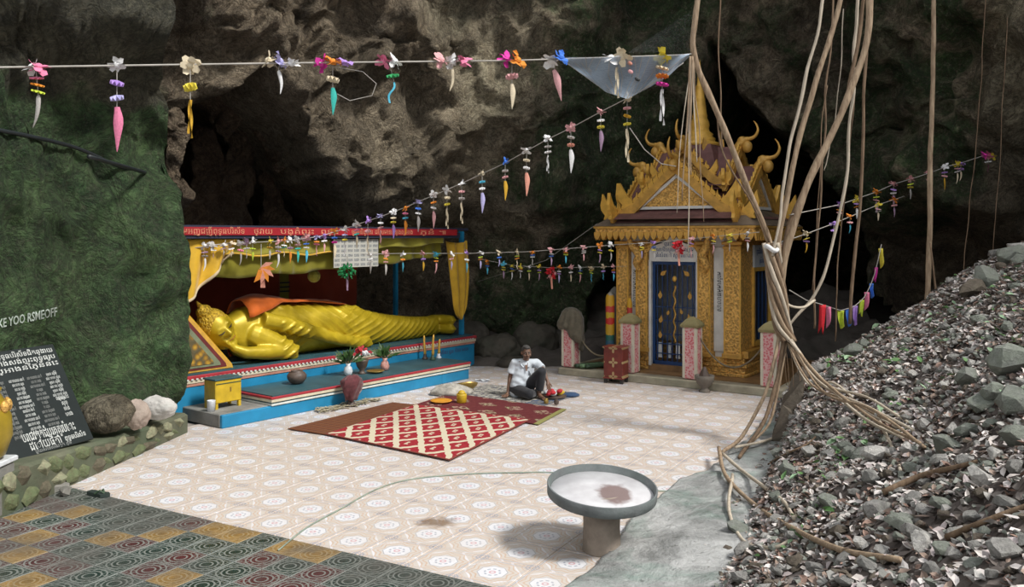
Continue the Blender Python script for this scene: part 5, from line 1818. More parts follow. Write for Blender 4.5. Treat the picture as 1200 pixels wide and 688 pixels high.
# ------------------------------------------------------------------ left ledge: board, rocks, gold urn, slipper
M_BOARD = paint('black_board', (0.010, 0.015, 0.015), 0.45, 0, 0.2)
M_CHALK = paint('white_lettering', (0.50, 0.52, 0.50), 0.7, 0, 0.2)
M_CHALKD = paint('dull_lettering', (0.22, 0.23, 0.22), 0.7, 0, 0.2)
B0, B1 = ground(28, 537, 0.38), ground(110, 516, 0.36)        # lower edge
bd = (B1 - B0); bd.z = 0
W_ = bd.length; bd.normalize()
T1 = at(62, 405, 9.75)
up = (T1 - B1); Lb = up.length; up.normalize()
nb = bd.cross(up).normalized()
t = thing('lettered_board', 'black painted board with white Khmer lettering leaning on the mossy rock', 'board', (0, 0, 0))
BM = Matrix((bd, up, nb)).transposed().to_4x4(); BM.translation = B0 - bd * 0.55
WT = W_ + 0.55
bpan = MB(BM).box((WT / 2, Lb / 2, -0.015), (WT, Lb, 0.03), bev=0.004).build('panel', M_BOARD, t)


def btext(tx, cx, cy, size, w, mt=M_CHALK, nm='lettering'):
    text(nm, tx, size, mt, bpan, BM @ Matrix.Translation((cx, cy, 0.002)), 0.0015, width=w)


btext('បរាជវត្តដំប្រគ្គូរប៉ោះ', 0.55 + W_ * 0.44, 0.205, 0.15, W_ * 0.74)
btext('ដោយធីតា', 0.55 + W_ * 0.34, 0.095, 0.14, W_ * 0.42)
btext('ពុទ្ធបរិស័ទ', 0.55 + W_ * 0.76, 0.085, 0.08, W_ * 0.3)
btext('ជួយសាងសង់វត្ត ភ្នំ', 0.55 + W_ * 0.42, 0.030, 0.05, W_ * 0.5, M_CHALKD)
for k, tx in enumerate(('បញ្ជីរាយនាមពុទ្ធបរិស័ទជិតឆ្ងាយ', 'បានជួយសាងសង់ព្រះពុទ្ធរូប', 'ក្នុងល្អាងនៃភ្នំនេះ')):
    btext(tx, 0.30 + 0.5 * WT * 0.7 + 0.03 * k, Lb - 0.075 - 0.085 * k, 0.085, WT * 0.82 - 0.06 * k)
names = ['លោកតា សុខ', 'ឧបាសិកា ម៉ៅ', 'លោក វណ្ណា', 'អ្នកស្រី ចាន់', 'លោកយាយ សៅ', 'លោក ហេង', 'អ្នក ស្រីមុំ', 'តា ឈុន']
rn = random.Random(5)
for c in range(6):
    rows = '\n'.join(rn.choice(names) for _ in range(13 if c < 5 else 7))
    wcol = WT * 0.125
    h = 13 if c < 5 else 7
    cy = Lb - 0.36 - 0.055 * h / 2 + 0.02
    text('name_column', rows, 0.052, M_CHALK if c % 2 else M_CHALKD, bpan, BM @ Matrix.Translation((0.14 + c * WT * 0.155, cy, 0.002)), 0.0015, width=wcol, space=1.02)
text('name_column', 'ឈ្មោះ\nសុខ\nចាន់\nហេង', 0.07, M_CHALK, bpan, BM @ Matrix.Translation((WT * 0.88, 0.46, 0.002)), 0.0015, width=0.16)


def boulder(name, c, r, mat, seed, label, amp=0.18, moss=0.2, tan=0.5, freq=2.4):
    o = blob(name, mat, c, r, amp, freq, 5, moss, tan, seed)
    return tag(o, label, 'rock')


M_BROCK = rock_material('ledge_boulder', (0.05, 0.04, 0.03), (0.13, 0.11, 0.08), (0.26, 0.23, 0.18), (0.03, 0.04, 0.02), (0.10, 0.12, 0.06))
M_PALEROCK = rock_material('pale_boulder', (0.30, 0.23, 0.19), (0.58, 0.49, 0.43), (0.80, 0.77, 0.74), (0.40, 0.36, 0.30), (0.55, 0.50, 0.44))
c = at(126, 485, 9.75); boulder('boulder', c, (0.29, 0.25, 0.225), M_BROCK, 11, 'round brown boulder on the mossy ledge beside the lettered board')
c = at(160, 487, 10.0); boulder('boulder', c, (0.14, 0.13, 0.17), concrete('pinkish_stone', (0.50, 0.40, 0.34), 0.1), 17, 'small pinkish stone between the brown boulder and the white stone', 0.22, 0.0, 0.0, 4)
c = at(184, 477, 10.5); boulder('boulder', c, (0.21, 0.15, 0.145), concrete('chalky_stone', (0.66, 0.63, 0.60), 0.1), 23, 'white chalky stone at the end of the mossy ledge', 0.22, 0.0, 0.0, 4)
# small stones at the corner of the floor
M_FROCK = concrete('dusty_stone', (0.22, 0.21, 0.19), 0.2)
for k, (px, py, r, lab) in enumerate(((36, 566, 0.15, 'long grey stone lying at the foot of the ledge'), (60, 571, 0.12, 'small pale stone beside the long grey one'), (12, 572, 0.14, 'dark flat stone at the corner of the ledge'), (78, 574, 0.08, 'smallest stone at the foot of the ledge'))):
    me = hull_mesh('floor_stone', M_FROCK, 18, 300 + k, r * 1.5, r, r * 0.6)
    o = put('floor_stone', me, None, ground(px, py + 6) + Vector((0, 0, r * 0.5)), (0, 0, k * 0.7))
    tag(o, lab, 'stone', 'stones at the ledge foot')
# slipper
P = ground(115, 581)
t = thing('slipper', 'dark green rubber slipper lying on the dark tiles', 'slipper', P, -0.45)
M_SLIP = paint('slipper_rubber', (0.022, 0.035, 0.03), 0.7)
sole = [(-0.135, -0.035), (-0.10, -0.045), (0.0, -0.040), (0.09, -0.055), (0.135, -0.03), (0.14, 0.01), (0.09, 0.048), (0.0, 0.035), (-0.1, 0.04), (-0.14, 0.02)]
MB(Matrix.Rotation(PI / 2, 4, 'X')).prism(sole, 0.002, 0.035).build('sole', M_SLIP, t)
MB().tube([(0.0, -0.04, 0.03), (0.05, -0.02, 0.065), (0.09, 0.0, 0.035)], 0.009, 6).build('strap', M_DARKGREEN, t)
MB().tube([(0.0, 0.036, 0.03), (0.05, 0.02, 0.065), (0.09, 0.0, 0.035)], 0.009, 6).build('strap', M_DARKGREEN, t)
# gilded urn at the picture edge
P = at(-24, 540, 7.9)
t = thing('gilded_jar', 'large gilded jar with a scalloped rim standing by the lettered board', 'jar', (P.x, P.y, 0))
zb = P.z
MB().box((0, 0, (zb - 0.05) / 2), (0.42, 0.42, zb - 0.05), bev=0.02).build('pedestal', M_CONC_GREY, t)
MB().box((0, 0, zb - 0.025), (0.46, 0.46, 0.05), bev=0.01).build('pedestal_top', M_PORC, t)
MB().lathe([(0.15, zb), (0.21, zb + 0.04), (0.27, zb + 0.22), (0.26, zb + 0.40), (0.20, zb + 0.55), (0.16, zb + 0.62), (0.18, zb + 0.66), (0.15, zb + 0.66), (0.12, zb + 0.5)], 28).build('jar_body', paint('dull_gold_paint', (0.30, 0.21, 0.018), 0.45, 0.1, 0.25, 5), t, True)
for k in range(14):
    a = 2 * PI * k / 14
    MB(Matrix.Translation((0.235 * math.cos(a), 0.235 * math.sin(a), zb + 0.50)) @ Matrix.Rotation(a, 4, 'Z')).ell((0, 0, 0), (0.03, 0.05, 0.06), n=8, m=6).build('scallop', M_CARVED, t, True)

# graffiti on the mossy rock
bpy.context.view_layer.update()
dg = bpy.context.evaluated_depsgraph_get()
bvh = BVHTree.FromObject(rockL, dg)
M_GRAF = paint('chalk_white', (0.36, 0.42, 0.37), 0.9)
cu = bpy.data.curves.new('g', 'FONT'); cu.body = 'TAKE YOO RSMEOFF'; cu.size = 0.125; cu.resolution_u = 2; cu.offset = 0.002
tmp = bpy.data.objects.new('tmp', cu); col.objects.link(tmp)
dg = bpy.context.evaluated_depsgraph_get()
gm = bpy.data.meshes.new_from_object(tmp.evaluated_get(dg)); bpy.data.objects.remove(tmp)
bm = bmesh.new(); bm.from_mesh(gm)
bmesh.ops.triangulate(bm, faces=bm.faces[:])
for _ in range(3):
    bmesh.ops.subdivide_edges(bm, edges=[e for e in bm.edges if e.calc_length() > 0.03], cuts=1)
xs = [v.co.x for v in bm.verts]; x_hi = max(xs)
eye = Vector((0, 0, H))


def on_rock(px, py):
    d = (at(px, py, 10) - eye).normalized()
    h_ = bvh.ray_cast(eye + d * 3, d)
    return h_[0] if h_[0] is not None else at(px, py, 9.6)


for v in bm.verts:                                          # the words run along the rock, base line rising to the right
    f_ = v.co.x / x_hi
    v.co = on_rock(lerp(-13, 67, f_), lerp(387, 370, f_) - v.co.y * 118)
    v.co += (eye - v.co).normalized() * 0.012
bm.to_mesh(gm); bm.free()
gm.materials.append(M_GRAF)
go = put('rock_lettering', gm, rockL)
go['kind'] = 'stuff'

# a dark hose slung across the mossy rock
M_HOSE = paint('black_hose', (0.012, 0.016, 0.018), 0.5)
hp_ = []
for (px, py) in ((-60, 150), (-10, 152), (25, 160), (55, 180), (80, 187), (104, 184)):
    s_ = at(px, py, 9.3)
    h_ = bvh.ray_cast(Vector((s_.x, 2.0, s_.z)), Vector((0, 1, 0)))
    hp_.append((h_[0] if h_[0] is not None else s_) + Vector((0.03, -0.06, 0)))
o = MB().tube(catmull(hp_, 8), 0.024, 8).build('hose', M_HOSE, None, True)
tag(o, 'black hose slung across the mossy rock face', 'hose')

# dark boulders at the foot of the back wall
M_DARKROCK = concrete('dark_rock', (0.075, 0.066, 0.052), 0.4)
for k, (px, py, Y, r, lab) in enumerate(((583, 408, 17.7, (0.5, 0.4, 0.36), 'low dark boulder behind the sitting man'), (552, 402, 18.6, (0.45, 0.35, 0.45), 'dark boulder beside the end of the blue platform'), (626, 400, 18.2, (0.5, 0.35, 0.5), 'upright dark boulder left of the sack covered post'),
                                         (604, 420, 17.0, (0.36, 0.22, 0.14), 'flat grey rock on the floor edge behind the man'))):
    c = at(px, py, Y); c.z = r[2] * 0.6
    boulder('boulder', c, r, M_DARKROCK, 31 + 5 * k, lab, 0.22, 0.3, 0.15, 1.3)
# ------------------------------------------------------------------ the sitting man
def skin_mat():
    n = NT('brown_skin', 0.5)
    v = n.coord('Object')
    n.color(n.ramp(n.noise(v, 18, 4), [(0.3, (0.115, 0.060, 0.038)), (0.7, (0.19, 0.105, 0.068))]))
    n.b.inputs['Subsurface Weight'].default_value = 0.05
    return n.mat


M_SKIN = skin_mat()
M_SHIRT = cloth('white_shirt_cloth', (0.52, 0.57, 0.62), 0.85, 0.12, 9)
M_TROUS = cloth('charcoal_trouser_cloth', (0.022, 0.023, 0.027), 0.9, 0.3, 9)
M_HAIR = paint('greying_hair', (0.05, 0.047, 0.044), 0.8, 0, 0.5, 60, 0.6, 90)
M_EYEW = paint('eye_white', (0.5, 0.48, 0.45), 0.4)
M_EYED = paint('eye_dark', (0.01, 0.008, 0.007), 0.3)

MAN = ground(616, 466)
man = thing('person', 'sitting man in white short-sleeved shirt and dark trousers leaning on one hand', 'person', (MAN.x, MAN.y, 0.012), math.radians(4))
b = MB()
PEL = Vector((-0.10, 0.10, 0.13)); CH = Vector((-0.02, 0.10, 0.44)); NK = Vector((0.005, 0.06, 0.585))
HD = Vector((0.012, 0.02, 0.705))
shL, shR = Vector((-0.185, 0.10, 0.535)), Vector((0.19, 0.09, 0.54))     # screen left / right shoulders
elL, wrL = Vector((-0.245, 0.10, 0.30)), Vector((-0.285, 0.02, 0.075))
elR, wrR = Vector((0.285, -0.06, 0.435)), Vector((0.335, -0.20, 0.275))
hpL, hpR = Vector((-0.17, 0.05, 0.12)), Vector((0.02, 0.06, 0.13))
knL, anL = Vector((0.03, -0.30, 0.10)), Vector((0.16, -0.02, 0.06))        # folded leg, knee towards the viewer
knR, anR = Vector((0.235, -0.20, 0.43)), Vector((0.20, -0.16, 0.07))       # raised knee
b.capsule([PEL, CH, NK - Vector((0, 0, 0.05))], [0.125, 0.12, 0.075], 16)
b.capsule([shL, NK - Vector((0, 0, 0.055)), shR], [0.055, 0.07, 0.055], 12)
b.capsule([NK - Vector((0, 0, 0.05)), HD - Vector((0, 0, 0.06))], [0.05, 0.048], 12)
b.capsule([shL, elL], [0.048, 0.038], 12); b.capsule([elL, wrL], [0.038, 0.026], 12)
b.capsule([shR, elR], [0.048, 0.038], 12); b.capsule([elR, wrR], [0.038, 0.025], 12)
b.capsule([hpL, knL], [0.085, 0.058], 12); b.capsule([knL, anL], [0.055, 0.035], 12)
b.capsule([hpR, knR], [0.085, 0.058], 12); b.capsule([knR, anR], [0.055, 0.035], 12)
# feet
b.capsule([anR, anR + Vector((0.02, -0.06, -0.03)), anR + Vector((0.07, -0.16, -0.045))], [0.035, 0.036, 0.024], 10)
for k in range(5):
    st_ = anR + Vector((0.035 + 0.016 * k, -0.165 + 0.008 * k, -0.048))
    b.capsule([st_, st_ + Vector((0.014, -0.04 + 0.004 * k, -0.006))], [0.011, 0.009 - 0.0006 * k], 7)
b.capsule([anL, anL + Vector((0.06, -0.01, -0.025)), anL + Vector((0.17, -0.05, -0.032))], [0.034, 0.034, 0.022], 10)
for k in range(5):
    st_ = anL + Vector((0.165, -0.075 + 0.014 * k, -0.036))
    b.capsule([st_, st_ + Vector((0.038, -0.008, -0.004))], [0.010, 0.008], 7)
# head
HMx = Matrix.Translation(HD) @ Matrix.Rotation(math.radians(10), 4, 'Z') @ Matrix.Rotation(math.radians(6), 4, 'X')


def h(x, y, z):
    return HMx @ Vector((x, y, z))


b.ell((0, 0.01, 0.025), (0.072, 0.092, 0.090), HMx, 18, 12)
b.ell((0, -0.018, -0.045), (0.056, 0.066, 0.066), HMx, 16, 10)
b.ell((0, -0.066, -0.092), (0.024, 0.02, 0.018), HMx)
b.capsule([h(0, -0.080, 0.015), h(0, -0.098, -0.022)], [0.010, 0.015], 8)
b.capsule([h(-0.016, -0.088, -0.024), h(0.016, -0.088, -0.024)], [0.011, 0.011], 8)
b.capsule([h(-0.024, -0.079, -0.058), h(0, -0.086, -0.056), h(0.024, -0.079, -0.058)], [0.007, 0.010, 0.007], 8)
b.capsule([h(-0.05, -0.066, 0.026), h(-0.02, -0.084, 0.030)], [0.008, 0.010], 8)
b.capsule([h(0.05, -0.066, 0.026), h(0.02, -0.084, 0.030)], [0.008, 0.010], 8)
for s in (-1, 1):
    b.capsule([h(s * 0.073, 0.012, 0.02), h(s * 0.078, 0.015, -0.005), h(s * 0.07, 0.01, -0.03)], [0.012, 0.012, 0.009], 8)
    b.ell((s * 0.045, -0.058, -0.025), (0.024, 0.02, 0.02), HMx)


def hand(w, d, nrm, thumb_side, curl, flat=False):
    """palm from the wrist along d, palm normal nrm"""
    d = d.normalized(); n_ = (nrm - d * nrm.dot(d)).normalized(); s_ = d.cross(n_) * thumb_side
    pm = w + d * 0.045
    b.capsule([w, pm + s_ * 0.012, w + d * 0.08 + s_ * 0.015], [0.025, 0.027, 0.019], 9)
    b.capsule([w, pm - s_ * 0.018, w + d * 0.078 - s_ * 0.02], [0.022, 0.023, 0.017], 9)
    for k, L_ in enumerate((0.068, 0.078, 0.072, 0.056)):
        o_ = w + d * (0.083 - 0.003 * abs(k - 1)) + s_ * (0.031 - 0.0205 * k)
        d1 = (d + s_ * (0.16 - 0.11 * k)).normalized()
        p1 = o_ + d1 * L_ * 0.45 + n_ * curl * 0.012
        p2 = p1 + (d1 + n_ * curl).normalized() * L_ * 0.32
        p3 = p2 + (d1 + n_ * curl * 2.2).normalized() * L_ * 0.26
        b.capsule([o_, p1, p2, p3], [0.0092, 0.0088, 0.008, 0.0068], 7)
    t0 = w + d * 0.03 + s_ * 0.026
    t1 = t0 + (d * 0.6 + s_ * 0.9).normalized() * 0.036
    t2 = t1 + (d * 1.0 + s_ * 0.35 + n_ * curl * 0.4).normalized() * 0.034
    b.capsule([t0, t1, t2], [0.0125, 0.0105, 0.0085], 7)


hand(wrL + Vector((-0.01, -0.02, -0.035)), Vector((-0.42, -0.9, -0.10)), Vector((0, 0, -1)), -1, 0.05)
b.capsule([wrL, wrL + Vector((-0.01, -0.02, -0.035))], [0.026, 0.026], 9)
hand(wrR, Vector((0.15, -0.35, -0.9)), Vector((-0.4, 0.6, -0.3)), 1, 0.35)
put('body', remeshed(b, 'body', M_SKIN, 0.0065, 3, 0.45), man)

# shirt: loose trunk, open collar, short sleeves
s = MB()
s.capsule([PEL + Vector((0.0, -0.01, 0.02)), CH, NK - Vector((0, 0.0, 0.085))], [0.165, 0.150, 0.105], 18)
s.capsule([PEL + Vector((0.07, -0.06, -0.02)), CH + Vector((0, -0.03, -0.05))], [0.125, 0.13], 16)
s.capsule([PEL + Vector((-0.05, -0.06, -0.04)), PEL + Vector((0.0, -0.05, 0.10))], [0.115, 0.14], 16)
s.capsule([shL + Vector((0.01, 0, 0)), NK - Vector((0, 0, 0.06)), shR + Vector((-0.01, 0, 0))], [0.066, 0.076, 0.066], 14)
s.capsule([shL, shL.lerp(elL, 0.5)], [0.066, 0.064], 14)
s.tube([shL, shL.lerp(elL, 0.3), shL.lerp(elL, 0.72)], [0.062, 0.066, 0.070], 16)
s.tube([shR, shR.lerp(elR, 0.3), shR.lerp(elR, 0.78)], [0.062, 0.066, 0.070], 16)
sm = remeshed(s, 'shirt', M_SHIRT, 0.012, 4, 0.5)
N = len(sm.vertices)
co = np.empty(N * 3, dtype=np.float32); sm.vertices.foreach_get('co', co); co = co.reshape(-1, 3)
no = np.empty(N * 3, dtype=np.float32); sm.vertices.foreach_get('normal', no); no = no.reshape(-1, 3)
fold = np.array([noise.noise(Vector((c[0] * 9 + c[2] * 5, c[1] * 9, c[2] * 13))) for c in co])
co += no * (0.014 * fold)[:, None]
sm.vertices.foreach_set('co', co.ravel()); sm.update()
shirt = put('shirt', sm, man)
# collar flaps and the dark open neck
for sx in (-1, 1):
    MB().add([NK + Vector((sx * 0.02, -0.09, -0.10)), NK + Vector((sx * 0.075, -0.05, -0.015)), NK + Vector((sx * 0.085, -0.085, -0.06)), NK + Vector((sx * 0.05, -0.115, -0.10))], [(0, 1, 2, 3)]).build('collar', M_SHIRT, shirt, False, 0.006)
MB().add([NK + Vector((-0.03, -0.088, -0.035)), NK + Vector((0.03, -0.088, -0.035)), NK + Vector((0.012, -0.135, -0.16)), NK + Vector((-0.004, -0.135, -0.16))], [(0, 1, 2, 3)]).build('neck_opening', M_SKIN, shirt, False, 0.004)
MB().box((0.09, -0.065, 0.43), (0.07, 0.012, 0.075), Matrix.Rotation(0.15, 4, 'Z')).build('pocket', M_SHIRT, shirt)
# trousers
tr_ = MB()
tr_.capsule([PEL + Vector((-0.02, 0, -0.015)), PEL + Vector((0.08, -0.02, 0))], [0.118, 0.118], 16)
tr_.capsule([hpL, knL], [0.105, 0.080], 16); tr_.capsule([knL, knL.lerp(anL, 0.8)], [0.078, 0.062], 14)
tr_.capsule([hpR, knR], [0.108, 0.082], 16); tr_.tube([knR, knR.lerp(anR, 0.4), knR.lerp(anR, 0.82)], [0.080, 0.074, 0.066], 16)
tm = remeshed(tr_, 'trousers', M_TROUS, 0.012, 4, 0.5)
put('trousers', tm, man)
# hair
hb = MB()
hb.ell((0, 0.024, 0.043), (0.078, 0.092, 0.083), HMx, 18, 12)
hb.ell((0, -0.03, 0.095), (0.055, 0.05, 0.03), HMx, 14, 8)
hm = hb.mesh('hair', M_HAIR, True)
put('hair', hm, man)
for sx in (-1, 1):
    MB(HMx).ell((sx * 0.030, -0.074, 0.008), (0.012, 0.010, 0.007)).build('eye', M_EYEW, man, True)
    MB(HMx).ell((sx * 0.030, -0.081, 0.008), (0.006, 0.005, 0.006)).build('pupil', M_EYED, man, True)
    MB().capsule([h(sx * 0.014, -0.090, 0.034), h(sx * 0.050, -0.074, 0.034)], [0.005, 0.004], 6).build('eyebrow', M_HAIR, man, True)
# ------------------------------------------------------------------ paper charms on strings
PAL = {'white': (0.66, 0.66, 0.66), 'cream': (0.58, 0.50, 0.36), 'pink': (0.62, 0.18, 0.30), 'rose': (0.60, 0.32, 0.33), 'magenta': (0.55, 0.04, 0.30), 'orange': (0.62, 0.22, 0.03), 'lime': (0.42, 0.52, 0.05),
       'yellow': (0.60, 0.50, 0.06), 'gold': (0.50, 0.29, 0.03), 'lilac': (0.36, 0.22, 0.55), 'lavender': (0.40, 0.38, 0.62), 'teal': (0.04, 0.38, 0.33), 'cyan': (0.08, 0.40, 0.55), 'blue': (0.05, 0.16, 0.55), 'grey': (0.40, 0.38, 0.36),
       'red': (0.50, 0.02, 0.03), 'green': (0.03, 0.26, 0.09), 'salmon': (0.60, 0.27, 0.20), 'mauve': (0.33, 0.22, 0.32)}
M_PAPER = {k: cloth(k + '_paper', v, 0.75, 0.18, 18, 90, 0.0) for k, v in PAL.items()}
M_STRING = paint('string', (0.34, 0.32, 0.29), 0.8, 0, 0.2)


def u_knot(seed):
    r = random.Random(seed)
    mb = MB()
    for k in range(7):
        a = 2 * PI * k / 7 + r.uniform(-0.2, 0.2)
        M = Matrix.Rotation(a, 4, 'Z') @ Matrix.Rotation(r.uniform(-0.5, 0.7), 4, 'Y') @ Matrix.Translation((0.55, 0, 0))
        mb.add([(-0.5, -0.1, 0), (0.0, -0.38, r.uniform(-0.2, 0.3)), (0.45, -0.18, r.uniform(-0.2, 0.2)), (0.45, 0.2, r.uniform(-0.2, 0.2)), (0, 0.38, r.uniform(-0.2, 0.3)), (-0.5, 0.1, 0)], [(0, 1, 4, 5), (1, 2, 3, 4)], M)
    mb.ell((0, 0, 0), (0.4, 0.4, 0.34), n=7, m=5)
    return mb


def u_ruffle(seed):
    mb = MB()
    n = 18
    rim = [(math.cos(2 * PI * k / n), math.sin(2 * PI * k / n), 0.22 * (1 if k % 2 else -1)) for k in range(n)]
    inn = [(0.18 * math.cos(2 * PI * k / n), 0.18 * math.sin(2 * PI * k / n), 0.35) for k in range(n)]
    low = [(0.18 * math.cos(2 * PI * k / n), 0.18 * math.sin(2 * PI * k / n), -0.3) for k in range(n)]
    mb.loft([low, rim, inn], True)
    return mb


def u_tail(kind):
    mb = MB()
    if kind == 0:      # furled cone
        rings = []
        for i in range(9):
            t = i / 8
            r = (0.10 + 0.10 * math.sin(min(1, t * 2.2) * PI * 0.6)) * (1 - t ** 2) + 0.01
            rings.append([(r * (1 + 0.25 * math.sin(3 * a + 5 * t)) * math.cos(a) + 0.05 * math.sin(3 * t), r * math.sin(a) * 0.6, -t) for a in [2 * PI * k / 10 for k in range(10)]])
        mb.loft(rings)
    elif kind == 1:    # two long twisted strips
        for s in (-1, 1):
            mb.grid(2, 14, lambda u, v: (s * (0.05 + 0.05 * v) + (u - 0.5) * 0.16 * math.cos(v * 5 + s), (u - 0.5) * 0.16 * math.sin(v * 5 + s), -v * (1.0 if s > 0 else 0.88)))
        mb.uv = {}
    elif kind == 2:    # curved horn shaped roll
        cp = catmull([(0, 0, 0), (0.06, 0, -0.3), (0.0, 0, -0.65), (-0.22, 0, -1.0)], 4)
        mb.tube(cp, [0.11, 0.14, 0.15, 0.15, 0.14, 0.14, 0.13, 0.12, 0.1, 0.08, 0.06, 0.04, 0.015], 8)
    else:              # zigzag ribbon
        mb.grid(2, 12, lambda u, v: ((u - 0.5) * 0.17 + 0.13 * math.sin(v * 7), 0.05 * math.cos(v * 7) + (u - 0.5) * 0.05, -v))
        mb.uv = {}
    return mb


_lib = {}


def lib(kind, k, colour):
    key = (kind, k, colour)
    if key not in _lib:
        f = {'knot': u_knot, 'ruffle': u_ruffle, 'tail': u_tail}[kind]
        _lib[key] = f(k).mesh({'knot': 'knot', 'ruffle': 'ruffle', 'tail': 'tail'}[kind], M_PAPER[colour], False)
    return _lib[key]


cr = random.Random(21)


def charm(P, L, knots, beads, tail, tkind, line, group, width=None, lean=0.0):
    """a paper charm hanging from P with total length L"""
    w = width or 0.105
    lab = '%s-tailed paper charm with %s knot%s on the %s' % (tail, knots[0], (' and ' + beads[0] + ' ruffle') if beads else '', line)
    t = thing('paper_charm', lab, 'charm', P, cr.uniform(-0.6, 0.6), group)
    for i, k in enumerate(knots):
        put('knot', lib('knot', cr.randrange(3), k), t, ((i - (len(knots) - 1) / 2) * w * 0.95, -0.01 * i, cr.uniform(-0.01, 0.02)), (cr.uniform(-1.2, 1.2), cr.uniform(-0.5, 0.5), cr.uniform(0, 3)), w * cr.uniform(0.75, 0.95))
    z = -w * 0.5
    n = len(beads)
    tl = L * (0.52 if n else 0.75)
    gap = (L - tl - w * 0.5) / max(1, n + 0.4)
    for k in beads:
        z -= gap * 0.8
        put('ruffle', lib('ruffle', 0, k), t, (lean * -z, 0, z), (cr.uniform(-0.25, 0.25), cr.uniform(-0.3, 0.3), cr.uniform(0, 3)), (w * 0.55, w * 0.55, gap * 0.6))
        z -= gap * 0.2
    z0 = -(L - tl)
    put('tail', lib('tail', tkind, tail), t, (lean * -z0, 0, z0), (0, lean, 0), (tl * 0.55 if tkind != 1 else tl * 0.45, tl * 0.4, tl))
    MB().tube([(0, 0, 0), (lean * -z0, 0, z0)], 0.004, 4).build('thread', M_STRING, t)
    return t


def string(pts, r, lab, group='strings across the cave'):
    o = MB().tube(pts, r, 6).build('string', M_STRING, None, True)
    return tag(o, lab, 'string', group)


# high string across the whole cave front
def yA(px):
    return lerp(6.6, 10.2, px / 812)


ptsA = [Vector((-9.0, 6.4, 4.5))] + [at(px, interp([(-120, 81), (0, 79), (330, 74), (600, 71), (812, 64)], px), yA(px)) for px in range(-120, 813, 20)] + [at(812, 63, 10.2)]
string(ptsA, 0.009, 'pale string stretched high across the cave above the shelter')
HIGH = 'high string'
for (px, y0_, y1_, kn, be, ta, tk, ln_) in (
        (42, 76, 150, ('white', 'pink'), ('pink', 'orange', 'lime'), 'grey', 2, 0.12), (137, 78, 178, ('white',), ('lilac', 'lavender'), 'pink', 0, 0.0), (223, 76, 162, ('cream',), ('yellow',), 'gold', 1, 0.0),
        (328, 76, 110, ('cream', 'lavender', 'white'), (), 'white', 2, -0.2), (390, 74, 135, ('magenta', 'orange', 'lilac'), ('cream',), 'teal', 0, 0.0), (456, 74, 121, ('pink', 'white'), ('green',), 'cyan', 3, 0.25),
        (530, 72, 107, ('rose', 'white', 'pink'), (), 'cream', 2, 0.0), (600, 72, 128, ('magenta', 'orange'), ('rose',), 'cream', 0, 0.0), (652, 70, 120, ('white', 'blue'), (), 'rose', 0, -0.25),
        (723, 68, 115, ('white', 'cream'), (), 'cream', 1, 0.0), (776, 68, 147, ('yellow',), ('cream', 'orange', 'magenta'), 'white', 1, 0.0)):
    Y = yA(px)
    yl = interp([(-120, 81), (0, 79), (330, 74), (600, 71), (812, 64)], px)
    charm(at(px, yl, Y), (y1_ - yl) / F * Y, kn, be, ta, tk, HIGH, 'charms on the high string', 0.125 * Y / 9.0, ln_)

# slanting string from the web to the shelter and on along its sign
yB_t = [(150, 11.9), (230, 12.1), (300, 12.6), (404, 13.6), (560, 12.4), (745, 10.2), (812, 10.2)]
lB_t = [(225, 291), (260, 286), (300, 284), (340, 282), (375, 277), (404, 268), (446, 254), (475, 243), (508, 229), (541, 215), (592, 191), (642, 163), (669, 150), (704, 131), (745, 110), (775, 92), (806, 70)]
string([at(px, interp(lB_t, px), interp(yB_t, px)) for px in range(225, 807, 8)], 0.007, 'pale string slanting from the web down to the shelter sign')
SL = 'slanting string'
data = [(735, 190, 'cream', ('rose', 'gold', 'yellow'), 'cream', 1), (704, 178, 'rose', ('white', 'yellow'), 'mauve', 0), (669, 203, 'rose', ('grey', 'salmon'), 'white', 0), (642, 203, 'white', ('grey', 'white'), 'white', 1), (617, 230, 'white', ('cream', 'white'), 'salmon', 0),
        (592, 235, 'blue', ('grey', 'rose'), 'gold', 0), (565, 250, 'cream', ('cyan', 'white'), 'lavender', 0), (541, 262, 'white', ('rose', 'grey'), 'cream', 1), (524, 268, 'white', ('cream', 'yellow'), 'cream', 1), (508, 268, 'white', ('orange', 'white'), 'rose', 0),
        (490, 272, 'lavender', ('blue', 'white'), 'grey', 0), (475, 276, 'orange', ('pink', 'cyan'), 'orange', 0), (461, 280, 'white', ('cream', 'yellow'), 'lilac', 0), (446, 287, 'lavender', ('white', 'rose'), 'rose', 1), (431, 298, 'lilac', ('rose',), 'cream', 1),
        (418, 292, 'white', ('pink', 'teal'), 'cream', 0), (404, 302, 'white', ('lavender', 'yellow'), 'white', 1), (392, 304, 'orange', ('blue', 'magenta'), 'cream', 0), (380, 296, 'lilac', ('white',), 'rose', 0), (371, 300, 'lavender', ('orange', 'pink'), 'rose', 1),
        (359, 308, 'rose', ('blue', 'white'), 'cyan', 0), (349, 308, 'white', ('rose', 'teal'), 'teal', 0), (340, 309, 'white', ('mauve',), 'orange', 0), (333, 302, 'orange', ('white', 'teal'), 'cream', 1), (326, 314, 'rose', ('white', 'mauve'), 'white', 2),
        (316, 304, 'yellow', ('gold',), 'grey', 0), (296, 306, 'white', ('lime',), 'lime', 0), (289, 304, 'mauve', ('white',), 'grey', 1), (282, 311, 'white', ('pink',), 'grey', 2), (271, 302, 'cream', ('white',), 'cream', 1), (262, 300, 'white', ('mauve',), 'white', 0), (250, 303, 'grey', ('white',), 'mauve', 1), (240, 318, 'white', ('mauve', 'grey'), 'white', 2)]
for (px, y1_, kn, be, ta, tk) in data:
    Y = interp(yB_t, px)
    yl = interp(lB_t, px)
    charm(at(px, yl, Y), (y1_ - yl) / F * Y, (kn,), be, ta, tk, SL, 'charms on the slanting string', 0.082 if px < 600 else 0.088)
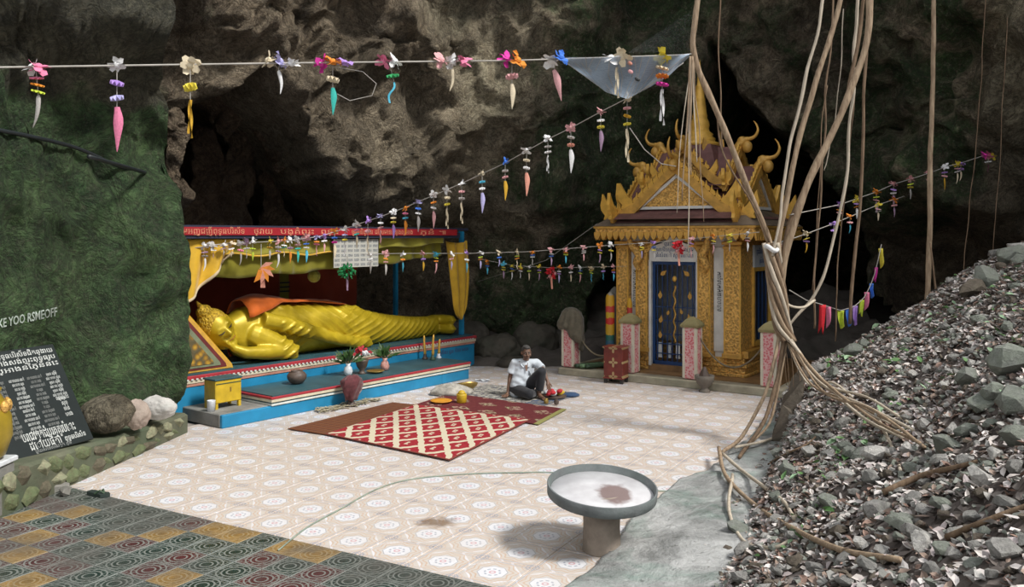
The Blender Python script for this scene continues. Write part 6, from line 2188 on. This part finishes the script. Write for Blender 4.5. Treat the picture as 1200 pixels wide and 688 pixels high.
# star of folded orange ribbon and a green rosette on the sign
t = thing('ribbon_star', 'orange folded ribbon star hanging among the charms before the shelter', 'ornament', at(306, 286, 12.5))
MB().tube([(0, 0, 0), (0, 0, -0.38)], 0.006, 5).build('thread', M_STRING, t)
for k in range(6):
    a = k * PI / 3
    MB(Matrix.Translation((0, 0, -0.38)) @ Matrix.Rotation(a * 0.5 - 0.8, 4, 'Y')).prism([(0, -0.03), (0.2, -0.05), (0.13, 0.03), (0, 0.03)], -0.012 - 0.004 * k, 0.0).build('ribbon_blade', M_PAPER['orange' if k % 2 else 'salmon'], t)
MB(Matrix.Translation((0.01, 0, -0.40))).add([(-0.03, 0, 0), (0.03, 0, 0), (0.05, 0.01, -0.24), (-0.02, 0.01, -0.24)], [(0, 1, 2, 3)]).build('ribbon_tail', M_PAPER['salmon'], t, False, 0.004)
t = thing('green_rosette', 'green tinsel rosette hanging below the grey notice sheet', 'ornament', at(407, 300, 13.6))
MB().tube([(0, 0, 0), (0, 0, -0.2)], 0.006, 5).build('thread', M_STRING, t)
for k in range(8):
    a = 2 * PI * k / 8
    put('petal', lib('knot', k % 3, 'green'), t, (0.09 * math.cos(a), -0.02, -0.24 + 0.07 * math.sin(a)), (a, 0.4, a), 0.075)
MB().add([(-0.02, 0, -0.28), (0.02, 0, -0.28), (0.015, 0, -0.55), (-0.01, 0, -0.55)], [(0, 1, 2, 3)]).build('ribbon_tail', M_PAPER['mauve'], t, False, 0.004)

# string from the shelter to the shrine, and a lower one behind
COL = list(PAL)


def auto_line(name, lab, group, pxs, ltab, ytab, h, rad, seed, wid):
    rr = random.Random(seed)
    x_lo, x_hi = ltab[0][0], ltab[-1][0]
    n_ = int((x_hi - x_lo) / 8)
    string([at(lerp(x_lo, x_hi, k / n_), interp(ltab, lerp(x_lo, x_hi, k / n_)), interp(ytab, lerp(x_lo, x_hi, k / n_))) for k in range(n_ + 1)], rad, lab)
    for px in pxs:
        Y = interp(ytab, px); yl = interp(ltab, px)
        kn = rr.choice(('white', 'rose', 'orange', 'white', 'yellow', 'cyan', 'lilac', 'cream'))
        be = tuple(rr.choice(('lilac', 'white', 'rose', 'orange', 'blue', 'lime', 'grey', 'yellow')) for _ in range(rr.choice((1, 2, 2))))
        ta = rr.choice(('white', 'cream', 'grey', 'rose', 'mauve', 'lavender', 'gold', 'cyan'))
        charm(at(px, yl, Y), h(px) / F * Y * rr.uniform(0.85, 1.15), (kn,), be, ta, rr.choice((0, 0, 1, 2)), name, group, wid)


auto_line('shrine string', 'thin string from the shelter end across to the shrine eave', 'charms on the shrine string',
          (434, 452, 472, 496, 511, 529, 547, 563, 585, 606, 624, 646, 663, 684, 703, 716, 752, 766, 810, 836, 855, 876),
          [(425, 298), (470, 297), (550, 297), (620, 295), (720, 287), (770, 284), (890, 272)], [(425, 14.0), (550, 14.6), (720, 14.4), (890, 12.8)], lambda px: 22 if px < 560 else (18 if px < 730 else 20), 0.005, 31, 0.075)
auto_line('low string', 'thin string hanging low along the dark rock beside the shrine', 'charms on the low string',
          (571, 590, 600, 610, 620, 632, 655, 669, 680, 693, 707, 719), [(560, 303), (600, 311), (650, 314), (735, 312)], [(560, 16.2), (735, 15.6)], lambda px: 16, 0.004, 33, 0.07)
# red rosettes
for k, (px, py, Y, nm, lab) in enumerate(((646, 320, 15.9, 'red', 'red tinsel rosette hanging on the low string'), (795, 290, 13.9, 'red', 'red and white rosette before the shrine arch sign'))):
    t = thing('rosette', lab, 'ornament', at(px, py, Y), 0.2, 'red rosettes')
    for q in range(6):
        a = q * PI / 3
        put('petal', lib('knot', q % 3, nm if q % 4 else 'rose'), t, (0.07 * math.cos(a), -0.01, 0.07 * math.sin(a)), (a, 0.3, 1.1 * a), 0.07)
    MB().add([(-0.02, 0, -0.05), (0.02, 0, -0.05), (0.03, 0, -0.3), (0.0, 0, -0.3)], [(0, 1, 2, 3)]).build('ribbon_tail', M_PAPER['salmon'], t, False, 0.004)

auto_line('cave mouth string', 'string crossing the dark cave mouth up to the pale rock', 'charms on the cave mouth string',
          (984, 1004, 1027, 1047, 1067, 1089, 1107, 1122, 1126), [(925, 252), (984, 240), (1027, 225), (1047, 216), (1067, 210), (1089, 203), (1107, 196), (1130, 190), (1160, 180)], [(925, 10.8), (1000, 13.0), (1160, 14.5)], lambda px: 24, 0.007, 41, 0.085)
auto_line('lower cave mouth string', 'second string sagging across the dark cave mouth below the first', 'charms on the lower cave mouth string',
          (918, 945, 977, 996, 1029, 1048), [(905, 288), (945, 274), (977, 262), (996, 254), (1029, 240), (1060, 230)], [(905, 10.8), (1060, 13.6)], lambda px: 22, 0.006, 43, 0.08)
t = charm(at(1158, 183, 14.5), 0.28, ('magenta', 'pink', 'yellow'), ('white',), 'magenta', 3, 'string end by pale rock', 'charms on the cave mouth string', 0.10)

# coloured pennants
ln_t = [(925, 340), (945, 352), (960, 356), (985, 364), (1000, 360), (1012, 350), (1020, 335), (1026, 318), (1031, 296), (1036, 272)]
string([at(px, interp(ln_t, px), 11.6 + (px - 925) * 0.012) for px in range(925, 1037, 4)], 0.007, 'thin pennant string curving up the dark rock')
for (px, c_, w_, h_, lab) in ((964, 'red', 8, 36, 'long red cloth pennant'), (971, 'pink', 6, 26, 'pink pennant next to the long red one'), (985, 'lime', 8, 22, 'lime yellow pennant between pink and blue ones'), (994, 'blue', 7, 22, 'bright blue pennant beside the lime one'),
                              (1002, 'lilac', 6, 24, 'violet pennant next to the bright blue one'), (1010, 'lime', 6, 20, 'lime pennant above the violet one'), (1016, 'pink', 6, 22, 'deep pink pennant on the rising string'), (1021, 'blue', 5, 18, 'small teal blue pennant on the rising string'),
                              (1027, 'magenta', 4, 18, 'narrow dark pink pennant on the rising string'), (1032, 'yellow', 5, 24, 'topmost yellow pennant on the rising string')):
    Y = 11.6 + (px - 925) * 0.012
    P = at(px, interp(ln_t, px), Y)
    W_, H_ = w_ / F * Y, h_ / F * Y
    ph = px * 0.7
    mb = MB(Matrix.Translation(P))
    mb.grid(5, 8, lambda u, v: ((u - 0.5) * W_ * (1 - 0.25 * v) + 0.02 * math.sin(ph + v * 2) * v, 0.03 * math.sin(u * 6 + ph) * (0.3 + v), -v * H_ * (0.85 + 0.15 * math.sin(u * 5 + ph))))
    tag(mb.build('pennant', M_PAPER[c_], None, True, 0.003), lab, 'pennant', 'pennants over the rubble')

# ------------------------------------------------------------------ spider web sheet
def web_mat():
    n = NT('web_gauze', 0.8, 0, 0.2)
    v = n.coord('UV')
    f = n.noise(n.scalev(v, (9, 26, 1)), 3.0, 6, 0.7, 0.6)
    n.color((0.52, 0.64, 0.80))
    n.link(n.ramp(f, [(0.25, 0.28), (0.75, 0.66)]), n.b.inputs['Alpha'])
    return n.mat


M_WEB = web_mat()
wt = [(650, 67), (700, 67), (760, 66), (808, 63)]
wb = [(650, 68), (668, 77), (690, 92), (710, 108), (735, 116), (760, 103), (785, 88), (808, 66)]


def webf(u, v):
    px = lerp(650, 808, u)
    y = lerp(interp(wt, px), interp(wb, px), v)
    Y = interp(yB_t, px) * 0 + yA(px) - 0.05 + 0.35 * math.sin(u * PI) * math.sin(v * PI / 2) + 0.03 * math.sin(u * 22 + v * 5)
    return at(px, y, Y)


mb = MB(); mb.grid(60, 14, webf)
web = tag(mb.build('spider_web', M_WEB, None, True), 'bluish white sheet web stretched under the high string', 'web')
wl = MB()
for k in range(16):
    u = 0.05 + 0.9 * k / 15
    wl = MB().tube([webf(u, 0), webf(min(1, u + 0.05 * math.sin(k)), 0.5), webf(0.5 + (u - 0.5) * 0.4, 1.0)], 0.0035, 4).build('web_strand', M_STRING, web)
for k, (px, py) in enumerate(((738, 74), (739, 84), (747, 93))):
    o = MB(Matrix.Translation(at(px, py, 9.9)) @ Matrix.Rotation(0.5, 4, 'Y')).ell((0, 0, 0), (0.035, 0.02, 0.022), n=8, m=5).build('dead_leaf', (M_PAPER['salmon'], M_PAPER['rose'], M_HOSE)[k])
    tag(o, ('dry orange leaf caught in the sheet web', 'dry pinkish leaf caught in the sheet web', 'black scrap caught in the sheet web')[k], 'leaf')
# upper wisp of web running to the roots
mb = MB()
mb.grid(20, 10, lambda u, v: at(lerp(735, 815, u), lerp(lerp(62, 10, u), lerp(62, 60, u), v), 10.0 + 0.3 * math.sin(u * 3)))
n_ = NT('thin_web', 0.8); n_.color((0.55, 0.58, 0.60)); n_.link(n_.ramp(n_.noise(n_.scalev(n_.coord('UV'), (14, 6, 1)), 3, 6, 0.7), [(0.45, 0.0), (0.85, 0.18)]), n_.b.inputs['Alpha'])
tag(mb.build('spider_web', n_.mat, None, True), 'thin torn wisp of web rising to the hanging root', 'web')
# threads at the high string
string([at(390, 78, yA(400)), at(425, 84, yA(420) + 0.1), at(441, 98, yA(440)), at(436, 112, yA(440)), at(410, 118, yA(415)), at(395, 110, yA(400))], 0.004, 'loose grey thread looping below the teal tailed charm')
string([at(738, 150, 10.2), at(755, 175, 10.4), at(775, 192, 10.6), at(792, 195, 10.7)], 0.006, 'grey cord drooping from the web towards the shrine roof')
string([at(560, 330, 17.4), at(640, 305, 16.8), at(700, 262, 16.0)], 0.004, 'thin wire rising to the shrine eave tip')

# ------------------------------------------------------------------ hanging roots
def root_mat(name, a, b_):
    n = NT(name, 0.85, 0, 0.2)
    v = n.coord('Object')
    n.color(n.ramp(n.noise(n.scalev(v, (14, 14, 2.2)), 2.0, 5, 0.65), [(0.3, a), (0.7, b_)]))
    n.bump(n.noise(n.scalev(v, (30, 30, 4)), 2.0, 4), 0.5, 0.01)
    return n.mat


M_ROOT = root_mat('tan_root', (0.17, 0.115, 0.075), (0.42, 0.32, 0.22))
M_ROOTD = root_mat('brown_root', (0.10, 0.065, 0.042), (0.25, 0.175, 0.115))
M_ROOTP = root_mat('pale_root', (0.34, 0.29, 0.23), (0.56, 0.49, 0.39))


def root(pts, r0, r1, mt, lab, nm='hanging_root', seed=0, group='hanging roots', wob=0.02, n=7):
    cp = catmull(pts, n)
    L_ = len(cp)
    out, rad = [], []
    for i, p in enumerate(cp):
        q = Vector((noise.noise(p * 1.7 + Vector((seed, 0, 0))), noise.noise(p * 1.7 + Vector((0, seed, 5))), 0)) * wob
        out.append(p + q)
        rad.append(lerp(r0, r1, i / (L_ - 1)) * (1 + 0.18 * noise.noise(p * 4 + Vector((seed, 3, 1)))))
    rad = [r * 0.82 for r in rad]
    o = MB().tube(out, rad, 8).build(nm, mt, None, True)
    return tag(o, lab, 'root', group)


KN = 10.75                                                    # the knot of the bundle
gY = lambda px, py: ground(px, py).y
# diagonal root from the top left of the bundle
root([at(826, -60, 10.1), at(815, 20, 10.15), at(813, 62, 10.2), at(835, 120, 10.3), at(868, 200, 10.5), at(897, 270, KN), at(907, 300, KN)], 0.040, 0.05, M_ROOT, 'thick tan root slanting from the web corner to the root bundle', seed=1)
root([at(812, 66, 10.22), at(838, 122, 10.32), at(845, 175, 10.4), at(880, 235, 10.55), at(905, 292, KN)], 0.013, 0.013, M_ROOTD, 'thin brown root beside the thick slanting one', seed=2)
# strands hanging before the spire
for k, (px, y1_, w, sd) in enumerate(((800, 235, 0.016, 3), (806, 300, 0.014, 4), (810, 205, 0.02, 5), (817, 190, 0.014, 6), (824, 260, 0.010, 7), (792, 250, 0.010, 8))):
    root([at(811 + (k - 2) * 0.8, 66, 10.2), at(lerp(811, px, 0.35), 110, 10.22), at(lerp(811, px, 0.7), 160, 10.24), at(px, y1_, 10.25)], w, w * 0.5, M_ROOTP if k % 2 else M_ROOT,
         ('pale root strand dangling to the gable foot', 'long pale root strand reaching the shrine eave', 'short stout root strand before the spire', 'short pale root strand before the spire', 'hair thin root strand right of the spire', 'hair thin pale root strand left of the spire')[k], seed=sd, group='root strands before the spire')
# big roots from above to the bundle
tops = [
    ([(996, -40), (980, 20), (955, 95), (935, 165), (922, 230), (912, 280), (908, 310)], 0.040, 0.045, M_ROOT, 'tan root curving down from above into the bundle', 1.0),
    ([(1022, -40), (1018, 30), (1000, 95), (975, 160), (948, 215), (930, 262), (920, 300), (914, 340)], 0.055, 0.055, M_ROOT, 'thickest tan root slanting steeply into the bundle', 1.0),
    ([(1014, -40), (1008, 40), (992, 110), (968, 170), (940, 225), (922, 270), (912, 320)], 0.030, 0.030, M_ROOTD, 'brown root running close under the thickest root', 1.02),
    ([(972, -40), (958, 40), (940, 110), (925, 180), (915, 225), (912, 260), (906, 300)], 0.026, 0.022, M_ROOTP, 'pale root beside the tan one entering the bundle', 0.99),
    ([(1010, -40), (1003, 40), (998, 120), (992, 200), (975, 290), (955, 345), (935, 370), (915, 395)], 0.028, 0.022, M_ROOTP, 'smooth pale root swinging below the bundle', 1.04),
    ([(1018, -40), (1014, 60), (1011, 150), (1007, 250), (1000, 330), (996, 380)], 0.026, 0.030, M_ROOTD, 'straight brown root hanging before the dark cave mouth', 1.12),
    ([(978, -40), (972, 60), (966, 150), (960, 250), (955, 340), (954, 385)], 0.016, 0.018, M_ROOTD, 'thin brown root hanging beside the pale swinging root', 1.1),
    ([(968, 100), (962, 180), (958, 260), (952, 340)], 0.009, 0.009, M_ROOTD, 'wiry root strand hanging beside the cave mouth', 1.1),
    ([(1004, 40), (1000, 130), (990, 220), (982, 300), (978, 400)], 0.012, 0.012, M_ROOTD, 'thin dark root reaching down to the pennants', 1.13),
    ([(988, 10), (984, 100), (972, 180), (966, 200)], 0.010, 0.006, M_ROOTP, 'short pale root end dangling above the string', 1.05),
    ([(1094, -40), (1094, 80), (1091, 180), (1089, 280), (1086, 358)], 0.035, 0.05, M_ROOT, 'lone straight tan root standing on the rubble crest', 1.15),
    ([(1090, 285), (1094, 320), (1100, 356)], 0.014, 0.02, M_ROOTD, 'small prop root splitting off the lone straight root', 1.14),
    ([(1157, -40), (1150, 80), (1143, 180), (1134, 270), (1127, 330)], 0.009, 0.009, M_ROOTD, 'thin wiry root hanging over the upper rubble', 1.2),
    ([(1180, 20), (1176, 110), (1170, 200), (1164, 300)], 0.008, 0.008, M_ROOTD, 'thin wiry root hanging by the pale rock', 1.2),
    ([(846, -40), (842, 60), (845, 120), (848, 175)], 0.013, 0.010, M_ROOTD, 'thin root hanging behind the thick slanting root', 1.05),
]
for k, (pp, r0, r1, mt, lab, dk) in enumerate(tops):
    root([at(px, py, KN * dk) for px, py in pp], r0, r1, mt, lab, seed=20 + k, wob=0.03)
# loop joining the swinging root to the bundle
root([at(915, 345, KN), at(925, 358, KN), at(942, 360, KN + 0.1), at(955, 352, KN + 0.3)], 0.020, 0.022, M_ROOTP, 'pale root loop between the bundle and the swinging root', seed=44)
# braided trunk of the bundle
for k in range(9):
    a = 2 * PI * k / 9
    pts = []
    for i, (px, py) in enumerate(((904, 285), (908, 320), (912, 350), (916, 380), (923, 400))):
        tw_ = a + i * 0.9
        pts.append(at(px + 9 * math.cos(tw_), py, KN + 0.09 * math.sin(tw_)))
    root(pts, 0.034, 0.034, (M_ROOT, M_ROOTD, M_ROOTP)[k % 3], 'twisted root strand in the bundle at the knot', seed=60 + k, wob=0.012, group='twisted strands of the root bundle')
# pale rag tied at the knot
o = MB().tube([at(896 + 14 * math.cos(a) * 0.5 + 8, 290 + 7 * math.sin(a * 2) * 0.4 + 2 * math.sin(a), KN - 0.16 * math.sin(a)) for a in [2 * PI * k / 20 for k in range(21)]], 0.03, 8).build('rag', M_PAPER['white'], None, True)
tag(o, 'white rag tied round the root bundle', 'rag')
# legs of the bundle down to the concrete
legs = [
    ([(915, 385), (905, 430), (893, 470), (870, 510), (846, 530)], 0.030, 0.026, M_ROOT, 'tan root leg bending down to the concrete apron edge'),
    ([(920, 392), (911, 440), (898, 490), (876, 522), (866, 536)], 0.032, 0.028, M_ROOTD, 'brown root leg standing on the concrete apron'),
    ([(923, 395), (914, 450), (902, 495), (880, 520)], 0.022, 0.02, M_ROOT, 'slimmer tan root leg beside the brown one'),
]
for k, (pp, r0, r1, mt, lab) in enumerate(legs):
    P = []
    end = ground(*pp[-1], 0.10)
    for i, (px, py) in enumerate(pp):
        P.append(at(px, py, lerp(KN, end.y, (i / (len(pp) - 1)) ** 1.5)))
    P[-1] = end
    root(P, r0, r1, mt, lab, seed=80 + k)
# fan of strands from the knot onto the rubble
fan = [((923, 396), (1060, 520)), ((924, 398), (1078, 524)), ((926, 398), (1050, 508)), ((922, 400), (1040, 498)), ((924, 402), (1072, 512)), ((923, 404), (1020, 492)), ((925, 395), (1066, 500)), ((926, 400), (1084, 530)), ((922, 402), (1000, 470))]
for k, (a_, b_) in enumerate(fan):
    E = on_rubble(*b_) + Vector((0, 0, 0.03))
    S_ = at(*a_, KN)
    mid1 = S_.lerp(E, 0.35) + Vector((0, 0, -0.12 - 0.02 * k))
    mid2 = S_.lerp(E, 0.72) + Vector((0, 0, -0.14 + 0.015 * k))
    for m_ in (mid1, mid2):
        m_.z = max(m_.z, rub(m_.x, m_.y) + 0.06)
    root([S_, mid1, mid2, E], 0.022 - 0.001 * k, 0.016, (M_ROOTP, M_ROOT)[k % 2], 'root strand fanning from the knot onto the rubble', seed=100 + k, group='root strands fanning over the rubble', wob=0.015)
# short fringe of thin roots under the knot
for k in range(8):
    px = 916 + 4 * k
    root([at(918 + k, 398, KN + 0.05), at(px, 420 + 4 * (k % 3), KN + 0.08), at(px + 2, 440 + 12 * ((k * 5) % 4), KN + 0.1)], 0.008, 0.004, M_ROOTD, 'thin rootlet dangling below the knot', seed=120 + k, group='rootlets below the knot', n=4)
# roots lying on the ground
low = [
    ([(842, 528), (850, 560), (885, 598), (930, 625), (985, 655), (1055, 665)], 0.026, 0.022, 'long tan root snaking down over the lower rubble', M_ROOT),
    ([(846, 535), (875, 560), (915, 590), (930, 615)], 0.022, 0.018, 'pale root running from the apron into the rubble', M_ROOTP),
    ([(858, 560), (855, 605), (872, 640), (905, 648), (925, 640)], 0.020, 0.016, 'pale root looping along the apron edge', M_ROOTP),
    ([(862, 528), (890, 522), (915, 514), (935, 506)], 0.022, 0.020, 'short straight root lying across the apron', M_ROOTP),
    ([(1032, 500), (1045, 530), (1056, 560)], 0.020, 0.016, 'pale root bent over the stones below the fan', M_ROOTP),
    ([(1035, 585), (1080, 565), (1120, 556), (1145, 550)], 0.028, 0.016, 'dark branch lying across the middle of the rubble', M_ROOTD),
    ([(1110, 640), (1150, 622), (1195, 605), (1230, 596)], 0.020, 0.014, 'grey twig lying near the dark stones', M_ROOTD),
    ([(900, 548), (925, 535), (945, 525), (960, 512)], 0.012, 0.010, 'thin grey twig at the rubble foot', M_ROOTD),
]
for k, (pp, r0, r1, lab, mt) in enumerate(low):
    P = []
    for (px, py) in pp:
        q = on_rubble(px, py)
        if q is None:
            q = ground(px, py)
        if q.z < 0.12:
            q = ground(px, py, 0.12)
        P.append(q + Vector((0, 0, 0.035)))
    root(P, r0, r1, mt, lab, 'ground_root', 140 + k, 'roots lying on the rubble', 0.01)
# string lying on the tiles
P = [ground(*p, 0.008) for p in ((326, 645), (360, 618), (400, 596), (440, 574), (480, 562), (540, 556), (600, 554), (660, 555), (720, 572), (790, 576))]
o = MB().tube(catmull(P, 6), 0.007, 6).build('thin_cord', paint('green_cord', (0.22, 0.27, 0.22), 0.7), None, True)
tag(o, 'thin grey green cord lying across the pale tiles', 'cord')
# ------------------------------------------------------------------ loose stones on the slope
def stone_mat(name, c, g, gamount):
    n = NT(name, 0.85, 0, 0.25)
    v = n.coord('Object')
    oi = n.n('ShaderNodeObjectInfo')
    f = n.noise(v, 3.0, 8, 0.65)
    col_ = n.ramp(f, [(0.3, tuple(k * 0.55 for k in c)), (0.72, tuple(min(1, k * 1.3) for k in c))])
    m_ = n.ramp(n.noise(v, 1.6, 5, 0.6, 0.4), [(0.5 - gamount * 0.3, 0.0), (0.75 - gamount * 0.3, gamount)])
    col_ = n.mix(m_, col_, g)
    col_ = n.mix(n.m('MULTIPLY', oi.outputs['Random'], 0.35), col_, tuple(k * 0.45 for k in c))
    n.color(col_)
    n.bump(n.noise(v, 6, 8, 0.7), 0.6, 0.08)
    return n.mat


M_ST = [stone_mat('grey_limestone', (0.32, 0.31, 0.295), (0.19, 0.215, 0.175), 0.3), stone_mat('greenish_limestone', (0.28, 0.29, 0.265), (0.19, 0.22, 0.17), 0.6),
        stone_mat('pale_limestone', (0.50, 0.485, 0.46), (0.27, 0.25, 0.20), 0.2), stone_mat('brown_stone', (0.15, 0.125, 0.10), (0.08, 0.08, 0.05), 0.3)]
NAMES = ['grey', 'greenish', 'pale', 'brown']
libS = [[hull_mesh('loose_stone', M_ST[m_], 24, 400 + 10 * m_ + k, 1.0, 0.8, 0.62) for k in range(5)] for m_ in range(4)]
sr = random.Random(77)


def stone(P, r, m_, lab, grp='loose stones on the rubble slope', sink=0.12):
    o = put('loose_stone', sr.choice(libS[m_]), None, (P.x, P.y, P.z + r * (0.62 - sink) * 0.8), (sr.uniform(-0.5, 0.5), sr.uniform(-0.5, 0.5), sr.uniform(0, 6.28)), (r * sr.uniform(0.85, 1.15), r * sr.uniform(0.8, 1.1), r * sr.uniform(0.8, 1.15)))
    tag(o, lab, 'stone', grp)
    return o


# the big ones that stand out, by where they lie on the slope
special = [(1183, 438, 34, 1, 'big mossy grey green block above the dark hollow'), (1188, 487, 30, 1, 'big green block under the topmost block'), (1150, 482, 20, 1, 'flat green stone beside the big blocks'), (1192, 528, 26, 1, 'green block at the edge of the dark gravel'),
           (1165, 470, 20, 1, 'tilted green slab between the big blocks'), (1135, 455, 22, 1, 'long greenish slab above the leaf litter'), (1132, 515, 17, 1, 'rounded green grey stone below the slab'), (1108, 535, 22, 1, 'broad greenish stone near the fallen branch'),
           (1165, 540, 15, 2, 'pale chunky stone below the green blocks'), (1152, 570, 18, 2, 'pale angular stone at the branch end'), (1104, 600, 17, 1, 'blue green stone in the middle rubble'), (1054, 620, 18, 1, 'upright blue green stone in the lower rubble'),
           (1076, 636, 20, 0, 'large grey stone in the lower rubble'), (1106, 652, 16, 1, 'squat green grey stone low on the slope'), (1010, 540, 14, 1, 'pale green stone below the root fan'), (1018, 562, 12, 2, 'small pale stone under the root fan'), (990, 530, 13, 1, 'green grey stone beside the bent root'),
           (870, 650, 13, 0, 'grey stone at the edge of the apron'), (852, 632, 9, 2, 'small pale stone on the apron edge'), (1070, 590, 13, 0, 'grey stone by the dark branch'), (1155, 335, 20, 1, 'pale mossy rock on the crest'), (1185, 312, 24, 1, 'pale green rock high on the crest'),
           (1140, 350, 22, 3, 'dark rounded rock just below the crest'), (1195, 300, 18, 2, 'pale rock topping the crest'), (1045, 470, 12, 1, 'mossy stone near the root tips'), (1000, 420, 16, 1, 'green stone on the crest beside the roots'), (960, 440, 14, 0, 'grey stone at the left end of the crest')]
for (px, py, rp, m_, lab) in special:
    q = on_rubble(px, py)
    if q is None:
        continue
    stone(q, rp / F * q.y, m_, lab, None, 0.05)['group'] = 'large stones on the rubble slope'
# upright dark rocks that hold the end of the slope
for k, (px, py, hh) in enumerate(((922, 520, 0.55), (931, 500, 0.5), (912, 526, 0.35))):
    P = ground(px, py)
    o = put('retaining_rock', hull_mesh('retaining_rock', M_ST[3], 22, 700 + k, 0.17, 0.2, hh), None, (P.x + 0.08, P.y, hh * 0.75), (0.1 * k, 0.08, k))
    tag(o, ('tall dark upright rock under the root knot', 'dark upright rock leaning on the rubble end', 'short dark rock at the foot of the upright ones')[k], 'rock', 'upright rocks at the rubble end')

# visible stones one by one
cells = []
tries = 0
while len(cells) < 255 and tries < 6000:
    tries += 1
    px = sr.uniform(835, 1200); py = sr.uniform(300, 688)
    q = on_rubble(px, py)
    if q is None or q.z < 0.02 or q.y > 12.6 or q.x - interp(BASE, q.y) < 0.03:
        continue
    low_ = sstep(430, 640, py)
    rp = sr.uniform(6.0, 11) * lerp(0.8, 1.8, low_) * (sr.random() ** 1.5 * 0.8 + 0.7)
    if any((px - c_[0]) ** 2 + (py - c_[1]) ** 2 < (0.85 * (rp + c_[2])) ** 2 for c_ in cells):
        continue
    cells.append((px, py, rp))
    m_ = sr.choices((0, 1, 2, 3), (4, 3 if py < 520 else 2, 2.2, 1.5))[0]
    where = 'lower' if py > 590 else ('middle' if py > 480 else 'upper')
    stone(q, rp / F * q.y, m_, '%s %s stone lying loose on the %s rubble' % ('small' if rp < 7 else ('large' if rp > 12 else 'fist sized'), NAMES[m_], where), 'loose stones on the rubble slope')

# pebbles and chips too many to count
nr = np.random.RandomState(5)


def scatter(n, fn_mesh, mats, name, label, size, dens, lift=0.0, seed=1, cat='rubble'):
    r = random.Random(seed)
    base = fn_mesh
    V, Fc, mi = [], [], []
    cnt = 0
    guard = 0
    while cnt < n and guard < n * 8:
        guard += 1
        Y = 2.6 + 10.6 * r.random() ** 1.0
        dx = -0.1 + 6.0 * r.random() ** 1.15
        X = interp(BASE, Y) + dx
        if X / Y > 0.68 or X / Y < 0.05:
            continue
        if r.random() > dens(X, Y):
            continue
        z = max(rub(X, Y), 0.07)
        s_ = size * r.uniform(0.5, 1.5) * (0.8 + 0.25 * (Y / 8))
        bv, bf = base[r.randrange(len(base))]
        R_ = Euler((r.uniform(-0.7, 0.7), r.uniform(-0.7, 0.7), r.uniform(0, 6.28))).to_matrix()
        A = np.array(R_) * s_
        pv = bv @ A.T + np.array((X, Y, z + lift * s_ + r.uniform(0, 0.3) * s_))
        o_ = len(V) and sum(len(q) for q in ()) or 0
        V.append(pv); Fc.append(bf); mi.append(r.randrange(len(mats)))
        cnt += 1
    off = 0
    faces, midx = [], []
    for pv, bf, m_ in zip(V, Fc, mi):
        for f_ in bf:
            faces.append(tuple(i + off for i in f_)); midx.append(m_)
        off += len(pv)
    me = bpy.data.meshes.new(name)
    me.from_pydata(np.concatenate(V).tolist(), [], faces)
    for m_ in mats:
        me.materials.append(m_)
    me.polygons.foreach_set('material_index', midx)
    o = put(name, me)
    tag(o, label, cat, kind='stuff')
    return o


def as_arrays(me):
    return (np.array([tuple(v.co) for v in me.vertices]), [tuple(p.vertices) for p in me.polygons])


chips = [as_arrays(hull_mesh('chip', M_ST[0], 8, 900 + k, 1, 0.75, 0.55)) for k in range(8)]
scatter(6500, chips, M_ST, 'stone_chips', 'small stone chips strewn over the rubble slope', 0.040, lambda x, y: 1.0, 0.1, 11)
leaf = []
for k in range(6):
    r = random.Random(k)
    w = r.uniform(0.35, 0.55); c = r.uniform(-0.3, 0.5); t_ = r.uniform(-0.2, 0.3)
    bv = np.array([(-1, 0, 0), (-0.3, -w, c * 0.5), (0.4, -w * 0.8, c * 0.6 + t_), (1, 0, t_), (0.4, w * 0.8, c * 0.4), (-0.3, w, c * 0.5), (0, 0, -0.05)])
    leaf.append((bv, [(0, 1, 6), (1, 2, 6), (2, 3, 6), (3, 4, 6), (4, 5, 6), (5, 0, 6)]))
M_LEAVES = [paint('dry_leaf_%s' % nm, c, 0.8, 0, 0.35, 9) for nm, c in (('brown', (0.24, 0.175, 0.14)), ('grey', (0.39, 0.355, 0.335)), ('pale', (0.53, 0.485, 0.455)), ('dark', (0.11, 0.09, 0.08)), ('rust', (0.22, 0.14, 0.11)), ('mauve', (0.40, 0.345, 0.34)), ('ash', (0.50, 0.465, 0.45)))]
scatter(26000, leaf, M_LEAVES, 'leaf_litter', 'dry brown and grey fallen leaves covering the rubble slope', 0.033, lambda x, y: (0.35 if y < 6.5 else 0.6) + 0.4 * sstep(-0.3, 0.3, fbm(Vector((x, y, 3)) * 0.7, 2)), 0.25, 12, 'leaves')
M_GL = [paint('fresh_leaf', (0.09, 0.19, 0.06), 0.6, 0, 0.3, 9), paint('pale_green_leaf', (0.22, 0.33, 0.20), 0.6, 0, 0.3, 9)]
scatter(420, leaf, M_GL, 'seedlings', 'tiny green seedlings sprouting on the upper rubble', 0.040, lambda x, y: 1.0 if (y > 6 and x - interp(BASE, y) > 0.35 and fbm(Vector((x, y, 9)) * 1.3, 2) > 0.12) else 0.0, 0.9, 13, 'seedlings')
